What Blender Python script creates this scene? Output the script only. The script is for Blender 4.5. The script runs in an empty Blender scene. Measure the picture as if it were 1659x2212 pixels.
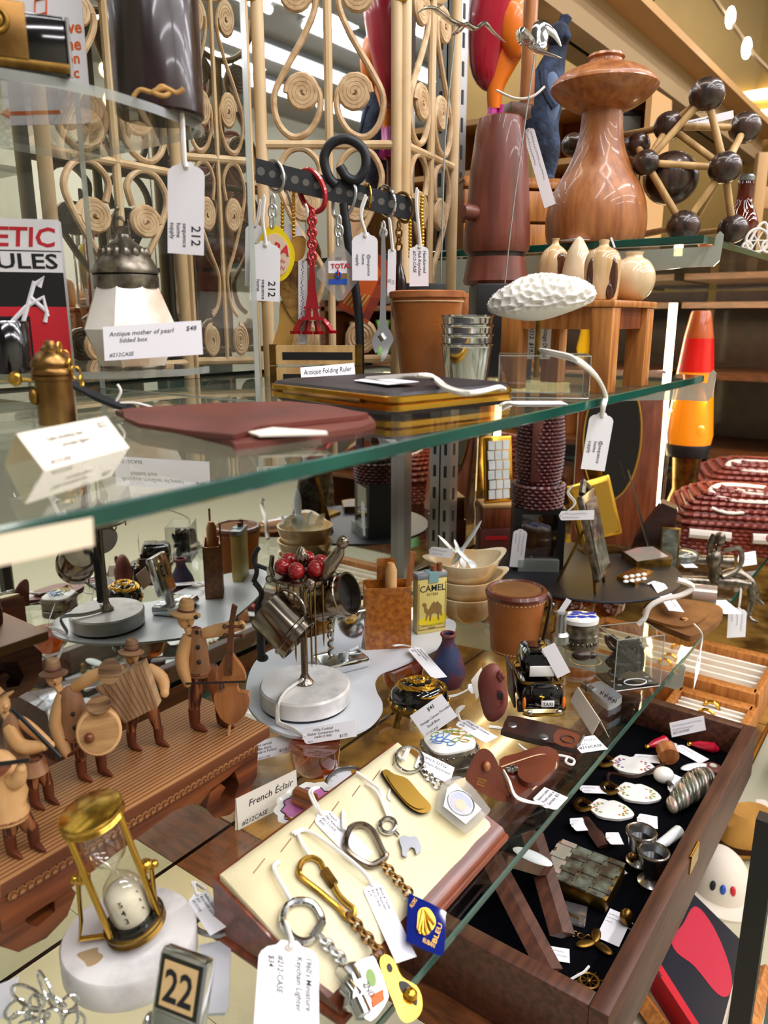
import bpy, math, random
from mathutils import Vector as V, Matrix as Mx
random.seed(7)
sc = bpy.context.scene
COL = sc.collection
# ------------------------------------------------------------------ camera (photo 1659 x 2212)
W, H, FPX = 1659.0, 2212.0, 1650.0
HL = 0.30                       # camera height over the lower glass shelf
AX = V((0.59512629, -0.19735247, 0.77902291))     # world X,Y,Z seen in camera axes (right, down, forward)
AY = V((-0.80363219, -0.14614851, 0.576902))
AU = V((0.0, -0.96937744, -0.24557562))
CAM = V((0, 0, HL))
cd = bpy.data.cameras.new('camera'); co = bpy.data.objects.new('camera', cd); COL.objects.link(co)
cd.sensor_fit = 'VERTICAL'; cd.sensor_height = 36.0; cd.lens = FPX / H * 36.0
cd.clip_start = 0.005; cd.clip_end = 50
R_ = V((AX[0], AY[0], AU[0])); D_ = V((AX[1], AY[1], AU[1])); F_ = V((AX[2], AY[2], AU[2]))
co.matrix_world = Mx((( R_[0], -D_[0], -F_[0], 0), (R_[1], -D_[1], -F_[1], 0), (R_[2], -D_[2], -F_[2], HL), (0, 0, 0, 1)))
cd.dof.use_dof = True; cd.dof.focus_distance = 0.55; cd.dof.aperture_fstop = cd.lens / 2.2
sc.camera = co
# ------------------------------------------------------------------ world, exposure, lights
sc.view_settings.view_transform = 'Standard'; sc.view_settings.look = 'None'
sc.view_settings.gamma = 1.0; sc.view_settings.use_curve_mapping = False
sc.view_settings.exposure = -0.38
wd = bpy.data.worlds.new('world'); sc.world = wd; wd.use_nodes = True
wd.node_tree.nodes['Background'].inputs[0].default_value = (1.0, 0.92, 0.86, 1)
wd.node_tree.nodes['Background'].inputs[1].default_value = 0.4
sc.cycles.max_bounces = 10; sc.cycles.transparent_max_bounces = 24; sc.cycles.glossy_bounces = 5
sc.cycles.diffuse_bounces = 3; sc.cycles.transmission_bounces = 6
sc.cycles.caustics_reflective = False; sc.cycles.caustics_refractive = False
sc.cycles.sample_clamp_indirect = 4.0; sc.cycles.blur_glossy = 0.5
sc.cycles.use_denoising = True
def area(name, loc, tgt, sx, sy, power, col):
    l = bpy.data.lights.new(name, 'AREA'); l.shape = 'RECTANGLE'; l.size = sx; l.size_y = sy
    l.energy = power; l.color = col
    o = bpy.data.objects.new(name, l); COL.objects.link(o); o.location = loc
    o.rotation_euler = (V(tgt) - V(loc)).to_track_quat('-Z', 'X').to_euler()
    return o
CEIL = 1.75
# rows of fluorescent tubes on the shop ceiling, running along the display case
for k, (ly, pw) in enumerate(((-0.35, 15), (-1.05, 20), (-1.75, 18), (-2.6, 20))):
    for j in range(3):
        area('fluorescent_light', (-0.55 + j * 1.45 + 0.2 * k, ly, CEIL - 0.04), (-0.55 + j * 1.45 + 0.2 * k, ly, 0), 1.25, 0.1, pw, (1.0, 0.965, 0.995))
area('case_top_light', (0.45, 0.20, 1.05), (0.45, 0.32, 0.0), 1.0, 0.05, 4, (1.0, 0.95, 0.86))

# ------------------------------------------------------------------ pixel -> place
def ray(u, v):
    r = V((u - W / 2, v - H / 2, FPX))
    return V((r.dot(AX), r.dot(AY), r.dot(AU)))
def on(u, v, z=0.0):            # point of a level surface at height z
    r = ray(u, v); return CAM + r * ((z - HL) / r.z)
def onY(u, v, y):               # point of a wall parallel to the shelf front
    r = ray(u, v); return CAM + r * (y / r.y)
def onX(u, v, x):
    r = ray(u, v); return CAM + r * (x / r.x)
FH = V((F_.x, F_.y, 0)).normalized(); RH = V((R_.x, R_.y, 0)).normalized()
FACE = math.atan2(RH.y, RH.x)
def vp(u, v, Q, yaw=0.0, lean=0.0):    # point of an upright plane through Q (turned by yaw degrees from facing the viewer)
    n = Mx.Rotation(math.radians(yaw), 3, 'Z') @ FH
    if lean: n = (n + V((0, 0, math.tan(math.radians(lean))))).normalized()
    r = ray(u, v); return CAM + r * ((Q - CAM).dot(n) / r.dot(n))
def proj(P):
    d = P - CAM; c = AX * d.x + AY * d.y + AU * d.z
    return W / 2 + FPX * c.x / c.z, H / 2 + FPX * c.y / c.z, c.z
def dep(P): return proj(P)[2]
def kz(v): return 1.0 / (0.969 - 0.149 * (v - 1106) / 1000.0)

# ------------------------------------------------------------------ materials
def lin(h):
    if not isinstance(h, str): return tuple(h) + (1,)
    h = h.lstrip('#'); c = [int(h[i:i + 2], 16) / 255 for i in (0, 2, 4)]
    return tuple(x / 12.92 if x <= .04045 else ((x + .055) / 1.055) ** 2.4 for x in c) + (1,)
MT = {}
def base(name):
    m = bpy.data.materials.new(name); m.use_nodes = True; MT[name] = m
    nt = m.node_tree; return m, nt, nt.nodes['Principled BSDF']
def ramp(nt, src, stops):
    r = nt.nodes.new('ShaderNodeValToRGB'); e = r.color_ramp.elements
    while len(e) < len(stops): e.new(0.5)
    for i, (p, c) in enumerate(stops): e[i].position = p; e[i].color = lin(c)
    nt.links.new(src, r.inputs[0]); return r.outputs[0]
def coords(nt, sx=1, sy=1, sz=1, rot=(0, 0, 0)):
    t = nt.nodes.new('ShaderNodeTexCoord'); m = nt.nodes.new('ShaderNodeMapping')
    m.inputs['Scale'].default_value = (sx, sy, sz); m.inputs['Rotation'].default_value = rot
    nt.links.new(t.outputs['Object'], m.inputs[0]); return m.outputs[0]
def mat(name, c, rough=.5, metal=0., c2=None, ns=60., spec=.5, bump=0., bs=200., emit=0., coat=0., sub=0., lo=.4, hi=.65, aniso=None, trans=0.):
    m, nt, b = base(name)
    b.inputs['Base Color'].default_value = lin(c); b.inputs['Roughness'].default_value = rough
    b.inputs['Metallic'].default_value = metal; b.inputs['Specular IOR Level'].default_value = spec
    b.inputs['Coat Weight'].default_value = coat; b.inputs['Coat Roughness'].default_value = .06
    if trans: b.inputs['Transmission Weight'].default_value = trans
    if sub: b.inputs['Subsurface Weight'].default_value = sub; b.inputs['Subsurface Scale'].default_value = .004; b.inputs['Subsurface Radius'].default_value = (1, .7, .45)
    if emit: b.inputs['Emission Color'].default_value = lin(c); b.inputs['Emission Strength'].default_value = emit
    if c2 or bump:
        co_ = coords(nt, *(aniso or (1, 1, 1)))
    if c2:
        n = nt.nodes.new('ShaderNodeTexNoise'); n.inputs['Scale'].default_value = ns; n.inputs['Detail'].default_value = 5
        nt.links.new(co_, n.inputs['Vector'])
        nt.links.new(ramp(nt, n.outputs[0], ((lo, c), (hi, c2))), b.inputs['Base Color'])
    if bump:
        n2 = nt.nodes.new('ShaderNodeTexNoise'); n2.inputs['Scale'].default_value = bs; n2.inputs['Detail'].default_value = 4
        nt.links.new(co_, n2.inputs['Vector'])
        bp = nt.nodes.new('ShaderNodeBump'); bp.inputs['Strength'].default_value = bump; bp.inputs['Distance'].default_value = .001
        nt.links.new(n2.outputs[0], bp.inputs['Height']); nt.links.new(bp.outputs[0], b.inputs['Normal'])
    return m
def wood(name, c1, c2, rough=.4, sc=(300, 300, 20), detail=4, coat=0., lo=.35, hi=.65, rot=(0, 0, 0), rings=0., bands='Y'):
    m, nt, b = base(name); cv = coords(nt, *sc, rot=rot)
    if rings:
        n = nt.nodes.new('ShaderNodeTexWave'); n.inputs['Scale'].default_value = rings; n.inputs['Distortion'].default_value = 3.0
        n.inputs['Detail'].default_value = 2; n.inputs['Detail Scale'].default_value = .6; n.bands_direction = bands
        fac = n.outputs['Fac']
    else:
        n = nt.nodes.new('ShaderNodeTexNoise'); n.inputs['Scale'].default_value = 1; n.inputs['Detail'].default_value = detail
        n.inputs['Distortion'].default_value = .3; fac = n.outputs[0]
    nt.links.new(cv, n.inputs['Vector'])
    nt.links.new(ramp(nt, fac, ((lo, c1), (hi, c2))), b.inputs['Base Color'])
    b.inputs['Roughness'].default_value = rough; b.inputs['Coat Weight'].default_value = coat
    return m
def glass(name, tint='#ffffff', refl=.04, rough=.01, gcol='#ffffff', power=5.0, body=None, bodyfac=0.):
    m = bpy.data.materials.new(name); m.use_nodes = True; MT[name] = m; nt = m.node_tree; nt.nodes.clear()
    out = nt.nodes.new('ShaderNodeOutputMaterial'); mix = nt.nodes.new('ShaderNodeMixShader')
    tr = nt.nodes.new('ShaderNodeBsdfTransparent'); tr.inputs[0].default_value = lin(tint)
    gl = nt.nodes.new('ShaderNodeBsdfGlossy'); gl.inputs['Roughness'].default_value = rough; gl.inputs[0].default_value = lin(gcol)
    lw = nt.nodes.new('ShaderNodeLayerWeight'); lw.inputs[0].default_value = .5
    pw = nt.nodes.new('ShaderNodeMath'); pw.operation = 'POWER'; pw.inputs[1].default_value = power
    ma = nt.nodes.new('ShaderNodeMath'); ma.operation = 'MULTIPLY_ADD'; ma.inputs[1].default_value = 1 - refl; ma.inputs[2].default_value = refl
    nt.links.new(lw.outputs['Facing'], pw.inputs[0]); nt.links.new(pw.outputs[0], ma.inputs[0]); nt.links.new(ma.outputs[0], mix.inputs[0])
    src = tr.outputs[0]
    if body:
        df = nt.nodes.new('ShaderNodeBsdfDiffuse'); df.inputs[0].default_value = lin(body)
        tl = nt.nodes.new('ShaderNodeBsdfTranslucent'); tl.inputs[0].default_value = lin(body)
        ad = nt.nodes.new('ShaderNodeMixShader'); ad.inputs[0].default_value = .5
        nt.links.new(df.outputs[0], ad.inputs[1]); nt.links.new(tl.outputs[0], ad.inputs[2])
        m2 = nt.nodes.new('ShaderNodeMixShader'); m2.inputs[0].default_value = bodyfac
        nt.links.new(tr.outputs[0], m2.inputs[1]); nt.links.new(ad.outputs[0], m2.inputs[2]); src = m2.outputs[0]
    nt.links.new(src, mix.inputs[1]); nt.links.new(gl.outputs[0], mix.inputs[2]); nt.links.new(mix.outputs[0], out.inputs[0])
    return m
M = MT
glass('shelf_glass', '#f8fbfa', .045); glass('acrylic', '#f6f7f5', .06); glass('clear_glass', '#fbfbfb', .07, power=3.5)
glass('acrylic_edge', '#e6ece6', .10, .15, body='#cfd6d0', bodyfac=.55)
glass('amber_glass', '#d98a35', .08, power=3., body='#b8641a', bodyfac=.25)
glass('acrylic_milky', '#f4f4f2', .06, .05, body='#f0f0ee', bodyfac=.28)
glass('acrylic_orange', '#ffb070', .06, .05, body='#d9541c', bodyfac=.45)
glass('acrylic_blue', '#3050d0', .07, .03, body='#1230a0', bodyfac=.7)
glass('plastic_bag', '#f4f4f6', .12, .1, power=2., body='#c8ccd4', bodyfac=.15)
glass('bottle_brown', '#8a3408', .06, power=4., body='#8a3408', bodyfac=.5)
mat('glass_edge', '#083f35', .12, c2='#12584a', ns=12, coat=.5); mat('glass_edge_pale', '#58776a', .15, c2='#8fa898', ns=8, coat=.5)
mat('mirror', '#e3e6e0', .015, 1.0); mat('dark_mirror', '#4c4842', .03, 1.0); mat('tube_glow', '#f6f4ff', .5, emit=20.); mat('warm_glow', '#ffd79a', .5, emit=18.)
mat('chrome', '#d4d6d8', .12, 1.0); mat('chrome_soft', '#b9bcbd', .28, 1.0); mat('steel', '#9a9c9e', .3, 1.0)
mat('dark_silver', '#8c8074', .2, 1.0); mat('antique_silver', '#8d8578', .32, 1.0, c2='#5a5348', ns=150)
mat('gold', '#d8a83e', .2, 1.0); mat('gilt', '#b8923a', .3, .75, coat=.4); mat('silver_matte', '#a6aab0', .32, .75); mat('visor_tint', '#b4bccf', .2, c2='#d8c8c8', ns=120, coat=.6); mat('brass', '#c49a42', .22, 1.0); mat('bronze', '#7a5a32', .3, 1.0, c2='#a3814e', ns=60)
mat('old_brass', '#8a6a30', .35, 1.0, c2='#5c4420', ns=90)
mat('black_iron', '#26282c', .45, .4, bump=.2); mat('black', '#0c0c0e', .45); mat('black_gloss', '#08080a', .08, coat=.6); mat('velvet', '#05060a', .95, spec=.05, bump=.4, bs=900)
mat('card', '#f1f0f4', .75); mat('card_cream', '#efe6d6', .75); mat('card_back', '#e9d8bd', .8)
mat('ink', '#14161f', .8); mat('print_ink', '#17181c', .8); mat('faded_ink', '#8b8a92', .8)
mat('string', '#eeeae2', .9); mat('twine', '#c79a5a', .9); mat('eyelet', '#c9bdb0', .6)
mat('red_bead', '#b0101c', .12, coat=.7); mat('red_metal', '#a30d18', .22, .25, coat=.5)
mat('marble', '#ebe8e4', .22, c2='#a8a6a6', ns=38, lo=.5, hi=.76, coat=.2)
mat('marble_stained', '#eae5e2', .25, c2='#a9a4a3', ns=40, lo=.5, hi=.78)
mat('tray_white', '#d9dde2', .35, coat=.2); mat('black_tray', '#10131c', .5, spec=.4)
wood('rattan', '#c9a878', '#e0c49a', .5, (60, 60, 14)); wood('rattan_coil', '#b8946a', '#d8ba90', .5, (120, 120, 120))
wood('pine', '#6a381a', '#b4804f', .5, (.4, 8, 8), rings=14, lo=.04, hi=.42); wood('pine_side', '#4e220e', '#8a4a22', .45, (10, 10, 120))
wood('light_wood', '#d39c60', '#e6b680', .5, (80, 80, 20)); wood('vest_wood', '#8a5c3c', '#a87a56', .55, (150, 150, 30))
wood('leg_wood', '#4a1c0c', '#a0623a', .5, (420, 420, 14), lo=.44, hi=.54); wood('boot_wood', '#55240f', '#723416', .5, (100, 100, 30))
wood('hat_wood', '#6a4630', '#9a7450', .55, (40, 40, 500)); wood('hat_tan', '#a87c4c', '#c89c66', .55, (40, 40, 300)); wood('walnut', '#43240f', '#6a3d1e', .4, (250, 40, 250))
wood('stripe_wood', '#a88560', '#caa983', .5, (320, 20, 20)); wood('zebra', '#4a2c18', '#a88058', .45, (20, 20, 320))
wood('burl', '#8e4a14', '#c0742a', .28, (220, 220, 220), detail=8, coat=.4); wood('teak', '#8c5028', '#b47440', .38, (160, 160, 18), coat=.25)
wood('teak_dark', '#6a3016', '#8a4828', .35, (160, 160, 18), coat=.2); wood('redwood', '#5c2a1e', '#7c4030', .38, (150, 150, 14), coat=.15)
wood('box_wood', '#381c12', '#573122', .45, (16, 200, 200)); wood('oak', '#9a5a26', '#c4823e', .42, (250, 250, 24)); wood('ebony', '#1e1512', '#4a3228', .3, (180, 180, 60), coat=.35)
wood('dowel', '#b08a54', '#d0aa70', .5, (120, 120, 20)); wood('vase_wood', '#e0c294', '#c89f6a', .18, (140, 140, 18), coat=.6); wood('vase_dark', '#3a1c0c', '#5c3218', .18, (140, 140, 18), coat=.6)
wood('vase_pale', '#ead6b4', '#d6b98c', .15, (60, 60, 30), coat=.6); wood('block_wood', '#5a2a14', '#843f20', .3, (20, 160, 160), coat=.3); wood('cherry', '#7a3a22', '#9a5236', .35, (20, 180, 180), coat=.3)
mat('leather_tan', '#a8622a', .42, c2='#8f4f20', ns=30, bump=.25, bs=700); mat('leather_brown', '#5c2614', .36, c2='#74351f', ns=25, bump=.2, bs=600, coat=.15)
mat('leather_red', '#552219', .5, c2='#6e3226', ns=20, bump=.15, bs=500); mat('leather_dark', '#26130f', .35, c2='#3a1e14', ns=40, bump=.25, bs=600, coat=.1)
mat('leather_edge', '#b06a34', .6, c2='#8a4a20', ns=80); mat('stitch', '#d6b48a', .8); mat('suede', '#6e4418', .9, c2='#8a5c26', ns=30); mat('black_leather', '#1e1a22', .38, bump=.5, bs=1500)
mat('cream_cloth', '#eadfba', .85, c2='#e0d3a8', ns=14, bump=.25, bs=900); mat('black_cloth', '#13141c', .9, bump=.4, bs=900); mat('tan_cloth', '#b58438', .85, c2='#9c6c28', ns=20); mat('cap_white', '#d6ccba', .85)
mat('pearl', '#f4ede2', .16, .0, c2='#e0b488', ns=34, coat=.8, lo=.45, hi=.7); mat('pearl_white', '#eef0ee', .18, c2='#d6dfe2', ns=60, coat=.8); mat('onyx', '#efdcb6', .2, c2='#d6a868', ns=20, sub=.15, coat=.8)
mat('abalone', '#4a4034', .22, .35, c2='#7c8474', ns=80, coat=.6); mat('abalone_light', '#a8a698', .2, .3, c2='#c9a59a', ns=50, coat=.6)
mat('porcelain', '#efeee8', .12, coat=.6); mat('cobalt', '#1a3aa8', .15, coat=.6); mat('pink_glaze', '#c774b4', .15, coat=.6); mat('chocolate', '#7a4218', .18, coat=.6); mat('pastry', '#b0662c', .3); mat('blue_print', '#5a86c4', .3); mat('green_print', '#7a9a4a', .3); mat('rose_print', '#d08a7a', .3); mat('violet_print', '#6a5a9c', .3); mat('gold_print', '#c79a3a', .3, .6)
mat('clay_red', '#6e3028', .55, c2='#84443a', ns=40); mat('clay_blue', '#232e54', .65, c2='#5c2a2c', ns=48, lo=.44, hi=.56)
mat('coral', '#f2efe6', .7, sub=.15); mat('plaster', '#e9e2d8', .6); mat('yellow_plastic', '#e6cc10', .3, coat=.3); mat('paper_tan', '#d8bfa6', .6); mat('bark', '#5a3a18', .8, c2='#a8803c', ns=90, bump=1., bs=300, lo=.35, hi=.7); mat('horn', '#a87a2e', .4, c2='#c89a4a', ns=40)
mat('red_print', '#c8202c', .5); mat('orange_print', '#e0641e', .5); mat('blue_flat', '#1f4fb0', .5); mat('brown_print', '#8a6a34', .6); mat('pack_yellow', '#dcc978', .4); mat('pack_blue', '#7ea4a8', .5); mat('pack_grey', '#9aa0a8', .3, .5); mat('filter_brown', '#8a4a26', .7)
mat('wicker_red', '#7c2c1e', .45, c2='#94402c', ns=60); mat('wicker_purple', '#4a1c1c', .4, c2='#642a26', ns=60); mat('yarn_white', '#e6dcd0', .9); mat('yarn_pink', '#d05a7c', .9)
mat('doll_red', '#b0102c', .25, coat=.5); mat('doll_orange', '#f07a18', .35, coat=.3); mat('doll_pink', '#b8308c', .35, coat=.3); mat('doll_yellow', '#f0c010', .3); mat('bear_fur', '#1c2434', .9, c2='#3a4a66', ns=60, bump=1., bs=250); mat('bear_belly', '#5a6c8a', .8)
mat('sage_wall', '#c4c0ac', .8); mat('case_base', '#b6b2a0', .5, c2='#a4a08c', ns=3); mat('wall_beige', '#b79b72', .7); mat('ceiling_grey', '#8a8680', .9); mat('floor_grey', '#b3ae94', .6); mat('plywood', '#c79a62', .6); mat('gold_panel', '#96783f', .28, .35, c2='#b08c4a', ns=3)
mat('amber_gleam_deck', '#4a3214', .16, c2='#9a7638', ns=16, lo=.4, hi=.62, coat=.6); mat('brown_gloss', '#1a0908', .25, coat=.3, c2='#261010', ns=20); mat('grey_paint', '#5a5850', .6); mat('magenta', '#d02070', .6); mat('mint', '#8ad08a', .5)  # amber deck: golden gleams of warm light painted as mottled colour
mat('led', '#ffe6b0', .5, emit=16.); mat('bulb', '#fff8ee', .5, emit=18.); mat('lava_red', '#e01810', .2, emit=.35, coat=.5); mat('lava_orange', '#f58a10', .2, emit=.7, coat=.5); mat('lava_top', '#c85a20', .3, emit=.12, coat=.4)
mat('sand_white', '#efe6c8', .7); mat('paper_amber', '#e8c48a', .7); mat('grey_plate', '#c9cbd0', .45); mat('felt_red', '#c81e2c', .8); mat('face_red', '#c22a40', .6); mat('book_cover', '#1c1e28', .45)

# ------------------------------------------------------------------ mesh building
def rot(rx=0, ry=0, rz=0):
    return (Mx.Rotation(math.radians(rz), 4, 'Z') @ Mx.Rotation(math.radians(ry), 4, 'Y') @ Mx.Rotation(math.radians(rx), 4, 'X'))
def tr(x=0, y=0, z=0): return Mx.Translation((x, y, z))
TXT = {}
def text_mesh(s, bold=0., shear=0.):
    key = (s, bold, shear)
    if key not in TXT:
        c = bpy.data.curves.new('t', 'FONT'); c.body = s; c.size = 1; c.resolution_u = 2; c.offset = bold; c.shear = shear
        o = bpy.data.objects.new('t', c); me = bpy.data.meshes.new_from_object(o)
        TXT[key] = ([tuple(v.co) for v in me.vertices], [tuple(p.vertices) for p in me.polygons])
        bpy.data.objects.remove(o); bpy.data.meshes.remove(me); bpy.data.curves.remove(c)
    return TXT[key]
class MB:
    def __init__(s): s.v = []; s.f = []
    def add(s, vs, fs, m=None):
        n = len(s.v)
        s.v += [(m @ V(p)) if m else V(p) for p in vs]
        s.f += [tuple(i + n for i in f) for f in fs]; return s
    def box(s, x, y, z, sx, sy, sz, m=None, bev=0):     # z = bottom
        a, b = sx / 2, sy / 2
        if not bev:
            vs = [(x + i * a, y + j * b, z + k * sz) for k in (0, 1) for i, j in ((-1, -1), (1, -1), (1, 1), (-1, 1))]
            return s.add(vs, [(3, 2, 1, 0), (4, 5, 6, 7), (0, 1, 5, 4), (1, 2, 6, 5), (2, 3, 7, 6), (3, 0, 4, 7)], m)
        bev = min(bev, a * .95, b * .95, sz * .48)
        def ring(d, zz):
            o = []
            for (i, j), a0 in (((1, 1), 0), ((-1, 1), 90), ((-1, -1), 180), ((1, -1), 270)):
                for q in (0, 45, 90):
                    t = math.radians(a0 + q); o.append((x + i * (a - bev) + (bev - d) * math.cos(t), y + j * (b - bev) + (bev - d) * math.sin(t), zz))
            return o
        rs = [ring(bev, z), ring(bev * .3, z + bev * .3), ring(0, z + bev), ring(0, z + sz - bev), ring(bev * .3, z + sz - bev * .3), ring(bev, z + sz)]
        vs = [p for r in rs for p in r]; n = 12
        fs = [tuple(range(n - 1, -1, -1)), tuple(range(5 * n, 6 * n))]
        for k in range(5):
            for i in range(n): j = (i + 1) % n; fs.append((k * n + i, k * n + j, (k + 1) * n + j, (k + 1) * n + i))
        return s.add(vs, fs, m)
    def lathe(s, prof, n=28, m=None, x=0, y=0, sx=1, sy=1):
        vs = []; fs = []; rings = []
        for r, z in prof:
            if r <= 1e-6: rings.append([len(vs)]); vs.append((x, y, z))
            else:
                rings.append(list(range(len(vs), len(vs) + n)))
                vs += [(x + r * sx * math.cos(2 * math.pi * i / n), y + r * sy * math.sin(2 * math.pi * i / n), z) for i in range(n)]
        for a, b in zip(rings, rings[1:]):
            for i in range(n):
                j = (i + 1) % n
                if len(a) == 1 and len(b) == 1: continue
                if len(a) == 1: fs.append((a[0], b[j], b[i]))
                elif len(b) == 1: fs.append((a[i], a[j], b[0]))
                else: fs.append((a[i], a[j], b[j], b[i]))
        return s.add(vs, fs, m)
    def ell(s, x, y, z, rx, ry=None, rz=None, n=18, k=10, m=None):
        ry = ry or rx; rz = rz or rx
        prof = [(math.sin(math.pi * i / k), -math.cos(math.pi * i / k)) for i in range(k + 1)]; prof[0] = (0, -1); prof[-1] = (0, 1)
        b = MB().lathe(prof, n)
        return s.add([(x + p.x * rx, y + p.y * ry, z + p.z * rz) for p in b.v], b.f, m)
    def tube(s, pts, r, n=8, closed=False, m=None, flat=1.0):
        pts = [V(p) for p in pts]; L = len(pts); rr = r if isinstance(r, (list, tuple)) else [r] * L
        vs = []; prev = None
        for i, p in enumerate(pts):
            a = pts[(i - 1) % L] if (closed or i) else p; b = pts[(i + 1) % L] if (closed or i < L - 1) else p
            t = (b - a).normalized() if (b - a).length > 1e-9 else V((0, 0, 1))
            if prev is None:
                up = V((0, 0, 1)) if abs(t.z) < .9 else V((1, 0, 0)); x_ = t.cross(up).normalized()
            else:
                x_ = prev - t * prev.dot(t); x_ = x_.normalized() if x_.length > 1e-6 else t.orthogonal().normalized()
            prev = x_; y_ = t.cross(x_)
            vs += [p + (x_ * math.cos(2 * math.pi * k / n) + y_ * math.sin(2 * math.pi * k / n) * flat) * rr[i] for k in range(n)]
        fs = []
        for i in range(L if closed else L - 1):
            j = (i + 1) % L
            for k in range(n): q = (k + 1) % n; fs.append((i * n + k, i * n + q, j * n + q, j * n + k))
        if not closed: fs += [tuple(range(n - 1, -1, -1)), tuple(range((L - 1) * n, L * n))]
        return s.add(vs, fs, m)
    def ring(s, x, y, z, R, r, axis='z', n=22, k=8, m=None, a0=0, a1=360, sx=1., sy=1.):
        full = a1 - a0 >= 360; cnt = n if full else n + 1; pts = []
        for i in range(cnt):
            t = math.radians(a0 + (a1 - a0) * i / n); a, b = R * sx * math.cos(t), R * sy * math.sin(t)
            pts.append({'z': (x + a, y + b, z), 'y': (x + a, y, z + b), 'x': (x, y + a, z + b)}[axis])
        return s.tube(pts, r, k, closed=full, m=m)
    def prism(s, poly, t, plane='xz', off=0., m=None):   # polygon with thickness t centred on off
        n = len(poly); vs = []
        for d in (off - t / 2, off + t / 2):
            vs += [{'xz': (a, d, b), 'xy': (a, b, d), 'yz': (d, a, b)}[plane] for a, b in poly]
        fs = [tuple(range(n)), tuple(range(2 * n - 1, n - 1, -1))] + [(i, i + n, (i + 1) % n + n, (i + 1) % n) for i in range(n)]
        ar = sum(poly[i][0] * poly[(i + 1) % n][1] - poly[(i + 1) % n][0] * poly[i][1] for i in range(n))
        if (ar < 0) == (plane != 'xy') or plane == 'yz' and False: pass
        return s.add(vs, fs, m)
    def text(s, body, size, m=None, bold=0., shear=0., cx=False, sx=1.):
        vs, fs = text_mesh(body, bold, shear)
        if not vs: return s
        w = max(p[0] for p in vs) if cx else 0
        return s.add([((p[0] - w / 2) * size * sx, p[1] * size, p[2]) for p in vs], fs, m)
XZ = Mx(((1, 0, 0, 0), (0, 0, -1, 0), (0, 1, 0, 0), (0, 0, 0, 1)))     # text plane -> upright, read from -y
def mesh(name, mb, mt, parent=None, s=1.0, kzf=1.0, flat=False, ang=38):
    me = bpy.data.meshes.new(name)
    me.from_pydata([(p[0] * s, p[1] * s, p[2] * s * kzf) for p in mb.v], [], mb.f); me.update()
    if not flat: me.shade_smooth(); me.set_sharp_from_angle(angle=math.radians(ang))
    me.materials.append(M[mt] if isinstance(mt, str) else mt)
    o = bpy.data.objects.new(name, me); COL.objects.link(o)
    if parent: o.parent = parent
    return o
def fixn(mb):   # consistent outward normals
    import bmesh
    bm = bmesh.new(); vs = [bm.verts.new(p) for p in mb.v]
    for f in mb.f:
        try: bm.faces.new([vs[i] for i in f])
        except ValueError: pass
    bmesh.ops.recalc_face_normals(bm, faces=bm.faces); bm.verts.index_update()
    out = MB(); out.v = [v.co.copy() for v in bm.verts]; out.f = [tuple(v.index for v in f.verts) for f in bm.faces]; bm.free(); return out
def tagp(o, label, cat, group=None, kind=None):
    if label: o['label'] = label
    if cat: o['category'] = cat
    if group: o['group'] = group
    if kind: o['kind'] = kind
    return o
class T:        # a thing; its parts are drawn in photo pixels around its foot (x to the right, y away, z up)
    def __init__(s, name, label, cat, u, v, z=0.0, rz=0., rx=0., ry=0., group=None, k=None, P=None, S=None, raw=False):
        P = P or on(u, v, z); s.P = P
        s.s = S or dep(P) / FPX; s.k = k or kz(v)
        if raw: s.s = 1.0; s.k = 1.0
        s.o = bpy.data.objects.new(name, None); COL.objects.link(s.o); s.o.empty_display_size = .01
        s.o.location = P; s.o.rotation_euler = (rot(0, 0, math.degrees(FACE) + rz) @ rot(rx, ry, 0)).to_euler()
        if raw: s.o.rotation_euler = (math.radians(rx), math.radians(ry), math.radians(rz))
        tagp(s.o, label, cat, group)
    def p(s, name, mb, mt, parent=None, flat=False, label=None, fix=True, ang=38):
        o = mesh(name, fixn(mb) if fix else mb, mt, parent or s.o, s.s, s.k, flat, ang)
        if label: o['label'] = label
        return o
def B(): return MB()
def struct(name, mb, mt, parent=None, kind='structure', label=None, cat=None):
    o = mesh(name, fixn(mb), mt, parent)
    if not parent: tagp(o, label, cat, None, kind)
    return o
def smooth_path(pts, k=6):      # Catmull-Rom
    pts = [V(p) for p in pts]; o = []
    for i in range(len(pts) - 1):
        a, b, c, d = pts[max(i - 1, 0)], pts[i], pts[i + 1], pts[min(i + 2, len(pts) - 1)]
        for j in range(k):
            t = j / k; o.append(.5 * ((2 * b) + (c - a) * t + (2 * a - 5 * b + 4 * c - d) * t * t + (3 * b - a - 3 * c + d) * t ** 3))
    return o + [pts[-1]]
def smooth_poly(pts, k=5):
    n = len(pts); p3 = [V((p[0], p[1], 0)) for p in pts]; o = []
    for i in range(n):
        a, b, c, d = p3[i - 1], p3[i], p3[(i + 1) % n], p3[(i + 2) % n]
        for j in range(k):
            t = j / k; q = .5 * ((2 * b) + (c - a) * t + (2 * a - 5 * b + 4 * c - d) * t * t + (3 * b - a - 3 * c + d) * t ** 3); o.append((q.x, q.y))
    return o
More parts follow.
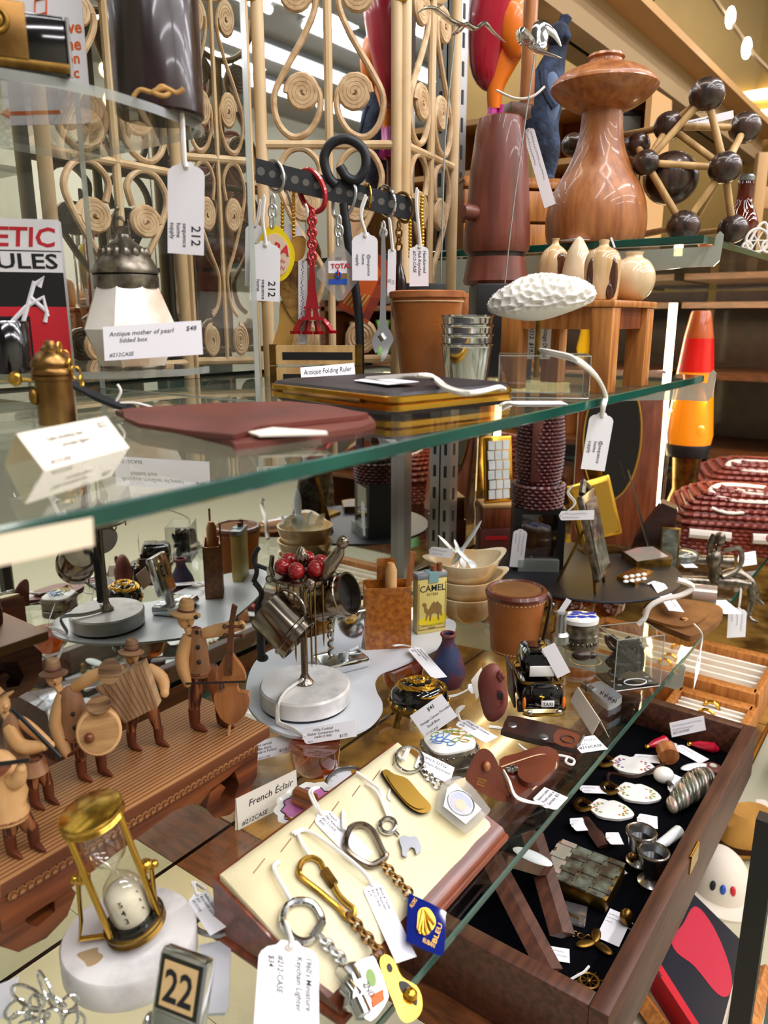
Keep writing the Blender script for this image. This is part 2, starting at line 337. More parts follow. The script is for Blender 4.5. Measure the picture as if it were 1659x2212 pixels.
# ------------------------------------------------------------------ paper: tags, cards, strings
def frame(TL, TR, BL):
    x = TR - TL; L = x.length; x = x / L; y = BL - TL; y = y - x * y.dot(x); Wd = y.length; y = y / Wd
    n = y.cross(x)            # towards the reader
    return Mx(((x.x, -y.x, n.x, TL.x), (x.y, -y.y, n.y, TL.y), (x.z, -y.z, n.z, TL.z), (0, 0, 0, 1))), L, Wd
def writing(lines, L, Wd, x0, size=None, gap=1.15, bold=0., shear=.22):
    b = MB(); n = len(lines)
    for i, ln in enumerate(lines):
        if isinstance(ln, str) and ln.startswith('~'):       # scrawl too small to read
            sz = size or min(.78 * Wd / (n * gap), .2 * L); y0 = -Wd * .1 - sz * .7 - i * sz * gap; x1 = x0 + (L - x0) * min(.92, len(ln) * .11); x = x0; top = []; s_ = 0
            while x < x1:
                top.append((x, y0 + sz * .3 * math.sin(s_ * 2.3 + i) * (1 if s_ % 5 else -.2))); x += sz * .16; s_ += 1
            w = sz * .05
            for a, c in zip(top, top[1:]): b.add([(a[0], a[1] - w, .00012), (c[0], c[1] - w, .00012), (c[0], c[1] + w, .00012), (a[0], a[1] + w, .00012)], [(0, 1, 2, 3)])
        elif isinstance(ln, str):
            sz = size or min(.78 * Wd / (n * gap), .2 * L)
            w = max([p[0] for p in text_mesh(ln, bold, shear)[0]] or [0.01]); sx = min(1., (L - x0) * .94 / (w * sz))
            b.text(ln, sz, tr(x0, -Wd * .1 - sz * .8 - i * sz * gap, .00012), bold, shear, sx=sx)
        else:
            t, a, c, q = ln[:4]; b.text(t, q * Wd, tr(a * L, -c * Wd, .00012), bold, shear)
    return b
def tag(label, TL, TR, BL, lines, string=None, name='price_tag', shape='tag', mt='card', ink='ink', bold=.006, shear=.2, size=None, group=None, hole=True, thick=.0003, cat='tag', sr=.0007):
    m, L, Wd = frame(TL, TR, BL)
    root = bpy.data.objects.new(name, None); COL.objects.link(root); root.matrix_world = m; root.empty_display_size = .01
    tagp(root, label, cat if shape == 'tag' else 'card', group)
    e = min(.32 * Wd, .2 * L)
    if shape == 'tag':
        poly = [(0, .36), (0, .64), (.3, .72), (.42, .86), (.7, .96), (1, 1)]
        poly = [(a * e, -c * Wd) for a, c in poly] + [(L, -Wd), (L, 0)] + [(a * e, -(1 - c) * Wd) for a, c in reversed(poly) if a > 0]
        body = MB().prism(poly, thick, 'xy', -thick / 2)
    else:
        body = MB().prism([(0, 0), (0, -Wd), (L, -Wd), (L, 0)], thick, 'xy', -thick / 2)
    mesh('paper', fixn(body), mt, root, flat=True)
    if shape == 'tag' and hole:
        mesh('eyelet', MB().ring(e * .45, -Wd / 2, .0001, Wd * .055, Wd * .022, n=12, k=5), 'eyelet', root)
    if lines: mesh('handwriting' if shear else 'lettering', writing(lines, L, Wd, (e * .9 if shape == 'tag' else .05 * L), size, bold=bold, shear=shear), ink, root, flat=True)
    if string:
        hp = m @ V((e * .45, -Wd / 2, .0003)); inv = m.inverted()
        pts = [inv @ hp] + [inv @ V(p) for p in string]
        b = MB().tube(smooth_path(pts, 5), sr, 6)
        off = V((.0012, .0008, .0004)); b.tube(smooth_path([pts[0]] + [q + off for q in pts[1:]], 5), sr, 6)
        mesh('string', b, 'string', root)
    return root
def ltag(label, tl, tr_, bl, lines, z=0.0005, string=None, **kw):     # lying / leaning at height z (or one z per corner)
    zz = z if isinstance(z, (tuple, list)) else (z, z, z)
    st = [on(*p) if not isinstance(p, V) else p for p in string] if string else None
    return tag(label, on(*tl, zz[0]), on(*tr_, zz[1]), on(*bl, zz[2]), lines, st, **kw)
def htag(label, Q, tl, tr_, bl, lines, string=None, yaw=0., lean=0., **kw):   # hanging or standing in an upright plane through Q
    st = [vp(*p, Q, yaw, lean) if not isinstance(p, V) else p for p in string] if string else None
    return tag(label, vp(*tl, Q, yaw, lean), vp(*tr_, Q, yaw, lean), vp(*bl, Q, yaw, lean), lines, st, **kw)
def tent(label, tl, tr_, bl, br, z, hz, lines, mt='card', ink='ink', spread=.7, back='card_back', **kw):
    # folded card: its front foot bl-br stands at height z, its ridge tl-tr_ is hz metres higher
    b0, b1 = on(*bl, z), on(*br, z); t0 = on(*tl, z + hz); t1 = on(*tr_, z + hz)
    m, L, Wd = frame(t0, t1, b0)
    root = bpy.data.objects.new('tent_card', None); COL.objects.link(root); root.matrix_world = m; tagp(root, label, 'card')
    inv = m.inverted(); th = .0003
    mesh('front_panel', fixn(MB().prism([(0, 0), (0, -Wd), (L, -Wd), (L, 0)], th, 'xy', -th / 2)), mt, root, flat=True)
    # rear panel: foot mirrored behind the ridge
    q0 = inv @ (t0 + V((t0.x - b0.x, t0.y - b0.y, 0)) * spread - V((0, 0, hz)) * 1.0); q1 = inv @ (t1 + V((t0.x - b0.x, t0.y - b0.y, 0)) * spread - V((0, 0, hz)))
    e = V((0, 0, -.0006))
    mesh('rear_panel', fixn(MB().add([e, V((L, 0, 0)) + e, q1, q0, e * 1.6, V((L, 0, 0)) + e * 1.6, q1 + e * .6, q0 + e * .6], [(0, 1, 2, 3), (4, 7, 6, 5), (0, 4, 5, 1), (1, 5, 6, 2), (2, 6, 7, 3), (3, 7, 4, 0)])), back, root, flat=True)
    if lines: mesh('handwriting', writing(lines, L, Wd, .07 * L, kw.get('size'), bold=.006, shear=.2), ink, root, flat=True)
    return root
def sp(prof, k=4): return [(max(0, q.x), q.z) for q in smooth_path([(r, 0, z) for r, z in prof], k)]
def strand(pts, r=.0007):
    return MB().tube(smooth_path(pts, 5), r, 6)
# ================================================================== setting
YM, YF, ZM, ZU, ZB = .480, .163, .2559, .359, -.155
XM1, XU0 = .652, .612
struct('wall_back', B().box(.85, YM + .006, -.17, 3.4, .012, 1.75), 'mirror')
struct('wall_front', B().box(2.1, -3.4, -1.0, 9.0, .1, 2.8), 'sage_wall')
struct('floor', B().box(2.1, -1.35, -1.05, 9.0, 4.1, .05), 'floor_grey')
ce = struct('ceiling', B().box(2.1, -1.3, CEIL, 9.0, 4.2, .05), 'ceiling_grey')
struct('wall_right', B().box(2.15, .06, -.6, .05, .86, 2.2), 'gold_panel')
struct('wall_left', B().box(-.35, .33, -.6, .02, .33, 1.8), 'sage_wall')
for ly in (-1.45, -1.85, -2.3, -2.75):       # shop ceiling: tube fittings that the mirror picks up
    for lx in (2.9, 4.3, 5.7):
        t = T('tube_light', 'long white fluorescent tube fitting under the shop ceiling', 'light', 0, 0, P=V((lx + .3 * ly, ly, CEIL - .002)), raw=True, group='fluorescent fittings on the shop ceiling')
        t.p('housing', B().box(0, 0, -.03, 1.2, .10, .03), 'chrome_soft'); t.p('tube', B().tube([(-.58, -.02, -.05), (.58, -.02, -.05)], .016, 10), 'tube_glow')
for u, v in ((1030, 238), (1056, 240), (228, 92), (232, 150), (238, 214)):     # warm pendant bulbs seen in the mirror
    q = on(u, v, 1.0); P = V((q.x, 2 * YM - q.y, CEIL - .001))
    t = T('pendant_bulb', 'warm bare bulb hanging on a cord from the shop ceiling', 'light', 0, 0, P=P, raw=True, group='bare bulbs of the shop'); t.p('cord', B().tube([(0, 0, 0), (0, 0, 1.03 - CEIL)], .004, 6), 'black'); t.p('bulb', B().ell(0, 0, 1.0 - CEIL, .022), 'warm_glow')
# under-deck of the case, boards with open joints
deck = bpy.data.objects.new('trim_1', None); COL.objects.link(deck); deck['kind'] = 'structure'
for i, (x0, x1) in enumerate(((-.4, -.02), (-.0195, .172), (.1725, .262), (.2625, .345), (.3455, .41), (.412, .9), (.902, 1.7))):
    struct('panel', B().box((x0 + x1) / 2, .298, ZB - .016, x1 - x0, .36, .016), 'case_base' if x1 < .35 else 'walnut' if x1 < .42 else 'amber_gleam_deck', deck)
struct('trim_2', B().box(.65, .116, ZB - .006, 2.1, .003, .005), 'brass')
def shelf(label, x0, x1, y0, y1, zt, th=.0055, edge='glass_edge'):
    o = bpy.data.objects.new('glass_shelf', None); COL.objects.link(o); o.location = ((x0 + x1) / 2, (y0 + y1) / 2, zt - th)
    tagp(o, label, 'shelf'); a, b = (x1 - x0) / 2, (y1 - y0) / 2
    mesh('pane', B().add([(-a, -b, th), (a, -b, th), (a, b, th), (-a, b, th), (-a, -b, 0), (a, -b, 0), (a, b, 0), (-a, b, 0)], [(0, 1, 2, 3), (7, 6, 5, 4)]), 'shelf_glass', o, flat=True)
    e = B(); c = .0006
    def loop(d, z): return [(-a + d, -b + d, z), (a - d, -b + d, z), (a - d, b - d, z), (-a + d, b - d, z)]
    ls = [loop(c, 0), loop(0, c), loop(0, th - c), loop(c, th)]; vs = [p for l in ls for p in l]
    e.add(vs, [(k * 4 + i, k * 4 + (i + 1) % 4, k * 4 + 4 + (i + 1) % 4, k * 4 + 4 + i) for k in range(3) for i in range(4)])
    mesh('edge', e, edge, o, flat=True); return o
shelf('lower glass shelf with a dark green edge carrying the keychain display and the wooden band', -.32, 1.62, YF, YM - .018, 0.0)
shelf('middle glass shelf with a bright green edge under the key rack and the coral', -.3, XM1, YF, YM - .018, ZM)
shelf('upper glass shelf under the mushroom-shaped wooden mill and the ball-and-stick model', XU0, 1.62, YF, YM - .018, ZU)
def bracket(x, zt, label):
    o = T('shelf_bracket', label, 'bracket', 0, 0, P=V((x, YF, zt)), raw=True)
    o.p('arm', B().prism([(.31, -.0065), (.31, -.045), (.02, -.021), (-.003, -.021), (-.007, -.017), (-.008, .0015), (-.0055, .004), (-.003, .001), (-.0022, -.0065)], .003, 'yz'), 'acrylic_edge')
bracket(XM1 + .0035, ZM, 'clear hooked shelf bracket at the end of the middle glass shelf')
bracket(XM1 + .004, 0, 'clear hooked shelf bracket under the lower glass shelf beside the acrylic block')
bracket(XM1 - .018, ZU, 'clear hooked shelf bracket at the end of the upper glass shelf')
def upright(u, v, y, label):
    P = onY(u, v, y); o = T('shelf_upright', label, 'upright', 0, 0, P=V((P.x, y, 0)), raw=True)
    o.p('channel', B().box(0, 0, -.154, .018, .013, 1.35), 'chrome_soft')
    for k in range(40):
        z = -.1 + k * .027
        o.p('slot', B().box(-.0092, 0, z, .0008, .0035, .014), 'black')
        o.p('slot', B().box(.0, -.0067, z, .0035, .0008, .014), 'black')
upright(985, 330, .4725, 'slotted chrome shelf upright against the mirror behind the rattan screen')
P = onY(880, 1000, .472); struct('trim_3', B().box(P.x, .4755, -.155, .014, .009, 1.3), 'chrome_soft')
# warm strip lights inside the case, and glowing strips for reflected ones
def led(label, a, b, w=.004):
    o = mesh('warm_strip', B().tube([a, (a + b) / 2, b], w, 8), 'led'); tagp(o, label, 'light'); return o
A = onX(1455, 655, 1.16); led('vertical warm strip light behind the small oak table', A, V((A.x, A.y, .001)), .006)
A = on(1398, 1122, 0); led('short warm glowing strip added for a reflection behind the wicker boxes', A + V((0, 0, .001)), A + V((0, 0, .1)), .004)  # glowing strip added in place of a reflected light
led('level warm glowing strip for a reflected light under the cornice beyond the ball model', onX(1510, 222, 2.113), onX(1700, 196, 2.113), .011)  # this and the next three: lights reflected in glass, built as glowing strips
led('second level glowing strip for a reflected light below the cornice strip beyond the ball model', onX(1510, 254, 2.117), onX(1700, 240, 2.117), .007)
A = onX(1492, 70, 2.12); led('upright warm glowing strip for a reflected light above the ball model', A, V((A.x, A.y, A.z - .14)), .006)
A = onX(1447, 68, 2.1215); led('thin upright warm glowing strip for a reflected light beside another above the ball model', A, V((A.x, A.y, A.z - .13)), .004)
for w_, e_ in ((1.0, None),):
    area('strip_glow', onX(1440, 850, 1.14), (.5, .3, .1), .02, .5, 1.6, (1.0, .72, .36))
    area('deck_strip', (.62, .452, -.012), (.62, .40, -.15), .012, .9, 1.3, (1.0, .74, .40))
    area('deck_strip', (.12, .452, -.012), (.12, .40, -.15), .012, .4, .3, (1.0, .93, .78))
A = onX(1300, 150, 1.2); struct('trim_6', B().box(1.45, min(A.y, YM - .018), A.z, 1.3, .03, .05), 'wall_beige'); struct('trim_7', B().box(1.45, min(A.y, YM - .018) - .03, A.z + .05, 1.3, .05, .012), 'plywood')
cb = T('light_string', 'string of white bulbs on a cable below the shop ceiling', 'light', 0, 0, P=onX(1545, -20, 1.5), raw=True)
pts = [onX(u, v, 1.5) - cb.P for u, v in ((1520, -40), (1555, 15), (1595, 70), (1630, 120), (1680, 170))]
cb.p('cable', strand(pts, .004), 'wall_beige')
for u, v in ((1578, 38), (1613, 104)):
    q = onX(u, v, 1.5) - cb.P; cb.p('bulb', B().ell(q.x, q.y, q.z, .008, .008, .017), 'bulb')
# ================================================================== lower shelf: carved band on its bench
ZBE = .050
o = T('carved_bench', 'long reddish pine bench with scrolled feet carrying the carved musicians', 'bench', 0, 0, P=V((.133, .317, 0)), raw=True)
bx = .174
o.p('board', B().box(bx / 2, .0355, ZBE - .008, bx, .071, .008, bev=.0012), 'pine')
def scroll(xs, sgn):
    pr = [(0, -.0005), (-.008, -.012), (-.006, -.028), (.004, -.040), (.018, -.0425), (.03, -.038), (.036, -.028), (.032, -.019), (.024, -.017), (.02, -.022), (.0245, -.0255), (.024, -.031), (.014, -.033), (.009, -.026), (.013, -.012), (.03, -.006), (.03, -.0005)]
    pr = [(xs + sgn * a, ZBE - .008 + b) for a, b in pr]
    return B().prism(pr, .056, 'xz', .036)
o.p('scroll_foot', scroll(.004, 1), 'pine_side'); o.p('scroll_foot', scroll(bx - .012, -1), 'pine_side')
ap = [(.0, 0), (bx - .01, 0), (bx - .02, -.008), (bx - .034, -.012), (bx - .047, -.013), (bx - .056, -.018), (bx - .063, -.014), (bx - .075, -.012), (.06, -.016), (.03, -.02), (0, -.02)]
o.p('apron', B().prism([(a, ZBE - .008 + b) for a, b in ap], .006, 'xz', .006), 'pine_side')
rp = B()
for k in range(39): rp.ell(.006 + k * .0041, .0012, ZBE - .0105, .0024, .002, .0026, 6, 4, m=None)
o.p('rope_carving', rp, 'pine')

def figure(label, u, v, hh, vest='vest_wood', hat='hat_wood', x0=0, hx=0, hz=None, lean=0, nose=(8, -10), fat=0, legs=((-26, 0), (28, 16)), rz=0, hips=118, hatlean=0, hatw=24, buttons=0, skirt=False):
    f = T('musician_figurine', label, 'figurine', u, v, ZBE, rz=rz, group=None)
    q = hh / 290.; hip = hips * q; sh = 205 * q; hz = hz or 230 * q
    for i, (lx, ly) in enumerate(legs):
        l = f.p('leg', B().tube([(lx * .45, ly * .3, hip + 8 * q), (lx * .8, ly * .8, hip * .62), (lx, ly, 40 * q)], [17 * q, 15 * q, 11 * q], 10), 'leg_wood')
        f.p('boot', B().tube([(lx, ly, 44 * q), (lx, ly, 22 * q), (lx, ly, 5 * q)], [12.5 * q, 12 * q, 10 * q], 10).tube([(lx, ly + 2, 7 * q), (lx + 14 * q, ly - 9 * q, 6 * q), (lx + 30 * q, ly - 17 * q, 3.5 * q)], [9 * q, 8 * q, 2.5 * q], 8), 'boot_wood')
    w = (22 + fat) * q
    f.p('vest', B().lathe([(0, hip - 6 * q), (w * 1.12, hip - 4 * q), (w * 1.2, hip + 8 * q), (w * 1.05, hip + 20 * q), (w * (1 + fat * .012), hip + 45 * q), (w * .86, sh - 18 * q), (w * .6, sh - 4 * q), (8 * q, sh + 4 * q), (0, sh + 5 * q)], 18, m=tr(x0, 0, 0) @ rot(0, lean, 0), sy=.8), vest)
    f.p('belt', B().ring(x0 + math.sin(math.radians(lean)) * (hip + 4), 0, hip + 4 * q, w * 1.12, 3 * q, sy=.8), 'leg_wood')
    if skirt: f.p('coat_skirt', B().lathe([(w * .9, hip + 14 * q), (w * 1.45, hip - 14 * q), (w * 1.3, hip - 16 * q), (0, hip - 10 * q)], 14), vest)
    if buttons:
        for k in range(buttons): f.p('button', B().ell(x0 + 6 * q, -w * .84, hip + (30 + 30 * k) * q, 4.5 * q), 'black')
    hd = f.p('head', B().ell(x0 + hx, 0, hz, 18 * q, 17 * q, 22 * q).tube([(x0 + hx * .7, 0, sh - 6 * q), (x0 + hx, 0, hz - 10 * q)], 9 * q), 'light_wood')
    f.p('nose', B().ell(x0 + hx + nose[0] * q, nose[1] * q - 7 * q, hz + 1 * q, 5.5 * q, 6.5 * q, 5.5 * q), 'light_wood', hd)
    f.p('mouth', B().ell(x0 + hx + nose[0] * .8 * q, -15 * q, hz - 10 * q, 3 * q, 2 * q, 2.4 * q), 'clay_red', hd)
    mm = tr(x0 + hx, 0, hz + 8 * q) @ rot(-6, hatlean, 0)
    ht = f.p('hat', B().lathe([(0, 0), (hatw * 1.25 * q, -3 * q), (hatw * 1.3 * q, 0), (17 * q, 6 * q), (15 * q, 24 * q), (12 * q, 29 * q), (0, 28 * q)], 18, m=mm), hat)
    f.p('hat_band', B().add(B().ring(0, 0, 8 * q, 16.6 * q, 2 * q).v, B().ring(0, 0, 8 * q, 16.6 * q, 2 * q).f, mm), 'leather_red', ht)
    f.q = q; f.sh = sh; f.hip = hip; return f
def limb(f, pts, r=11, hand=9):
    q = f.q; a = f.p('arm', B().tube(smooth_path(pts, 4), [q * r * (.75 + .5 * math.sin(math.pi * min(1, .15 + .85 * i / (4 * (len(pts) - 1))))) for i in range(4 * (len(pts) - 1) + 1)], 10), 'light_wood')
    h = pts[-1]; f.p('hand', B().ell(h[0], h[1], h[2], hand * q, hand * q, hand * q * 1.1), 'light_wood', a)
# double bass player
f = figure('carved wooden musician in a tan hat bowing a double bass', 448, 1574, 290, hat='hat_tan', hx=-20, x0=-10, hatlean=8, nose=(12, -8), buttons=4)
limb(f, [(-26, -4, 196), (-40, -14, 150), (-30, -22, 108)], 12)
limb(f, [(2, 0, 198), (45, 4, 206), (84, 2, 214)], 10)
d = f.p('double_bass', B().prism(smooth_poly([(56, 24), (84, 38), (98, 66), (97, 88), (79, 91), (75, 100), (79, 112), (93, 116), (88, 138), (74, 158), (62, 172), (50, 158), (36, 138), (31, 116), (45, 112), (49, 100), (45, 91), (27, 88), (26, 66), (36, 38)], 2), 15, 'xz', -22), 'teak')
f.p('neck', B().prism([(50, 128), (66, 128), (76, 232), (84, 262), (74, 268), (66, 232)], 9, 'xz', -30), 'walnut', d)
for t in (206, 224): f.p('peg', B().tube([(58, -30, t), (90, -30, t)], 3, 6).ell(56, -30, t, 5).ell(92, -30, t, 5), 'walnut', d)
f.p('spike', B().tube([(56, -22, 30), (50, -24, 0)], 3.5, 6), 'dowel', d)
f.p('bow', B().tube([(-30, -36, 112), (96, -40, 118)], 2, 6), 'black')
f.p('moustache', B().tube([(-16, -20, 217), (-6, -22, 220), (6, -20, 217)], [1, 3, 1], 6), 'clay_red')
# accordion player
f = figure('carved wooden musician playing a striped pleated accordion', 312, 1616, 245, hx=-6, x0=-4, hatlean=6, nose=(10, -8), hat='hat_wood')
limb(f, [(22, 0, 168), (52, -8, 150), (60, -22, 128)], 13, 11); limb(f, [(-24, 0, 168), (-50, -8, 150), (-56, -22, 128)], 12, 10)
a = f.p('accordion', B().prism([(-72, 152), (30, 200), (54, 114), (-18, 80)], 26, 'xz', -40), 'stripe_wood')
for k in range(9):
    t = (k + .5) / 9; p0 = (-72 + 102 * t, 152 + 48 * t); p1 = (-18 + 72 * t, 80 + 34 * t)
    f.p('pleat', B().tube([(p0[0], -54, p0[1]), (p1[0], -54, p1[1])], 1.6, 5), 'vest_wood', a)
# drummer
f = figure('carved wooden drummer in a pink-brown hat with a round drum and cymbals', 192, 1682, 268, vest='vest_wood', hat='hat_wood', hx=-36, x0=-14, lean=-2, nose=(9, -9), fat=8, buttons=2, hips=100, legs=((-14, 0), (22, 20)))
limb(f, [(-34, 0, 178), (-50, -12, 120), (-28, -26, 66)], 14, 9); limb(f, [(-10, 0, 190), (30, -4, 214), (64, -10, 228)], 11, 9)
d = f.p('drum', B().lathe([(0, -16), (42, -16), (45, -13), (45, 13), (42, 16), (0, 16)], 28, m=tr(45, -30, 118) @ rot(78, 0, 22)), 'light_wood')
f.p('drumhead', B().lathe([(0, 0), (39, 0), (39, -1.5), (0, -1.5)], 28, m=tr(45, -30, 118) @ rot(78, 0, 22) @ tr(0, 0, 17.5)), 'hat_tan', d)
f.p('beater', B().tube([(-24, -32, 66), (34, -58, 116)], 3.4, 7).ell(36, -60, 118, 10), 'teak_dark')
f.p('cymbal', B().lathe([(0, 3), (24, 0), (24, -2), (0, -2)], 20, m=tr(74, -16, 230) @ rot(62, 10, 0)), 'zebra')
f.p('cymbal', B().lathe([(0, 3), (24, 0), (24, -2), (0, -2)], 20, m=tr(52, -34, 172) @ rot(20, 8, 0)), 'zebra')
# flute player
f = figure('carved wooden flute player in a tan straw-style hat', 84, 1742, 268, vest='vest_wood', hat='hat_tan', hx=-28, x0=-22, lean=-5, hatlean=-38, nose=(15, -4), hips=95, skirt=True, legs=((-8, 0), (16, 18)))
limb(f, [(-40, -6, 170), (-8, -24, 140), (40, -26, 142)], 13, 10); limb(f, [(-20, 10, 176), (10, -2, 160), (52, -20, 140)], 10, 8)
f.p('flute', B().tube([(-18, -22, 214), (76, -34, 122)], 4.2, 8), 'black')
# stout violinist at the end of the bench
f = figure('stout carved wooden fiddler with a round belly and black buttons', 40, 1846, 300, vest='light_wood', hat='hat_tan', hx=-40, x0=-18, fat=20, buttons=2, hips=80, legs=((-14, 0), (26, 22)), nose=(9, -9))
limb(f, [(-10, -6, 176), (28, -20, 166), (46, -30, 196)], 13, 10); limb(f, [(-60, -6, 180), (-50, -40, 170), (-14, -48, 196)], 12, 10)
d = f.p('fiddle', B().prism(smooth_poly([(-50, 196), (-20, 214), (8, 206), (30, 206), (12, 190), (-18, 192), (-44, 180)]), 14, 'xz', -40), 'cherry'); f.p('bow', B().tube([(0, -48, 214), (68, -36, 216)], 4, 7), 'black', d)
htag('white tag reading Hand carved wooden band made in Poland', on(560, 1650, 0), (516, 1612), (634, 1582), (528, 1650), [('Hand carved', .25, .3, .2), ('wooden band,', .2, .5, .2), ('made in Poland', .25, .68, .2), ('$110', .68, .86, .22), ('#212-CASE', .3, .96, .14)], [on(530, 1606, .03), on(548, 1590, .042)], lean=-35)

# ================================================================== white tray with the cocktail set
ZT = .022
tp = smooth_poly([(532, 1512), (557, 1552), (601, 1580), (652, 1592), (730, 1592), (790, 1572), (822, 1541), (826, 1518), (814, 1494), (811, 1470), (824, 1451), (854, 1440), (905, 1418), (956, 1391), (984, 1358), (972, 1337), (900, 1338), (783, 1352), (650, 1382), (570, 1412), (538, 1455)], 4)
c = on(700, 1480, ZT); pl = [on(u, v, ZT) - c for u, v in tp]
o = T('display_tray', 'wavy-edged white tray on amber glass feet under the cocktail set', 'tray', 0, 0, P=V((c.x, c.y, 0)), raw=True)
o.p('top', B().prism([(p.x, p.y) for p in pl], .0022, 'xy', ZT - .0011), 'tray_white')
for u, v in ((680, 1600), (870, 1430), (600, 1470)):
    q = on(u, v, ZT) - c; q.z = 0
    o.p('glass_foot', B().lathe([(0, .0), (.012, .0), (.0165, .006), (.0175, ZT - .003), (0, ZT - .003)], 24, x=q.x, y=q.y), 'amber_glass')

o = T('cocktail_tool_set', 'silver cocktail tool set hanging from a rack with red cherries on a white marble base', 'bar set', 660, 1516, ZT)
b = o.p('marble_base', B().lathe([(0, 3), (90, 3), (96, 6), (97, 36), (93, 40), (0, 40)], 40), 'marble')
o.p('felt', B().lathe([(0, 0), (93, 0), (94, 4), (0, 4)], 40), 'black', b)
o.p('post', B().lathe([(0, 38), (18, 38), (19, 43), (11, 52), (7.5, 62), (7, 262), (0, 262)], 18), 'dark_silver')
rk = o.p('rack_plate', B().lathe([(0, 258), (62, 258), (66, 260), (66, 265), (62, 266), (58, 263), (0, 263)], 36), 'dark_silver')
o.p('finial', B().lathe([(0, 262), (6, 262), (9, 270), (6, 276), (13, 288), (15, 296), (11, 306), (5, 316), (0, 321)], 16), 'dark_silver', rk)
for i in range(6):
    a = math.radians(60 * i + 20); o.p('cherry', B().ell(40 * math.cos(a), 40 * math.sin(a), 282, 17.5, 17.5, 16.5), 'red_bead')
for i in range(8):
    a = math.radians(45 * i + 10); x, y = 64 * math.cos(a), 64 * math.sin(a)
    o.p('hook', B().ring(x * 1.06, y * 1.06, 258, 6, 1.7, 'x' if i % 2 else 'y', 12, 6), 'dark_silver', rk)
def cup(name, m, r, l, mt='dark_silver'):
    p = o.p(name, B().lathe([(0, 0), (r * .9, 0), (r * .97, 4), (r * .97, l * .75), (r * 1.06, l * .78), (r * 1.06, l * .84), (r, l * .86), (r * 1.02, l), (r * .92, l), (r * .9, 5), (0, 5)], 30, m=m), mt)
    return p
m1 = tr(-70, -44, 214) @ rot(0, 128, -20)
c1 = cup('jigger', m1, 46, 92); o.p('jigger_handle', B().add(*(lambda q: (q.v, q.f))(B().ring(0, 0, 0, 34, 3.4, 'y', sy=.6)), m1 @ tr(-46, 0, 38) @ rot(0, 90, 0)), 'dark_silver', c1)
m2 = tr(30, 8, 205) @ V((.82, -.42, .36)).to_track_quat('Z', 'Y').to_matrix().to_4x4()
c2 = cup('strainer_cup', m2, 40, 84); o.p('cup_disc', B().lathe([(0, 0), (36, 0)], 24, m=m2 @ tr(0, 0, 62)), 'black', c2)  # black disc set across the inside of the cup
for x, y, l in ((-22, -52, 95), (10, -56, 120), (30, -52, 140), (-48, -36, 80), (2, -50, 90), (-10, -60, 130), (46, -44, 105), (20, -40, 150)): o.p('pick', B().tube([(x, y, 258), (x, y, 258 - l), (x, y, 240 - l)], [2.2, 2.2, .4], 6), 'bronze')
co_ = [(58 + 5 * math.cos(k * .9), -22 + 5 * math.sin(k * .9), 210 - k * 2.5) for k in range(46)]
o.p('corkscrew', B().tube(co_, 2.6, 6).tube([(58, -22, 262), (58, -22, 205)], 5, 8), 'dark_silver')
o.p('masher', B().tube([(46, -30, 262), (62, -30, 292), (80, -30, 316), (86, -30, 326)], [9, 15, 12, 5], 12).ell(86, -30, 334, 13).ell(22, -58, 262, 12), 'dark_silver')
o.p('bottle_opener', B().tube(smooth_path([(-86, -6, 318), (-98, -6, 296), (-92, -6, 272), (-100, -6, 250)], 4), 5, 8).tube([(-96, -6, 285), (-72, -4, 275)], 4, 8).tube(smooth_path([(-98, -6, 250), (-84, -6, 228), (-92, -6, 200), (-90, -6, 160), (-90, -6, 100)], 4), [6] * 8 + [9] * 9, 8).ell(-88, -6, 96, 13, 10, 8), 'black_iron')
tongs = [(-60, 0, 300), (-64, 0, 276), (-60, 0, 258)]
o.p('tongs', B().tube(tongs, 5, 8), 'dark_silver')
QT = on(700, 1596, ZT) - FH * .003
htag('white tag reading 1950s Cocktail Shaker Companion Set made in Italy', QT, (650, 1574), (766, 1556), (660, 1608), [('1950s Cocktail', .2, .3, .22), ('Shaker Companion Set,', .1, .52, .22), ('made in Italy', .22, .72, .22), ('$175', .68, .9, .26), ('#212', .1, .93, .14)], [on(630, 1576, ZT + .002), on(606, 1566, ZT + .0015), on(598, 1556, ZT + .004), on(598, 1524, ZT + .0175), on(612, 1498, ZT + .0172), on(638, 1478, ZT + .0172), on(652, 1470, ZT + .020)], sr=.0011, lean=-25)

# chrome flip calendar facing the mirror
o = T('flip_calendar', 'chrome desk flip calendar on the white tray facing the mirror', 'calendar', 738, 1440, ZT, rz=-150)
b = o.p('base', B().box(0, 0, 0, 104, 66, 22, bev=5), 'chrome'); o.p('pen_rest', B().tube([(-50, -38, 12), (50, -38, 12)], 11, 14), 'chrome', b)
o.p('stand', B().tube([(0, 8, 20), (0, 14, 46)], 12, 10), 'chrome_soft')
pn = o.p('panel', B().box(0, 0, 0, 74, 20, 96, m=tr(0, 14, 40) @ rot(-16, 0, 0), bev=5), 'chrome')
o.p('window', B().box(0, -10.5, 34, 48, 2, 44, m=tr(0, 14, 40) @ rot(-16, 0, 0)), 'paper_amber', pn)
o.p('lettering', B().text('13', 40, tr(0, 14, 40) @ rot(-16, 0, 0) @ tr(-20, -12, 42) @ XZ, bold=.02), 'print_ink', pn, flat=True, fix=False)

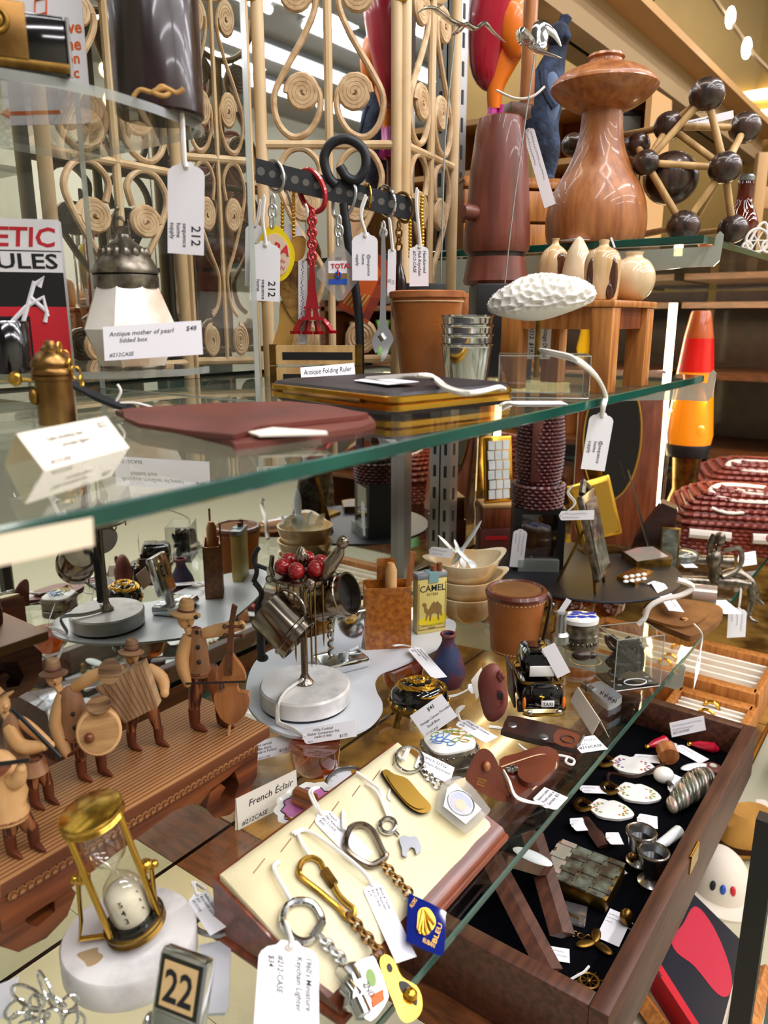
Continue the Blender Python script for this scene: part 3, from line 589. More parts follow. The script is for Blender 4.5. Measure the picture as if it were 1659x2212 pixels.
# burl match holder
o = T('match_holder', 'burl wood match holder with a thumb stick and flat stick inside', 'match holder', 836, 1393, ZT, rz=6)
o.p('box', B().box(0, -20, 0, 99, 4, 127).box(0, 20, 0, 99, 4, 132).box(-47, 0, 0, 5, 40, 125).box(47, 0, 0, 5, 40, 125).box(0, 0, 0, 96, 40, 4), 'burl')
o.p('back_tab', B().box(0, 22, 0, 40, 4, 175), 'burl')
o.p('peg', B().tube([(8, 0, 10), (8, 0, 158), (8, 0, 172)], [13, 13, 7], 14), 'light_wood')
o.p('flat_stick', B().box(0, 0, 0, 12, 5, 190, m=tr(28, -4, 6) @ rot(0, 8, 0)), 'teak')
# cigarette-pack lighter
o = T('pack_lighter', 'yellow cigarette-pack shaped lighter printed with a camel', 'lighter', 927, 1362, ZT, rz=22)
o.p('body', B().box(0, 0, 0, 68, 26, 114, bev=2), 'pack_yellow'); o.p('lid', B().box(0, 0, 114, 70, 28, 11, bev=2), 'pack_grey')
o.p('tax_strip', B().box(2, -2, 106, 22, 27, 19.8), 'pack_blue')
for x in (8, 22): o.p('cigarette', B().tube([(x, 0, 120), (x, 0, 134 + x * .3)], 6, 12), 'filter_brown')
o.p('lettering', B().text('CAMEL', 19, tr(0, -13.6, 88) @ XZ, bold=.008, cx=True).text('FILTERS', 8, tr(0, -13.4, 79) @ XZ, cx=True), 'print_ink', flat=True, fix=False)
cam_ = [(-24, 62), (-20, 66), (-14, 64), (-13, 54), (-8, 50), (-2, 60), (4, 66), (8, 62), (12, 66), (18, 60), (23, 54), (22, 44), (24, 34), (21, 34), (19, 42), (16, 34), (17, 26), (13, 26), (13, 38), (6, 42), (-1, 40), (-3, 26), (-7, 26), (-6, 38), (-9, 40), (-13, 28), (-16, 28), (-13, 42), (-18, 46), (-19, 57)]
o.p('camel_print', B().prism(cam_, .8, 'xz', -13.4), 'brown_print'); o.p('sand_print', B().prism(smooth_poly([(-31, 30), (-10, 34), (14, 32), (31, 38), (31, 20), (0, 15), (-31, 22)]), .5, 'xz', -13.2), 'yellow_plastic')
o.p('border_print', B().box(-31, -13.3, 8, 1.6, .6, 98).box(0, -13.3, 8, 62, .6, 1.6).box(31, -13.3, 8, 1.2, .6, 98), 'brown_print')
o.p('small_print', B().text('TURKISH & DOMESTIC', 5.5, tr(0, -13.6, 15) @ XZ, cx=True).text('BLEND', 5.5, tr(0, -13.6, 9.5) @ XZ, cx=True), 'print_ink', flat=True, fix=False)
# stacked shell bowls
Pb = on(1000, 1338, 0); sb = dep(Pb) / FPX
for k, (lb, dz, dx) in enumerate((('bottom shell-spouted cream onyx bowl of the stack by the pack lighter', 0, 6), ('middle shell-spouted cream onyx bowl of the stack by the pack lighter', 36, 3), ('top shell-spouted cream onyx bowl holding the mother-of-pearl spoons', 74, 0))):
    o = T('onyx_bowl', lb, 'bowl', 0, 1320, P=Pb + V((0, 0, dz * sb)), S=sb, rz=-10 + 12 * k)
    pr = [(0, 0), (26, 0), (46, 10), (60, 30), (67, 54), (69, 60), (64, 60), (56, 34), (42, 14), (0, 6)]
    bo = B().lathe(pr, 36)
    for q in bo.v:       # pulled-out lip on each side
        t = max(0, (abs(q.x) - 40) / 28); q.x += math.copysign(22 * t * t, q.x) * (q.z / 60); q.z += 14 * t * t * (1 if q.x > 0 else .6); q.x += dx
    o.p('bowl', bo, 'onyx')
    if k: o.p('foot', B().lathe([(0, -31), (22, -31), (27, 3), (0, 3)], 24, x=dx), 'onyx')
zt = 118 * sb
for k, (u0, v0, u1, v1, w) in enumerate(((955, 1165, 990, 1200, 13), (985, 1175, 1000, 1215, 12), (1030, 1140, 990, 1200, 12), (990, 1190, 1020, 1220, 16))):
    Q = Pb + FH * (.016 - .011 * k); a = vp(u0, v0, Q); b_ = vp(u1, v1, Q - FH * .003)
    o = T('shell_spoon', 'iridescent mother-of-pearl spoon lying in the top onyx bowl', 'spoon', 0, 0, P=(a + b_) / 2, raw=True, group='mother-of-pearl spoons')
    d = b_ - a; qm = d.to_track_quat('X', 'Z').to_matrix().to_4x4(); o.p('handle', B().ell(-d.length * .15, 0, 0, d.length * .62, w * sb * .8, w * sb * .22, 14, 8, m=qm), 'pearl_white')
    o.p('ladle', B().ell(d.length * .5, 0, 0, d.length * .34, w * sb * 1.35, w * sb * .3, 14, 8, m=qm), 'pearl_white')
htag('small white tag resting in the top onyx bowl among the spoons', Pb - FH * .03, (928, 1180), (978, 1186), (925, 1200), ['~~~~~~~', '~~~~~'])
# ================================================================== keychain display at the shelf front
X0, X1, YA, YB_, ZA, ZC = .207, .355, .181, .252, .012, .042
o = T('display_wedge', 'sloped cherry-wood wedge covered with a cream suede pad for keychains', 'display stand', 0, 0, P=V((X0, YA, 0)), raw=True)
L_, D__ = X1 - X0, YB_ - YA
o.p('wood_block', B().prism([(-.002, 0), (D__ + .004, 0), (D__ + .004, ZC - .006), (-.004, ZA - .004), (-.006, ZA - .007)], L_ + .004, 'yz', L_ / 2).box(L_ / 2, D__ / 2, 0, L_ + .008, D__ + .016, .0045, bev=.002), 'block_wood')
pd = []
NX, NY = 40, 22
for j in range(NY + 1):
    for i in range(NX + 1):
        a, c = i / NX, j / NY; e = min(a, 1 - a, c, 1 - c) * 12; q = min(1, e) ** .5
        pd.append((a * L_, c * D__ - .004 * (1 - q) * 0, ZA + (ZC - ZA) * c - .0035 * (1 - q) + .0003 * math.sin(a * 31 + c * 7) * math.sin(c * 17 + a * 5)))
gb = B().add(pd, [(j * (NX + 1) + i, j * (NX + 1) + i + 1, (j + 1) * (NX + 1) + i + 1, (j + 1) * (NX + 1) + i) for j in range(NY) for i in range(NX)])
mesh('suede_pad', gb, 'cream_cloth', o.o)
o.p('pad_side', B().prism([(-.0005, ZA - .004), (D__ + .0005, ZC - .004), (D__ + .0005, ZC - .0075), (-.0005, ZA - .0075)], L_ + .0005, 'yz', L_ / 2), 'cream_cloth')
for k in range(7):        # rows of slits the strings pass through
    a = .1 + k * .13; o.p('slit', B().tube([(a * L_ - .004, D__ * .84, ZA + (ZC - ZA) * .84 + .0002), (a * L_ + .006, D__ * .87, ZA + (ZC - ZA) * .87 + .0002)], .0003, 5), 'vest_wood')
PO = V((X0, YA, ZA)); PN = V((0, -(ZC - ZA), D__)).normalized()
def PD(u, v, h=.0005):
    r = ray(u, v); Q = PO + PN * h; return CAM + r * ((Q - CAM).dot(PN) / r.dot(PN))
def kc(label, u, v, name='keychain', group=None):
    t = T(name, label, 'keychain', 0, 0, P=PD(u, v, 0), raw=True); t.L = lambda a, b, h=.001: PD(a, b, h) - t.P; return t
def trace(t, px, r, h=.0015, closed=False, k=4, n=8):
    pts = [t.L(*p, (p[2] if len(p) > 2 else h)) if len(p) == 2 else t.L(p[0], p[1], p[2]) for p in px]
    if closed: 
        q = smooth_path([pts[-1]] + pts + [pts[0], pts[1]], k)[k:-k - 1]
        return B().tube(q[:-1] if (q[0] - q[-1]).length < 1e-6 else q, r, n, closed=True)
    return B().tube(smooth_path(pts, k), r, n)
def oval(cx, cy, rx, ry, a=0, n=12):
    t = math.radians(a); return [(cx + rx * math.cos(2 * math.pi * i / n) * math.cos(t) - ry * math.sin(2 * math.pi * i / n) * math.sin(t), cy + rx * math.cos(2 * math.pi * i / n) * math.sin(t) + ry * math.sin(2 * math.pi * i / n) * math.cos(t)) for i in range(n)]
def chain(t, a, b, n, r, R, mt, parent=None, h=.0018):
    for i in range(n):
        c = (a[0] + (b[0] - a[0]) * (i + .5) / n, a[1] + (b[1] - a[1]) * (i + .5) / n); ang = math.degrees(math.atan2(b[1] - a[1], b[0] - a[0]))
        dl = math.hypot(b[0] - a[0], b[1] - a[1]) / n * .72
        t.p('link', trace(t, oval(*c, dl, (R if i % 2 else R * .45), ang), r, h + (0 if i % 2 else .0008), True, 3, 6), mt, parent)
def slab(t, px, h0, h1, mt, name, parent=None, sm=0):
    if sm: px = smooth_poly(px, sm)
    n = len(px); vs = [t.L(*p, h0) for p in px] + [t.L(*p, h1) for p in px]
    return t.p(name, B().add(vs, [tuple(range(n)), tuple(range(2 * n - 1, n - 1, -1))] + [(i, (i + 1) % n, (i + 1) % n + n, i + n) for i in range(n)]), mt, parent)
# astronaut keychain
t = kc('clear acrylic keychain with a pearly astronaut picture on a split ring', 960, 1700)
t.p('split_ring', trace(t, oval(884, 1640, 30, 27, 20), .0009, .0022, True), 'chrome'); t.p('swivel', trace(t, [(906, 1652), (916, 1668), (922, 1676)], .0016), 'chrome'); chain(t, (914, 1664), (948, 1698), 4, .0006, 8, 'chrome')
b = slab(t, [(952, 1700), (974, 1680), (1004, 1682), (1052, 1738), (1056, 1756), (1016, 1796), (1000, 1796), (948, 1754), (944, 1740)], .0014, .0058, 'acrylic_milky', 'acrylic_block', sm=3)
slab(t, [(966, 1702), (984, 1690), (1040, 1748), (1006, 1780), (958, 1742)], .0060, .0064, 'pearl_white', 'picture', b); slab(t, oval(996, 1734, 27, 20, 40), .0064, .0066, 'visor_tint', 'visor_print', b, 2); t.p('helmet_ring', trace(t, oval(996, 1734, 31, 24, 40), .0004, .0068, True), 'chrome_soft', b); slab(t, oval(995, 1738, 14, 11, 40), .0066, .0068, 'paper_tan', 'face_print', b, 2)
# gold flan keychain
t = kc('gold bean-shaped keychain with a black rim lying on the cream pad', 876, 1710)
bn = [(826, 1668), (836, 1662), (852, 1672), (880, 1682), (906, 1712), (930, 1738), (928, 1752), (910, 1756), (886, 1744), (862, 1720), (842, 1694)]
slab(t, [(a - 3, b_ + 2) for a, b_ in bn], .0006, .0024, 'black', 'rim', sm=3); g_ = slab(t, bn, .0024, .0036, 'gilt', 'shell', sm=3); slab(t, [(878 + (a - 878) * .8, 1710 + (b_ - 1710) * .8) for a, b_ in bn], .0036, .0044, 'gilt', 'dome', g_, 3)
t.p('string_loop', trace(t, [(845, 1700, .001), (838, 1722, .001), (846, 1730, .001)], .0006), 'string')
# silver charm
t = kc('silver charm shaped like trotting legs on a jump ring', 872, 1800)
t.p('clasp_ring', trace(t, oval(838, 1783, 17, 16), .0013, .002, True), 'chrome'); t.p('bail', trace(t, [(853, 1794), (862, 1804)], .0011), 'chrome')
slab(t, [(862, 1812), (872, 1804), (886, 1808), (898, 1806), (908, 1822), (911, 1836), (904, 1842), (900, 1846), (896, 1834), (888, 1830), (880, 1840), (880, 1850), (870, 1848), (868, 1832)], .0006, .0026, 'silver_matte', 'charm', sm=2)
t.p('string', trace(t, [(838, 1766, .002), (815, 1712, .003), (790, 1694, .001)], .0007), 'string')
# horseshoe ring with ruban bleu pendant
t = kc('blue acrylic pendant with a gold scallop shell on a horseshoe ring', 800, 1830)
t.p('horseshoe_ring', trace(t, [(748, 1808), (760, 1786), (784, 1781), (806, 1796), (826, 1836), (832, 1852), (812, 1866), (796, 1868), (766, 1852), (748, 1832)], .0017, .0030, True), 'dark_silver'); t.p('hinge', trace(t, [(826, 1842), (836, 1852)], .0022), 'dark_silver')
chain(t, (824, 1862), (886, 1932), 6, .0007, 9, 'bronze', h=.003)
b = slab(t, [(882, 1938), (893, 1934), (958, 1966), (962, 1980), (960, 2050), (948, 2064), (884, 2036), (878, 2020)], .0016, .0062, 'acrylic_blue', 'acrylic_block', sm=2)
slab(t, [(886, 1940), (896, 1938), (954, 1968), (956, 2046), (946, 2058), (888, 2032)], .0024, .0042, 'cobalt', 'core', b)
shp = [(902, 2012), (902, 1986), (904, 1968), (914, 1960), (928, 1964), (940, 1982), (940, 2000), (930, 2012), (920, 2020)]
sh_ = slab(t, shp, .0064, .0072, 'brass', 'scallop_shell', b, 3)
for q in ((904, 2012), (912, 2017), (921, 2018), (930, 2011), (938, 1998)): t.p('shell_rib', trace(t, [(914, 1966, .0072), (q[0], q[1], .0072)], .0008), 'gold', sh_)
def padtext(t, s, a, b, size, mt, parent, h=.0066):
    A, C = PD(*a, h), PD(*b, h); x = (C - A).normalized(); y = PN.cross(x); w = max(p[0] for p in text_mesh(s, .01, 0)[0]); sc_ = (C - A).length / w
    m = Mx(((x.x, y.x, PN.x, A.x - t.P.x), (x.y, y.y, PN.y, A.y - t.P.y), (x.z, y.z, PN.z, A.z - t.P.z), (0, 0, 0, 1)))
    t.p('lettering', B().add([(p[0] * sc_, p[1] * size, 0) for p in text_mesh(s, .01, 0)[0]], text_mesh(s, .01, 0)[1], m), mt, parent, flat=True, fix=False)
padtext(t, 'RUBAN', (912, 2034), (938, 2048), .0034, 'gold_print', b); padtext(t, 'BLEU', (942, 2040), (956, 1998), .0034, 'gold_print', b); padtext(t, 'ALORS', (890, 1962), (902, 1944), .0028, 'gold_print', b)
# brass snap hook with pulley block
t = kc('brass snap hook keychain with a little brass pulley block', 700, 1910)
t.p('snap_hook', trace(t, [(646, 1880), (652, 1862), (670, 1852), (690, 1860), (700, 1878), (718, 1906), (730, 1930), (748, 1950), (764, 1964), (762, 1980), (748, 1982), (732, 1962), (716, 1948), (690, 1926), (664, 1906), (648, 1892)], .0015, .002, True), 'brass')
t.p('screw_sleeve', trace(t, [(700, 1880), (722, 1912)], .0026, .0022), 'old_brass'); chain(t, (752, 1976), (824, 2062), 6, .0008, 10, 'bronze', h=.003)
b = slab(t, [(822, 2068), (836, 2062), (852, 2076), (868, 2110), (900, 2130), (912, 2160), (908, 2190), (886, 2208), (866, 2202), (848, 2160), (832, 2120), (822, 2090)], -.001, .007, 'brass', 'pulley_block', sm=3)
slab(t, [(862, 2120), (880, 2122), (900, 2146), (900, 2172), (884, 2160), (866, 2140)], .0062, .0072, 'black', 'slot', b, 3); slab(t, oval(842, 2090, 6, 10, -20), .0066, .0073, 'black', 'eye', b, 2); t.p('wheel', B().ell(*t.L(886, 2150, .0072), .0034), 'gold', b)
# steel ring with miniature lighter
t = kc('steel horseshoe keyring with a miniature enamelled lighter', 660, 1990)
t.p('horseshoe_ring', trace(t, [(614, 2000), (612, 1976), (624, 1954), (648, 1946), (674, 1952), (692, 1976), (694, 1998), (678, 2024), (658, 2034), (634, 2026)], .0019, .0022, True), 'chrome'); t.p('hinge', trace(t, [(676, 2022), (692, 2000), (696, 1992)], .002, .0034), 'chrome')
chain(t, (690, 2022), (752, 2086), 5, .0008, 10, 'chrome_soft', h=.003)
b = slab(t, [(760, 2086), (798, 2066), (812, 2074), (836, 2140), (836, 2160), (812, 2196), (790, 2200), (768, 2130)], -.002, .0075, 'chrome', 'lighter_body', sm=2)
slab(t, [(776, 2090), (800, 2076), (812, 2090), (832, 2140), (800, 2166), (786, 2130)], .0076, .0079, 'porcelain', 'enamel_panel', b); slab(t, oval(802, 2112, 10, 20, -15), .0080, .0082, 'green_print', 'green_print', b, 2); slab(t, [(800, 2150), (828, 2136), (832, 2158), (806, 2176)], .0080, .0082, 'orange_print', 'orange_print', b)
padtext(t, '2ND', (784, 2124), (800, 2156), .004, 'print_ink', b, .0083)
t.p('lighter_top', trace(t, [(744, 2110), (756, 2100), (770, 2126)], .005, .003).tube([t.L(748, 2130, .004), t.L(764, 2150, .005), t.L(760, 2180, .004)], .004, 10).tube([t.L(770, 2160, .006), t.L(786, 2196, .006)], .0042, 10), 'chrome', b)
# tags on the pad
tag('tag reading French Keychain Astronaut 20 dollars', PD(908, 1622, .0009), PD(982, 1658, .0009), PD(898, 1658, .0009), ['French UTG', 'Keychain Astronaut', '$20-'], shape='card')
tag('tag reading French Flan Keychain 20 dollars', PD(706, 1742, .0008), PD(806, 1842, .0008), PD(676, 1772, .0008), ['French', 'Flan Keychain', '#212.CASE', '$20-'], [PD(680, 1740, .004), PD(668, 1710, .003), PD(684, 1700, .001)])
tag('tag reading Block and Tackle Brass Keychain 19 dollars', PD(822, 1902, .0009), PD(900, 2066, .0009), PD(784, 1922, .0009), ['Block & Tackle', 'Brass Keychain', '#212-CASE', '$19-'], [PD(780, 1880, .005), PD(720, 1830, .004), PD(660, 1792, .002), PD(630, 1800, .001)], sr=.0009)
tag('large tag reading 1960s Miniature Keychain Lighter 34 dollars', PD(688, 2036, .006), PD(690, 2290, .012), PD(560, 2046, .004), ["1960's Miniature", 'Keychain Lighter', '', '#212-CASE', '$34'], [PD(628, 2030, .006), PD(616, 1990, .004)])
for pts, lb in zip((((640, 1796), (655, 1830), (672, 1856)), ((600, 1860), (590, 1876), (618, 1930), (630, 1950)), ((740, 1752), (742, 1790), (758, 1790)), ((770, 1668), (800, 1690), (820, 1708), (838, 1766)), ((860, 1632), (868, 1640), (880, 1616))), ('brass snap hook', 'steel horseshoe ring', 'dark horseshoe ring', 'silver charm', 'split ring of the astronaut block')):
    t = T('tie_string', 'white cotton string tying the ' + lb + ' to the cream pad', 'string', 0, 0, P=PD(*pts[0], 0), raw=True, group='strings tying keychains to the pad')
    t.L = lambda a, b, h=.001: PD(a, b, h) - t.P; t.p('strand', trace(t, [(p[0], p[1], .0012 if i in (0, len(pts) - 1) else .003) for i, p in enumerate(pts)], .0008), 'string'); t.p('strand', trace(t, [(p[0] + 4, p[1] + 2, .0012 if i in (0, len(pts) - 1) else .0034) for i, p in enumerate(pts)], .0008), 'string')

# ================================================================== sand timer on marble
o = T('sand_timer', 'brass sand timer swinging in a bracket on a round white marble base', 'timer', 285, 2070, 0, k=1.0)
b = o.p('marble_base', B().lathe([(0, 0), (132, 0), (138, 3), (140, 8), (140, 62), (136, 68), (128, 70), (0, 70)], 48), 'marble_stained')
o.p('stain', B().prism(smooth_poly([(-88, -62), (-70, -50), (-52, -44), (-46, -56), (-32, -66), (-38, -84), (-54, -92), (-66, -80)]), .4, 'xy', 70.2), 'wall_beige', b)
fx, fy = 10, -14
br = o.p('bracket', B().lathe([(0, 70), (34, 70), (34, 76), (24, 82), (20, 92), (0, 96)], 24, x=fx, y=fy), 'brass')
A0, A1 = V((20, -16, 112)), V((-34, -46, 392)); ax = (A1 - A0).normalized(); ln = (A1 - A0).length
q = ax.to_track_quat('Z', 'X').to_matrix().to_4x4(); MM = tr(*A0) @ q
def ga(x, y, z): return MM @ V((x, y, z))
side = V((.93, .30, -.02)); mid = (A0 + A1) * .5 - ax * 8
for sg in (-1, 1):
    pv = mid + side * sg * 62; ft = V((fx, fy, 84))
    o.p('bracket_arm', B().tube([ft, ft + side * sg * 40, V((pv.x + (22 * sg if sg < 0 else 8), pv.y, 96)), V((pv.x + (14 * sg), pv.y, 140)), pv + side * sg * 10], [7, 7, 7, 7, 8], 8, flat=.6), 'brass', br)
    o.p('pivot_knob', B().ell(*pv, 15).ell(*(pv + side * sg * 16), 10), 'brass', br)
cp = [(0, 0), (60, 0), (63, 4), (61, 7), (63, 10), (61, 13), (63, 16), (63, 22), (58, 26), (0, 27)]
o.p('lower_cap', B().lathe(cp, 40, m=MM @ tr(0, 0, -16)), 'old_brass'); o.p('lower_plate', B().lathe([(0, 0), (58, 0), (56, 4), (44, 4), (42, 8), (0, 8)], 36, m=MM @ tr(0, 0, 10)), 'black_gloss')
o.p('upper_cap', B().lathe(cp, 40, m=MM @ tr(0, 0, ln - 16)), 'brass')
for a in (200, 330): o.p('rod', B().tube([ga(54 * math.cos(math.radians(a)), 54 * math.sin(math.radians(a)), 8), ga(54 * math.cos(math.radians(a)), 54 * math.sin(math.radians(a)), ln - 10)], 7, 10), 'brass')
gp = [(34, 12), (41, 18), (42, 80), (34, 106), (14, 128), (6, 138), (6, 144), (14, 154), (36, 180), (42, 210), (41, ln - 24), (34, ln - 16)]
o.p('glass_bulb', B().lathe(gp, 30, m=MM), 'clear_glass'); sd = o.p('sand', B().lathe([(0, 13), (37, 15), (39.5, 20), (40, 78), (34, 90), (20, 97), (0, 99)], 30, m=MM), 'sand_white')
# numerals printed on the glass
fc = (V((0, -1, .35)) - ax * V((0, -1, .35)).dot(ax)).normalized(); rt = fc.cross(ax) * -1
for s_, hz_ in (('5', 80), ('4', 58), ('3', 36)):
    c_ = A0 + ax * hz_ + fc * 42.6 + rt * 6; mtx = Mx(((rt.x, ax.x, fc.x, c_.x), (rt.y, ax.y, fc.y, c_.y), (rt.z, ax.z, fc.z, c_.z), (0, 0, 0, 1)))
    o.p('numeral', B().text(s_, 20, mtx, bold=.015, cx=True), 'print_ink', flat=True, fix=False)
    c2_ = A0 + ax * (hz_ + 8) + (fc * .45 + rt * .9).normalized() * 43; o.p('tick_mark', B().tube([c2_, c2_ + ax * 6 - rt * 3], 1, 5), 'print_ink')
# chrome perpetual calendar
Pc = on(392, 2330, 0)
o = T('desk_calendar', 'chrome perpetual desk calendar showing 22 in an amber window', 'calendar', 0, 2150, P=Pc, rz=-22, k=1.0, S=dep(Pc) / FPX * 1.08)
MMc = tr(0, 0, 120) @ rot(-20, 0, 0)
b = o.p('case', B().box(0, 0, -60, 116, 34, 210, m=MMc, bev=12), 'chrome'); o.p('face', B().box(0, -17.6, 38, 96, 1.5, 102, m=MMc), 'black_gloss', b); o.p('lower_plate', B().box(0, -17.8, -50, 90, 1.5, 82, m=MMc, bev=.6), 'chrome_soft', b); o.p('window', B().box(0, -18.6, 46, 78, 1.2, 86, m=MMc, bev=0), 'paper_amber', b)
o.p('lettering', B().text('22', 86, MMc @ tr(0, -20.2, 58) @ XZ, bold=.02, cx=True, sx=.8), 'print_ink', b, flat=True, fix=False)
o.p('foot', B().box(0, 40, 0, 150, 120, 16, bev=6).tube([(-62, 0, 90), (62, 0, 90)], 8, 12), 'chrome'); o.p('knob', B().ell(-68, 0, 100, 12, 22, 34), 'chrome'); o.p('knob', B().ell(68, 0, 90, 12, 18, 30), 'chrome')
# wire puzzle
o = T('wire_puzzle', 'tangle of bent chrome wire rings forming a puzzle', 'puzzle', 105, 2225, 0, k=1.0)
random.seed(3)
for i, (x, z_, R_1, a) in enumerate(((-30, 90, 34, 20), (5, 96, 36, 60), (-14, 70, 26, 110), (30, 80, 20, 40), (46, 52, 20, 130), (-50, 24, 26, 70), (-20, 30, 22, 20), (20, 34, 26, 100), (60, 20, 24, 50), (-66, 48, 20, 140))):
    w_ = B().ring(0, 0, 0, R_1, 3.4, 'y', 18, 7, sx=1.15, sy=.8); o.p('wire_ring', B().add(w_.v, w_.f, tr(x, random.uniform(-16, 16), z_ + 8) @ rot(random.uniform(-30, 30), a, random.uniform(-40, 40))), 'chrome')
o.p('hook_wire', B().tube(smooth_path([(-60, 0, 20), (-20, -10, 44), (10, -20, 30), (44, -16, 14), (70, -10, 34), (64, 4, 60)], 5), 3.4, 7), 'chrome')
ltag('white tag lying by the chrome wire puzzle', (-40, 2140), (40, 2110), (-40, 2215), ['Chr', '~~~~'], z=(.004, .012, .002), hole=True)
# bottle-opener keychain with grey plate
o = T('opener_keychain', 'flat grey metal opener on a steel ring beside the marble timer', 'keychain', 0, 0, P=on(480, 2060, 0), raw=True)
pl = [on(u, v, .002) - o.P for u, v in ((430, 2044), (500, 2030), (494, 2176), (486, 2190), (430, 2194))]
o.p('plate', B().prism([(p.x, p.y) for p in pl], .0016, 'xy', .002), 'grey_plate'); o.p('split_ring', B().tube([on(u, v, .006) - o.P for u, v in oval(462, 2000, 42, 20, 4, 22)], .0014, 8, closed=True), 'chrome_soft')
o.p('arm', B().tube([on(414, 2112, .004) - o.P, on(448, 2086, .006) - o.P], .003, 8), 'porcelain')
ltag('tag reading Bulldog keychain bone bottle opener 15 dollars', (444, 1918), (498, 1996), (398, 1936), ['Bulldog Keychain', 'Bone bottle opener', '$15-', '#212CASE'], z=(.016, .012, .016), string=[(415, 1905, .018), (440, 1920, .01)])
# eclair dish
o = T('eclair_trinket_box', 'scalloped porcelain trinket box with a chocolate eclair on pink glaze', 'trinket box', 668, 1784, 0, rz=8)
MMe = tr(0, 0, 40) @ rot(14, -6, 0)
def scallop(r, z, mm=MMe, n=48, w=.05): return [(mm @ V((r * (1 + w * math.cos(12 * 2 * math.pi * i / n)) * math.cos(2 * math.pi * i / n), r * .78 * (1 + w * math.cos(12 * 2 * math.pi * i / n)) * math.sin(2 * math.pi * i / n), z))) for i in range(n)]
def stackloops(ls):
    b = B(); n = len(ls[0]); vs = [p for l in ls for p in l]; fs = [tuple(range(n - 1, -1, -1)), tuple(range((len(ls) - 1) * n, len(ls) * n))]
    for k in range(len(ls) - 1): fs += [(k * n + i, k * n + (i + 1) % n, (k + 1) * n + (i + 1) % n, (k + 1) * n + i) for i in range(n)]
    return b.add(vs, fs)
o.p('base', B().lathe([(0, 0), (34, 0), (46, 12), (52, 30), (50, 36), (0, 36)], 32, sy=.8), 'porcelain'); o.p('hinge_rim', B().ring(0, 0, 34, 52, 3, n=32, sy=.8), 'gold')
ld = o.p('plate_lid', stackloops([scallop(56, 0), scallop(70, 5), scallop(72, 8), scallop(66, 8), scallop(56, 4)]), 'porcelain'); o.p('pink_glaze', stackloops([scallop(55, 3.8, w=.07), scallop(53, 5.2, w=.07)]), 'pink_glaze', ld); o.p('gold_line', B().tube(scallop(56, 4.6, w=.07), 1.1, 5, closed=True), 'black', ld)
ec = o.p('eclair', B().tube([MMe @ V(p) for p in ((-30, 22, 14), (-24, 18, 16), (14, -10, 16), (22, -16, 14))], [6, 17, 17, 6], 14), 'pastry'); o.p('icing', B().tube([MMe @ V(p) for p in ((-30, 21, 24), (-24, 17, 25), (14, -11, 25), (21, -16, 24))], [5, 14, 14, 5], 14), 'chocolate', ec)
tent('folded card reading French Eclair', (510, 1727), (640, 1664), (522, 1790), (652, 1728), 0.0, .021, [('French Éclair', .18, .42, .3), ('#212CASE', .06, .92, .2)], mt='card_cream', spread=.6)
o = T('key_ring', 'loose steel key ring lying behind the cream pad', 'key ring', 0, 0, P=on(740, 1690, 0), raw=True); o.p('ring', B().tube([on(u, v, .004) - o.P for u, v in oval(745, 1686, 42, 26, -20, 24)], .0013, 8, closed=True), 'steel')
ltag('small handwritten card under the loose key ring', (694, 1664), (752, 1654), (706, 1706), ['~~~', '~~~~', '~~'], shape='card', z=.002)
# ================================================================== lower shelf, centre
def lathe_thing(name, label, cat, u, v, prof, mt, z=0., part='body', n=28, sy=1., **kw):
    t = T(name, label, cat, u, v, z, **kw); t.p(part, B().lathe(prof, n, sy=sy), mt); return t
def slabz(t, px, z0, z1, mt, name, parent=None, sm=0):          # outline traced on the shelf, in metres above it
    if sm: px = smooth_poly(px, sm)
    n = len(px); vs = [on(*p, z0) - t.P for p in px] + [on(*p, z0) - t.P + V((0, 0, z1 - z0)) for p in px]
    return t.p(name, B().add(vs, [tuple(range(n)), tuple(range(2 * n - 1, n - 1, -1))] + [(i, (i + 1) % n, (i + 1) % n + n, i + n) for i in range(n)]), mt, parent)
def flat(name, label, cat, u, v, z=0.): return T(name, label, cat, 0, 0, P=on(u, v, z), raw=True)
t = lathe_thing('clay_vase', 'small red and blue raku bottle vase beside the white tray', 'vase', 966, 1478, [(0, 0), (30, 0), (38, 18), (37, 38), (30, 60), (17, 82), (13, 92), (14, 102), (17, 108), (12, 108), (10, 94), (0, 90)], 'clay_blue')
t.p('lip', B().ring(0, 0, 106, 14.5, 3.2), 'clay_red')
ltag('tag reading Vintage Burlwood matchbox sharpener made in Italy 69 dollars', (908, 1396), (966, 1462), (887, 1410), ['Vintage Burlwood', 'match box, sharpener', 'made in Italy', '$69-'], z=(ZT + .004, .02, ZT + .004), string=[(868, 1393, ZT + .004), (848, 1395, ZT + .006)])
ltag('white tag lying at the foot of the raku vase', (1008, 1478), (1042, 1474), (1002, 1500), ['~~~~~~', '~~~~', '~~~'], z=(.006, .004, .001), string=[(985, 1503, .001), (955, 1506, .001), (932, 1498, .001)])
def boxedges(x, y, z, sx, sy, sz, r):
    b = B(); a, c = sx / 2, sy / 2; P8 = [(x + i * a, y + j * c, z + k * sz) for k in (0, 1) for i, j in ((-1, -1), (1, -1), (1, 1), (-1, 1))]
    for i, j in ((0, 1), (1, 2), (2, 3), (3, 0), (4, 5), (5, 6), (6, 7), (7, 4), (0, 4), (1, 5), (2, 6), (3, 7)): b.tube([P8[i], P8[j]], r, 5)
    return b
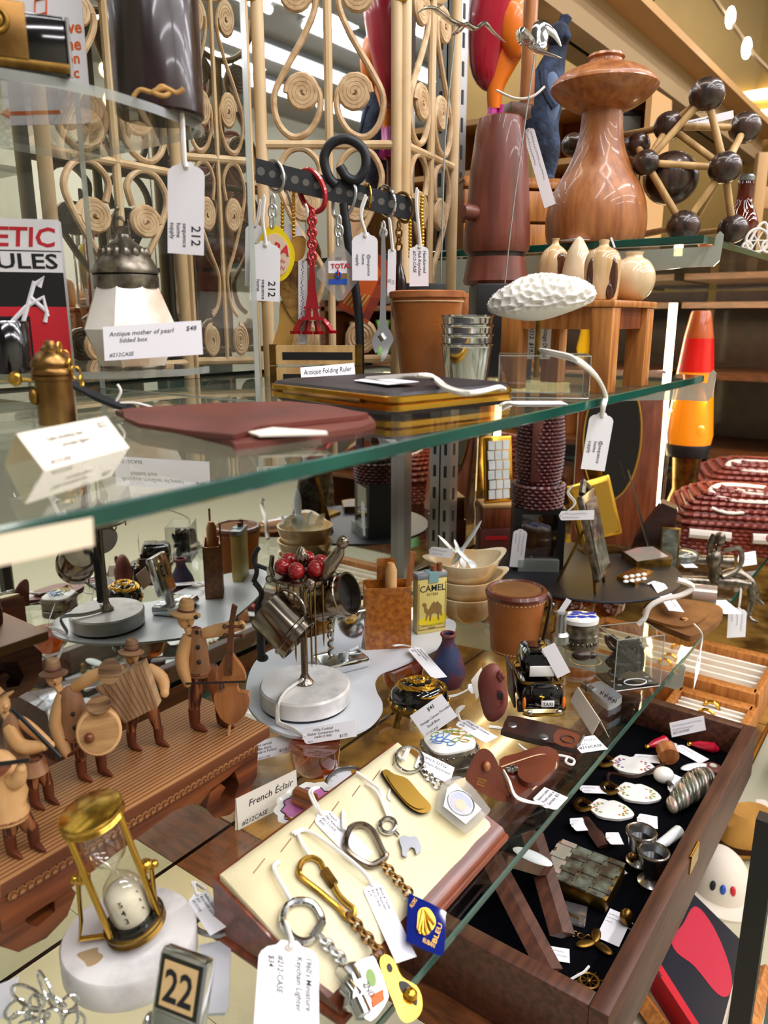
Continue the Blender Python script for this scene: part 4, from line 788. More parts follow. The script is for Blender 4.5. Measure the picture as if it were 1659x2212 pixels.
# tortoise-shaped gold box
t = T('enamel_trinket_box', 'domed black and gold enamel trinket box on four claw feet', 'trinket box', 905, 1556, 0)
t.p('base', B().lathe([(0, 22), (50, 22), (62, 32), (64, 42), (60, 46), (0, 46)], 32, sy=.8), 'old_brass'); d = t.p('dome_lid', B().lathe([(64, 44), (64, 50), (58, 66), (40, 80), (18, 86), (0, 87)], 32, sy=.8), 'black_gloss')
random.seed(5)
for k in range(46):
    a = k * 2.4; r = 10 + 50 * ((k * 7) % 23) / 23; h = 90 - .0058 * r * r
    t.p('gold_scroll', B().tube(smooth_path([(r * math.cos(a + j * .35), .8 * r * math.sin(a + j * .35), h - 1 - j % 2 * 2) for j in range(4)], 3), 2.5, 6), 'gold', d)
for a in (40, 140, 220, 320): t.p('claw_foot', B().tube([(54 * math.cos(math.radians(a)), 44 * math.sin(math.radians(a)), 32), (62 * math.cos(math.radians(a)), 50 * math.sin(math.radians(a)), 16), (66 * math.cos(math.radians(a)), 53 * math.sin(math.radians(a)), 2)], [9, 6, 8], 8), 'old_brass')
for a in range(0, 360, 20): t.p('bead', B().ell(64 * math.cos(math.radians(a)), 51 * math.sin(math.radians(a)), 45, 4.5, n=8, k=6), 'gold')
# porcelain snuff box and its card
t = T('snuff_box', 'silver snuff box with a flower-painted porcelain lid', 'snuff box', 970, 1660, 0, rz=20)
def sq(r, z, n=40, p=3.2, sy=.85): return [(r * math.copysign(abs(math.cos(2 * math.pi * i / n)) ** (2 / p), math.cos(2 * math.pi * i / n)), sy * r * math.copysign(abs(math.sin(2 * math.pi * i / n)) ** (2 / p), math.sin(2 * math.pi * i / n)), z) for i in range(n)]
t.p('body', stackloops([sq(50, 0), sq(56, 4), sq(56, 20), sq(53, 23), sq(56, 26), sq(56, 44), sq(58, 50), sq(54, 56)]), 'antique_silver')
pl_ = t.p('porcelain_lid', stackloops([sq(53, 52), sq(52, 60), sq(40, 66), sq(20, 68), sq(4, 68.5)]), 'porcelain')
for k in range(30):
    a = 2 * math.pi * k / 30; q = sq(57.5, 0, 30)[k]; t.p('rim_bead', B().ell(q[0], q[1], 48, 3.4, n=7, k=5), 'antique_silver')
for (x, y, a, mt_) in ((-24, -4, 0, 'blue_print'), (-18, 10, 60, 'blue_print'), (-14, -14, 120, 'blue_print'), (-32, 8, 150, 'blue_print'), (-4, 2, 30, 'blue_print'), (14, 4, 20, 'gold_print'), (24, -10, 80, 'gold_print'), (20, 16, 140, 'green_print'), (4, 18, 70, 'green_print'), (32, 4, 0, 'gold_print'), (6, -18, 10, 'green_print'), (-34, -10, 40, 'blue_print'), (-26, 20, 100, 'green_print'), (-8, -26, 60, 'blue_print'), (30, 18, 30, 'gold_print'), (22, -24, 120, 'gold_print'), (12, 26, 10, 'gold_print'), (38, -8, 90, 'green_print')):
    t.p('petal_print', B().tube([(x + 11 * math.cos(i * math.pi / 6 + a) * (1 if i % 2 else .8), y + 7 * math.sin(i * math.pi / 6), 69.4 - (x * x + y * y) * .0015) for i in range(12)], .9, 5, closed=True), mt_, pl_)
Q = on(912, 1610, 0); htag('card reading Vintage Cameo Porcelain Snuff Box 45 dollars', Q, (885, 1547), (954, 1499), (905, 1605), [('$45', .45, .25, .2), ('Vintage Cameo Porcelain', .08, .55, .13), ('Snuff Box', .2, .74, .14), ('#212CASE', .06, .95, .12)], shape='card', yaw=0, lean=-12)
ltag('tag reading Vintage Pin Cushion 24 dollars', (1006, 1551), (1076, 1592), (984, 1566), ['Vintage Pin Cushion', '#212CASE', '$24'], z=.002, string=[(985, 1535, .01), (1000, 1525, .014), (980, 1545, .006)])
# red clay whistle
t = T('clay_whistle', 'upright reddish brown clay whistle shaped like a pebble with a face', 'whistle', 1062, 1558, 0, rz=-10)
w_ = B().ell(0, 0, 61, 31, 26, 61, 26, 18)
for q in w_.v: q.x += 4 * math.sin(q.z * .05); q.z = max(q.z, 1.5)
b = t.p('body', w_, 'clay_red'); t.p('mouth_hole', B().ell(14, -21, 66, 7, 5, 10), 'black', b); t.p('lip_ridge', B().tube([(14 + 10 * math.cos(a_ / 10 * 6.283), -22, 62 + 17 * math.sin(a_ / 10 * 6.283)) for a_ in range(10)], 2.6, 6, closed=True), 'clay_red', b)
for x, z_ in ((12, 104), (16, 98), (14, 110), (20, 104)): t.p('bump', B().ell(x, -16, z_, 5, 5, 6), 'clay_red', b)
htag('plain cream card standing behind the clay whistle', on(1015, 1540, 0), (1018, 1470), (1040, 1442), (1006, 1542), [], shape='card', mt='card_cream', yaw=50)
# taxi trinket box
t = T('taxi_trinket_box', 'black porcelain trinket box shaped like a taxi with gold seam', 'trinket box', 1168, 1536, 0, rz=2)
b = t.p('lower_body', B().box(0, 40, 8, 92, 120, 50, bev=14), 'black_gloss'); t.p('hood', B().box(0, -10, 18, 66, 40, 46, bev=16), 'black_gloss', b); t.p('cabin', B().box(0, 56, 60, 80, 92, 56, bev=20), 'black_gloss')
t.p('gold_seam', B().tube([(x, y + 50, 62 - (2 if y < 0 else 0)) for x, y, _ in sq(47, 0, 32, 5, 1.15)], 4, 7, closed=True), 'old_brass'); t.p('windscreen', B().box(0, 8.5, 70, 54, 4, 22, bev=1.8), 'porcelain')
t.p('roof_panel', B().box(0, 40, 114, 50, 40, 4, bev=2), 'black_gloss')  # raised black gloss panel on the roof
t.p('number_plate', B().box(6, -31, 24, 28, 2.5, 13, bev=1), 'porcelain'); t.p('lettering', B().text('TAXI', 10, tr(6, -32.6, 27) @ XZ, cx=True, bold=.01), 'print_ink', flat=True, fix=False); t.p('bonnet_mascot', B().tube([(-8, -28, 50), (-6, -31, 42), (-9, -31, 36)], 1.5, 5).tube([(-12, -30, 46), (-2, -30, 44)], 1.5, 5), 'gold')
t.p('bumper', B().tube([(-44, -24, 9), (-30, -31, 7), (30, -31, 7), (44, -24, 9)], 4, 7), 'brass')
for sg in (-1, 1):
    t.p('headlight', B().ell(sg * 32, -29, 11, 7, 5, 6), 'chrome'); t.p('side_lamp', B().ell(sg * 42, -22, 28, 4, 4, 13), 'doll_orange'); t.p('wheel', B().lathe([(0, -5), (13, -5), (13, 5), (0, 5)], 18, m=tr(sg * 45, 0, 13) @ rot(0, 90, 0)), 'black'); t.p('wheel', B().lathe([(0, -5), (13, -5), (13, 5), (0, 5)], 18, m=tr(sg * 45, 82, 13) @ rot(0, 90, 0)), 'black')
t.p('side_door', B().box(-54, 40, 10, 5, 70, 84, m=rot(0, -6, 0), bev=2), 'leather_dark')
htag('white card leaning on the taxi box', on(1175, 1536, 0) + FH * .0012, (1170, 1402), (1198, 1388), (1183, 1476), [], shape='card'); htag('narrow white card folded behind the one on the taxi box', on(1175, 1536, 0) + FH * .0018, (1198, 1390), (1206, 1402), (1210, 1468), [], shape='card')
# leather goods at the shelf front
t = flat('leather_key_case', 'dark brown leather snap key case stamped with a wreath', 'key case', 1170, 1580)
kp = [(1092, 1564), (1112, 1558), (1248, 1591), (1258, 1601), (1244, 1622), (1232, 1626), (1094, 1592), (1086, 1582)]
b = slabz(t, kp, 0, .003, 'leather_dark', 'back_leaf', sm=3); f_ = slabz(t, [(a + 1, c - 4) for a, c in kp], .003, .0058, 'leather_dark', 'front_leaf', sm=3)
slabz(t, [(1205, 1576), (1246, 1586), (1252, 1596), (1238, 1616), (1196, 1604)], .0059, .0062, 'leather_brown', 'stamped_panel', f_, 2); q = on(1226, 1597, .0063) - t.P; t.p('wreath_stamp', B().ring(q.x, q.y, q.z, .0048, .0006), 'leather_dark', f_)
for u, v in ((1106, 1566), (1174, 1592)): q = on(u, v, .006) - t.P; t.p('snap', B().lathe([(0, .001), (.0016, .0012), (.0032, .0008), (.0038, 0), (0, 0)], 16, x=q.x, y=q.y, m=tr(0, 0, q.z)), 'steel', f_)
ltag('white tag lying under the dark key case with a curl of string', (1228, 1596), (1284, 1588), (1204, 1634), ['~~~~  $15', '~~~~', '#212CASE'], z=.001, shape='card')
t = flat('tie_string', 'loop of white string lying at the end of the dark key case', 'string', 1235, 1640); t.p('strand', strand([on(u, v, .001) - t.P for u, v in ((1120, 1608), (1140, 1622), (1180, 1628), (1222, 1634), (1240, 1642), (1236, 1652), (1222, 1646), (1226, 1634))], .0009), 'string')
t = flat('tie_string', 'short end of white string sticking out of the dark key case', 'string', 1090, 1575); t.p('strand', strand([on(u, v, .003) - t.P for u, v in ((1092, 1576), (1074, 1572), (1056, 1570))], .0012), 'string')
t = flat('leather_pouch', 'open reddish leather manicure pouch with a snap flap', 'pouch', 1130, 1700)
bp = [(1078, 1658), (1120, 1642), (1164, 1628), (1192, 1632), (1206, 1648), (1200, 1664), (1160, 1702), (1128, 1730), (1104, 1736), (1090, 1700)]
b = slabz(t, bp, 0, .006, 'leather_brown', 'back', sm=3); f_ = slabz(t, [(1124, 1666), (1148, 1650), (1180, 1640), (1200, 1650), (1194, 1672), (1160, 1700), (1134, 1700), (1118, 1684)], .006, .010, 'leather_brown', 'front_pocket', sm=3)
t.p('stitching', strand([on(u, v, .0065) - t.P for u, v in ((1082, 1657), (1122, 1643), (1166, 1630), (1190, 1634), (1202, 1649), (1194, 1666), (1150, 1706))], .00045), 'stitch', b)
Q = on(1095, 1733, 0)
fl = [vp(u, v, Q, 28, -16) - t.P for u, v in smooth_poly([(1008, 1690), (1014, 1660), (1030, 1628), (1050, 1620), (1068, 1634), (1082, 1668), (1092, 1700), (1098, 1732), (1060, 1722)], 3)]
n_ = len(fl); off = V((.0012, .0012, 0)); g_ = t.p('flap', B().add(fl + [p + off for p in fl], [tuple(range(n_)), tuple(range(2 * n_ - 1, n_ - 1, -1))] + [(i, (i + 1) % n_, (i + 1) % n_ + n_, i + n_) for i in range(n_)]), 'leather_brown')
q = vp(1050, 1654, Q, 28, -16) - t.P; t.p('snap_button', B().ell(q.x - .0008, q.y - .0008, q.z, .003, .0024, .0034), 'teak', g_)
m_, L2, W2 = frame(vp(1034, 1676, Q - FH * .0006, 28, -16), vp(1078, 1692, Q - FH * .0006, 28, -16), vp(1030, 1700, Q - FH * .0006, 28, -16)); m_.translation -= t.P
t.p('lettering', writing(['SOLINGEN', 'QUALITY', 'GENUINE'], L2, W2, 0, bold=0, shear=0).__class__().add(*(lambda w: (w.v, w.f))(writing(['SOLINGEN', 'QUALITY', 'GENUINE'], L2, W2, 0, bold=0, shear=0)), m_), 'gold_print', g_, flat=True, fix=False)
q = on(1107, 1660, .008) - t.P; t.p('snap_stud', B().lathe([(0, .004), (.0012, .0036), (.0012, .002), (.0042, .0012), (.0044, 0), (0, 0)], 16, x=q.x, y=q.y, m=tr(0, 0, q.z - .001)), 'chrome'); t.p('scissors', B().tube([on(u, v, .003) - t.P for u, v in oval(1098, 1706, 12, 10)], .001, 6, closed=True), 'chrome')
ltag('tag reading Sewing kit in leather case made in Germany 55 dollars', (1160, 1690), (1196, 1764), (1128, 1720), ['Sewing kit in leather', 'Pouch made in', 'Germany', '$55', '#212CASE'], z=(.008, .002, .006), string=[(1130, 1730, .006), (1096, 1680, .014), (1082, 1660, .012)]) if 0 else ltag('tag reading Scissors in Leather Pouch made in Germany 55 dollars', (1146, 1730), (1176, 1700), (1190, 1762), ['Scissors in Leather', 'Pouch made in', 'Germany  $55'], z=(.001, .003, .001), string=[(1118, 1726, .008), (1100, 1690, .014), (1088, 1668, .012)], hole=True)
t = flat('hip_flask', 'little engraved pewter hip flask lying on the glass', 'flask', 1300, 1515)
b = slabz(t, [(1276, 1492), (1298, 1486), (1336, 1512), (1341, 1520), (1318, 1534), (1306, 1530), (1274, 1502)], 0, .006, 'silver_matte', 'body', sm=3); t.p('neck', B().tube([on(1284, 1494, .004) - t.P, on(1272, 1486, .004) - t.P], .0032, 10), 'steel'); t.p('cap', B().tube([on(1272, 1486, .004) - t.P, on(1262, 1480, .004) - t.P], .0042, 12), 'dark_silver')
for i in range(4): t.p('engraving', strand([on(1296 + i * 9 + j * 3, 1500 + i * 6 - (j % 2) * 7, .0064) - t.P for j in range(4)], .0003), 'dark_silver', b)
tent('plain folded cream card beside the hip flask', (1248, 1484), (1296, 1556), (1230, 1510), (1275, 1576), 0, .012, [], mt='card_cream', back='card_back', spread=1.2)
# dice cup
t = T('leather_dice_cup', 'stitched tan leather lidded cup with a dark strap', 'dice cup', 1110, 1404, 0)
t.p('cup', B().lathe([(0, 0), (46, 0), (50, 3), (62, 118), (63, 124), (0, 124)], 36), 'leather_tan'); l_ = t.p('lid_rim', B().lathe([(60, 116), (65, 118), (66, 124), (62, 130), (56, 131), (52, 127), (0, 126)], 36), 'leather_brown'); t.p('lid_inset', B().lathe([(0, 128), (52, 128), (50, 124), (0, 124)], 36), 'suede', l_)
for z_, r in ((112, 62.5), (7, 51)):
    for k in range(44): a = 2 * math.pi * k / 44; t.p('stitch', B().box(0, 0, 0, 4, 1, 1.6, m=tr(r * math.cos(a), r * math.sin(a), z_) @ rot(0, 0, math.degrees(a) + 90)), 'stitch') if math.sin(a) < .3 else None
t.p('strap', B().tube(smooth_path([(60, -14, 128), (70, -16, 110), (64, -14, 60), (56, -12, 8)], 5), 11, 10, flat=.35), 'leather_dark'); t.p('stud', B().ell(74, -20, 104, 4).ell(66, -20, 24, 4), 'steel')
# shaker
t = T('salt_shaker', 'slender silver shaker with a clear base by the dice cup', 'shaker', 1206, 1422, 0)
t.p('body', B().lathe([(0, 0), (17, 0), (18, 4), (17, 36), (0, 36)], 20), 'clear_glass'); t.p('collar', B().lathe([(17, 34), (20, 36), (20, 52), (14, 58), (13, 78), (11, 90), (14, 92), (14, 98), (0, 99)], 20), 'chrome_soft')
htag('tiny pointed paper slip standing on the silver shaker', on(1206, 1422, 0), (1200, 1328), (1224, 1292), (1212, 1332), [], shape='card')
# blue and white box
t = T('oval_pill_box', 'oval silver box with a blue flower porcelain lid', 'pill box', 1250, 1396, 0)
t.p('body', B().lathe([(0, 0), (37, 0), (39, 4), (38, 22), (40, 24), (40, 28), (38, 30), (38, 50), (40, 54), (0, 54)], 32, sy=.8), 'antique_silver'); l_ = t.p('porcelain_lid', B().lathe([(39, 54), (39, 62), (34, 66), (0, 68)], 32, sy=.8), 'porcelain')
for (x, y) in ((-10, 4), (10, 6), (0, -10), (-20, -8), (20, -8), (-4, 16), (24, 12)): t.p('flower_print', B().ell(x, y, 66.8 - (x * x + y * y) * .002, 13, 8, 1.8, 12, 6), 'cobalt', l_)
for k in range(24): a = 2 * math.pi * k / 24; t.p('filigree', B().ell(39 * math.cos(a), 31 * math.sin(a), 12, 3, 3, 5, 6, 4), 'antique_silver')
t = T('horn_pendant', 'brown horn pendant on a loop of cord between shaker and acrylic block', 'pendant', 1266, 1426, 0)
t.p('pendant', B().ell(-10, 0, 10, 22, 12, 10).ell(14, 4, 8, 12, 8, 7), 'leather_dark'); t.p('cord', B().ring(-4, -10, 3, 30, 1.2, sx=1.1, sy=.9), 'dowel')
# clear block with sculpture
t = T('acrylic_block', 'clear acrylic block with a dark scribbled sculpture cast inside', 'paperweight', 1374, 1486, 0, rz=14)
t.p('block', B().box(0, 36, 0, 112, 78, 108), 'acrylic', flat=True); t.p('polished_edge', boxedges(0, 36, 0, 112, 78, 108, 1.1), 'acrylic_edge'); t.p('base_plate', B().box(0, 36, 1, 108, 74, 4), 'black'); t.p('print_ring', B().ring(6, 14, 6, 26, 1.4, sy=.55), 'card')
for x, y in ((-34, 10), (-20, 34), (40, 10), (44, 30), (-40, 30)): t.p('print_mark', B().box(x, y, 5.4, 9, 7, .6), 'faded_ink')
random.seed(11)
pts = [(random.uniform(-44, 34), random.uniform(14, 60), random.uniform(18, 92)) for _ in range(60)]
t.p('sculpture', B().tube(smooth_path(pts, 4), 4.5, 6), 'black_iron'); t.p('sculpture_core', B().ell(-6, 40, 46, 40, 22, 22, 14, 8), 'black_iron')

# suede pouch and bits at the far front
t = flat('suede_pouch', 'tan suede pouch with a snap flap near the shelf edge', 'pouch', 1470, 1340)
b = slabz(t, [(1386, 1338), (1420, 1305), (1520, 1310), (1560, 1328), (1545, 1358), (1500, 1384), (1470, 1380)], 0, .006, 'suede', 'body', sm=3); f_ = slabz(t, [(1386, 1332), (1424, 1300), (1510, 1304), (1530, 1330), (1500, 1352), (1460, 1358)], .0062, .009, 'suede', 'flap', sm=3); q = on(1478, 1337, .0095) - t.P; t.p('snap', B().ell(q.x, q.y, q.z, .005, .004, .0012), 'bronze', f_)
t = flat('wire_hook', 'bent white wire hook standing over the suede pouch', 'hook', 1400, 1345); a0 = on(1378, 1350, .002)
t.p('wire', B().tube(smooth_path([vp(u, v, a0) - t.P for u, v in ((1378, 1350), (1392, 1336), (1402, 1312), (1428, 1296), (1470, 1286), (1494, 1272), (1490, 1262), (1462, 1252))], 5), .0028, 8), 'plaster')
t = flat('pearl_ring_box', 'tiny abalone-lidded chest on the glass by the figurine', 'ring box', 1518, 1306); s_ = dep(t.P) / FPX
t = T('pearl_ring_box', 'tiny abalone-lidded chest on the glass by the figurine', 'ring box', 1520, 1310, 0, rz=-20) if not bpy.data.objects.remove(t.o) else None
t.p('body', B().box(0, 20, 0, 44, 30, 22, bev=2), 'old_brass'); t.p('arched_lid', B().lathe([(0, -24), (20, -24), (20, 24), (0, 24)], 16, m=tr(0, 20, 20) @ rot(0, 90, 0)), 'abalone_light')
ltag('pale blue paper tag under the tiny abalone chest', (1530, 1296), (1568, 1296), (1524, 1326), ['~~~~', '~~~'], z=.001, shape='card')
htag('white tag hanging over the shelf edge below the suede pouch', on(1515, 1372, 0) - FH * .02, (1516, 1396), (1512, 1445), (1506, 1394), [], string=[(1516, 1372), (1500, 1348)], yaw=60)
# seated figurine
t = T('seated_figurine', 'antique silver figurine of a seated nude with a raised arm', 'figurine', 1556, 1270, 0, k=1.0)
t.p('body', B().tube(smooth_path([(-8, 6, 17), (-14, 4, 38), (-20, 2, 60), (-14, 0, 84)], 4), [17, 17, 16, 15, 14, 13, 13, 14, 16, 17, 16, 12, 8], 12).tube(smooth_path([(-8, 2, 15), (22, -8, 16), (54, -22, 15)], 4), [15, 15, 14, 13, 12, 11, 10, 10, 10], 10).tube(smooth_path([(54, -22, 15), (56, -30, -14), (50, -36, -50)], 4), [10, 9, 9, 9, 8, 7, 6, 5, 5], 10).tube(smooth_path([(50, -36, -50), (56, -42, -58), (66, -48, -60)], 3), 4.5, 8).tube(smooth_path([(-6, 12, 13), (30, 6, 32), (58, -8, 18), (72, -16, -16), (84, -20, -30)], 4), [13] * 6 + [10] * 6 + [6] * 5, 10).tube([(-14, 0, 84), (-15, -2, 98)], 6, 8).ell(-14, -3, 112, 11, 12, 15), 'antique_silver')
t.p('hair', B().tube(smooth_path([(-22, 4, 118), (-30, 6, 90), (-24, 8, 60)], 4), [8] * 5 + [6] * 4, 8), 'antique_silver'); t.p('arm', B().tube(smooth_path([(-2, -2, 84), (26, -8, 92), (34, -10, 66), (22, -14, 44), (-4, -14, 30)], 4), 5.5, 8), 'antique_silver')
t.p('seat_log', B().tube([(-90, 20, 11), (-20, 10, 11)], 11, 10), 'antique_silver')
Qf = on(1595, 1300, 0) - FH * .012
htag('tag hanging from the foot of the seated figurine', Qf, (1614, 1312), (1610, 1376), (1574, 1308), ['~~~~~~~', '~~~~~', '~~~'], string=[(1597, 1300), (1600, 1270)])
ltag('white tag on the glass behind the seated figurine', (1592, 1196), (1632, 1190), (1590, 1226), ['~~~~~~~', '~~~~~~', '~~~'], z=(.02, .02, .004))
# ================================================================== middle shelf: acrylic riser and what stands on it
XR = on(563, 868, ZM).x; PB = on(255, 836, ZM); YR0, YR1 = on(563, 868, ZM).y, PB.y
ZU2 = vp(228, 342, PB).z; ZL2 = HL - .026
o = T('acrylic_riser', 'clear acrylic two-tier riser with rounded shelves beside the rattan screen', 'riser', 0, 0, P=V((XR, YR0, ZM)), raw=True)
D1 = YR1 - YR0; HT = .42
def plate(name, vs, t, par=None):       # thin sheet along x
    return None
sh = o.p('side_sheet', B().add([(0, 0, 0), (0, D1, 0), (0, D1, HT), (0, 0, HT), (-.0035, 0, 0), (-.0035, D1, 0), (-.0035, D1, HT), (-.0035, 0, HT)], [(0, 1, 2, 3), (7, 6, 5, 4)]), 'acrylic', flat=True, fix=False)
o.p('sheet_edge', B().box(-.00175, 0, 0, .0036, .0003, HT).box(-.00175, D1, 0, .0036, .0003, HT).box(-.00175, D1 / 2, 0, .0036, D1, .0004), 'acrylic_edge', sh)
def tier(px, zt, th, lb):
    pts = [on(*q, zt) - o.P if len(q) == 2 else V((q[0], q[1], zt)) - o.P for q in px]; pts = [V((min(q.x, -.0036), min(q.y, D1 - .0004), q.z)) for q in pts]; n = len(pts); z1 = zt - ZM; z0 = z1 - th
    a = o.p(lb, B().add([(p.x, p.y, z1) for p in pts] + [(p.x, p.y, z0) for p in pts], [tuple(range(n)), tuple(range(2 * n - 1, n - 1, -1))]), 'acrylic', flat=True, fix=False)
    o.p('tier_edge', B().add([(p.x, p.y, z1) for p in pts] + [(p.x, p.y, z0) for p in pts], [(i, (i + 1) % n, (i + 1) % n + n, i + n) for i in range(n)]), 'acrylic_edge', a, ang=60)
tier([(-200, 118), (-100, 131), (0, 146), (120, 166), (240, 194), (330, 223), (430, 262), (490, 288), (520, 304), (XR - .0036, YR1 - .0004, 0), (.06, YR1 - .0004, 0)], ZU2, .0042, 'upper_tier')
tier([(-200, 800), (0, 803), (150, 804), (250, 803), (400, 797), (480, 789), (520, 781), (XR - .0036, YR1 - .0004, 0), (.06, YR1 - .0004, 0)], ZL2, .0036, 'lower_tier')
o.p('back_sheet', B().add([(-.3, D1, 0), (0, D1, 0), (0, D1, HT), (-.3, D1, HT)], [(0, 1, 2, 3)]), 'acrylic', flat=True, fix=False)
# things on the upper tier
Pt = on(372, 262, ZU2) + V((-.007, 0, 0))
t = T('dark_canister', 'tall glossy dark brown cylinder standing on the upper acrylic tier', 'canister', 0, 200, P=Pt, k=1.0)
t.p('body', B().lathe([(0, 0), (88, 0), (93, 5), (94, 330), (90, 336), (0, 336)], 44), 'brown_gloss'); t.p('lid', B().lathe([(96, 336), (96, 362), (90, 370), (0, 372)], 44), 'brown_gloss')
t = T('twine_knot', 'knot of gold twine lying on the upper acrylic tier', 'twine', 0, 200, P=on(352, 216, ZU2), k=1.0)
t.p('knot', B().tube(smooth_path([(-64, 0, 6), (-48, 0, 20), (-20, -4, 14), (0, -4, 26), (16, 0, 16), (4, -8, 6), (-18, -6, 14), (8, -4, 22), (30, 0, 14), (46, 0, 22)], 5), 5, 8), 'twine')
Q = on(395, 250, ZU2) - FH * .004
htag('large printed tag numbered 212 hanging under the acrylic tier', Q, (442, 352), (440, 552), (362, 346), [('212', .68, .34, .36), ('sequence', .66, .58, .17), ('home', .66, .75, .17), ('supply', .66, .92, .17)], ink='print_ink', shear=0, bold=.008, string=[(396, 340), (392, 260), (389, 232), (384, 220)], sr=.001)
t = T('sign_card', 'white card sign with red lettering Save and an arrow', 'sign', 0, 100, P=on(80, 262, ZU2), k=1.0, rz=-6)
t.p('card', B().box(10, 30, 0, 200, 2, 300), 'card'); t.p('lettering', B().text('Save', 34, tr(44, 28.6, 176) @ XZ, bold=.03).text('the', 34, tr(56, 28.6, 144) @ XZ, bold=.03).text('on', 30, tr(64, 28.6, 118) @ XZ, bold=.03).text('clinic', 30, tr(30, 28.6, 90) @ XZ, bold=.03), 'orange_print', flat=True, fix=False)
t.p('chair_print', B().tube([(8, 28, 240), (34, 28, 244), (30, 28, 216), (4, 28, 212)], 2.4, 5, closed=True).tube([(6, 28, 212), (30, 28, 196), (30, 28, 214)], 2.4, 5), 'orange_print'); t.p('arrow_print', B().box(-20, 28.8, 20, 120, .6, 8).prism([(-100, 24), (-78, 36), (-78, 12)], .6, 'xz', 28.8), 'orange_print')
t = T('brass_ornament', 'black box with a gold rosette and gold band on the upper tier', 'ornament', 0, 100, P=on(40, 162, ZU2), k=1.0, rz=24)
t.p('case', B().box(10, 20, 0, 190, 90, 120, bev=10), 'black_gloss'); b = t.p('gold_plate', B().box(-40, -28, 24, 130, 8, 110, bev=4), 'bronze'); t.p('rosette', B().ring(-34, -33, 92, 22, 6, 'y').ring(-34, -33, 92, 11, 5, 'y').ell(-34, -34, 92, 7), 'old_brass', b); t.p('band', B().box(10, -26, 6, 194, 6, 20, bev=3), 'old_brass')
t.p('corner_trim', B().tube([(106, -26, 0), (106, -26, 116)], 4, 8), 'chrome')
# lower tier: boxed toy, its black pot, pearl box
t = T('toy_box', 'white red and black boxed toy with jagged red lettering', 'box', 0, 700, P=on(40, 797, ZL2), k=1.0, rz=16)
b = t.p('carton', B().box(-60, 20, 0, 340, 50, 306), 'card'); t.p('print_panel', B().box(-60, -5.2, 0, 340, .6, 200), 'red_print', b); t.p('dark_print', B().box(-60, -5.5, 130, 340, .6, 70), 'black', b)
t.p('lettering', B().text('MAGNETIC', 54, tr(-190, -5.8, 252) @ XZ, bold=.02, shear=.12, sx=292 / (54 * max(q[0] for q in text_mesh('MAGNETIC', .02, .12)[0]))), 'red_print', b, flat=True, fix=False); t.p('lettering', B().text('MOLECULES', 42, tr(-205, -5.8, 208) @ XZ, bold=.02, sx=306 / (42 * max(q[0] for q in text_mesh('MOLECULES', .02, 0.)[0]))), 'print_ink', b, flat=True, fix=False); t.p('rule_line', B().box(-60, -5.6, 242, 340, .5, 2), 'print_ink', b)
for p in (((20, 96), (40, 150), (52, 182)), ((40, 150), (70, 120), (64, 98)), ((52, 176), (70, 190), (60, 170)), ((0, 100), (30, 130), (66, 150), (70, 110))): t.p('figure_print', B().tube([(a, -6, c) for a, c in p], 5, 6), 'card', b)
t.p('lower_black_print', B().box(-40, -5.9, 0, 150, .6, 110), 'black', b)  # black block printed on the lower part of the carton
t = T('black_pot', 'glossy black cylinder pot in front of the boxed toy', 'pot', 0, 780, P=on(38, 802, ZL2) - FH * .012, k=1.0); t.p('body', B().lathe([(0, 0), (50, 0), (54, 4), (55, 104), (52, 108), (46, 108), (44, 100), (0, 100)], 36), 'black_gloss'); t.p('disc', B().ring(0, 0, 107, 50, 2.4), 'chrome')
t = T('pearl_lidded_box', 'octagonal mother-of-pearl box with a domed silver lid', 'lidded box', 0, 740, P=on(288, 793.5, ZL2), k=1.22)
t.p('pearl_body', B().lathe([(0, 0), (66, 0), (70, 6), (100, 66), (66, 136), (0, 136)], 8), 'pearl', ang=10); t.p('collar', B().lathe([(62, 132), (66, 134), (66, 154), (62, 158), (0, 158)], 32), 'antique_silver'); l_ = t.p('domed_lid', B().lathe([(66, 158), (67, 164), (56, 182), (34, 204), (18, 214), (14, 222), (0, 224)], 32), 'antique_silver')
for k in range(16):
    a = 2 * math.pi * k / 16; t.p('repousse_lobe', B().ell(46 * math.cos(a), 46 * math.sin(a), 188, 8, 8, 14, 8, 6), 'antique_silver', l_)
t.p('finial', B().box(0, 0, 220, 30, 6, 16, bev=2).ring(-4, 0, 240, 9, 3, 'y').tube([(-14, 0, 222), (-8, 0, 262)], 3, 6).tube([(14, 0, 222), (12, 0, 246), (6, 0, 240)], 3, 6).ell(-8, 0, 264, 5), 'antique_silver', l_); t.p('hinge', B().tube([(-72, 0, 160), (-60, 6, 168)], 5, 6), 'antique_silver', l_); t.p('base_ring', B().ring(0, 0, 2, 66, 2), 'antique_silver')  # the last ring is a thin silver one round the foot
htag('card reading Antique mother of pearl lidded box 48 dollars', on(250, 803, ZL2) - FH * .008, (222, 706), (434, 692), (250, 778), [('Antique mother of pearl', .06, .3, .19), ('lidded box', .16, .5, .19), ('$48', .84, .28, .2), ('#212CASE', .05, .9, .16)], shape='card', lean=-16)
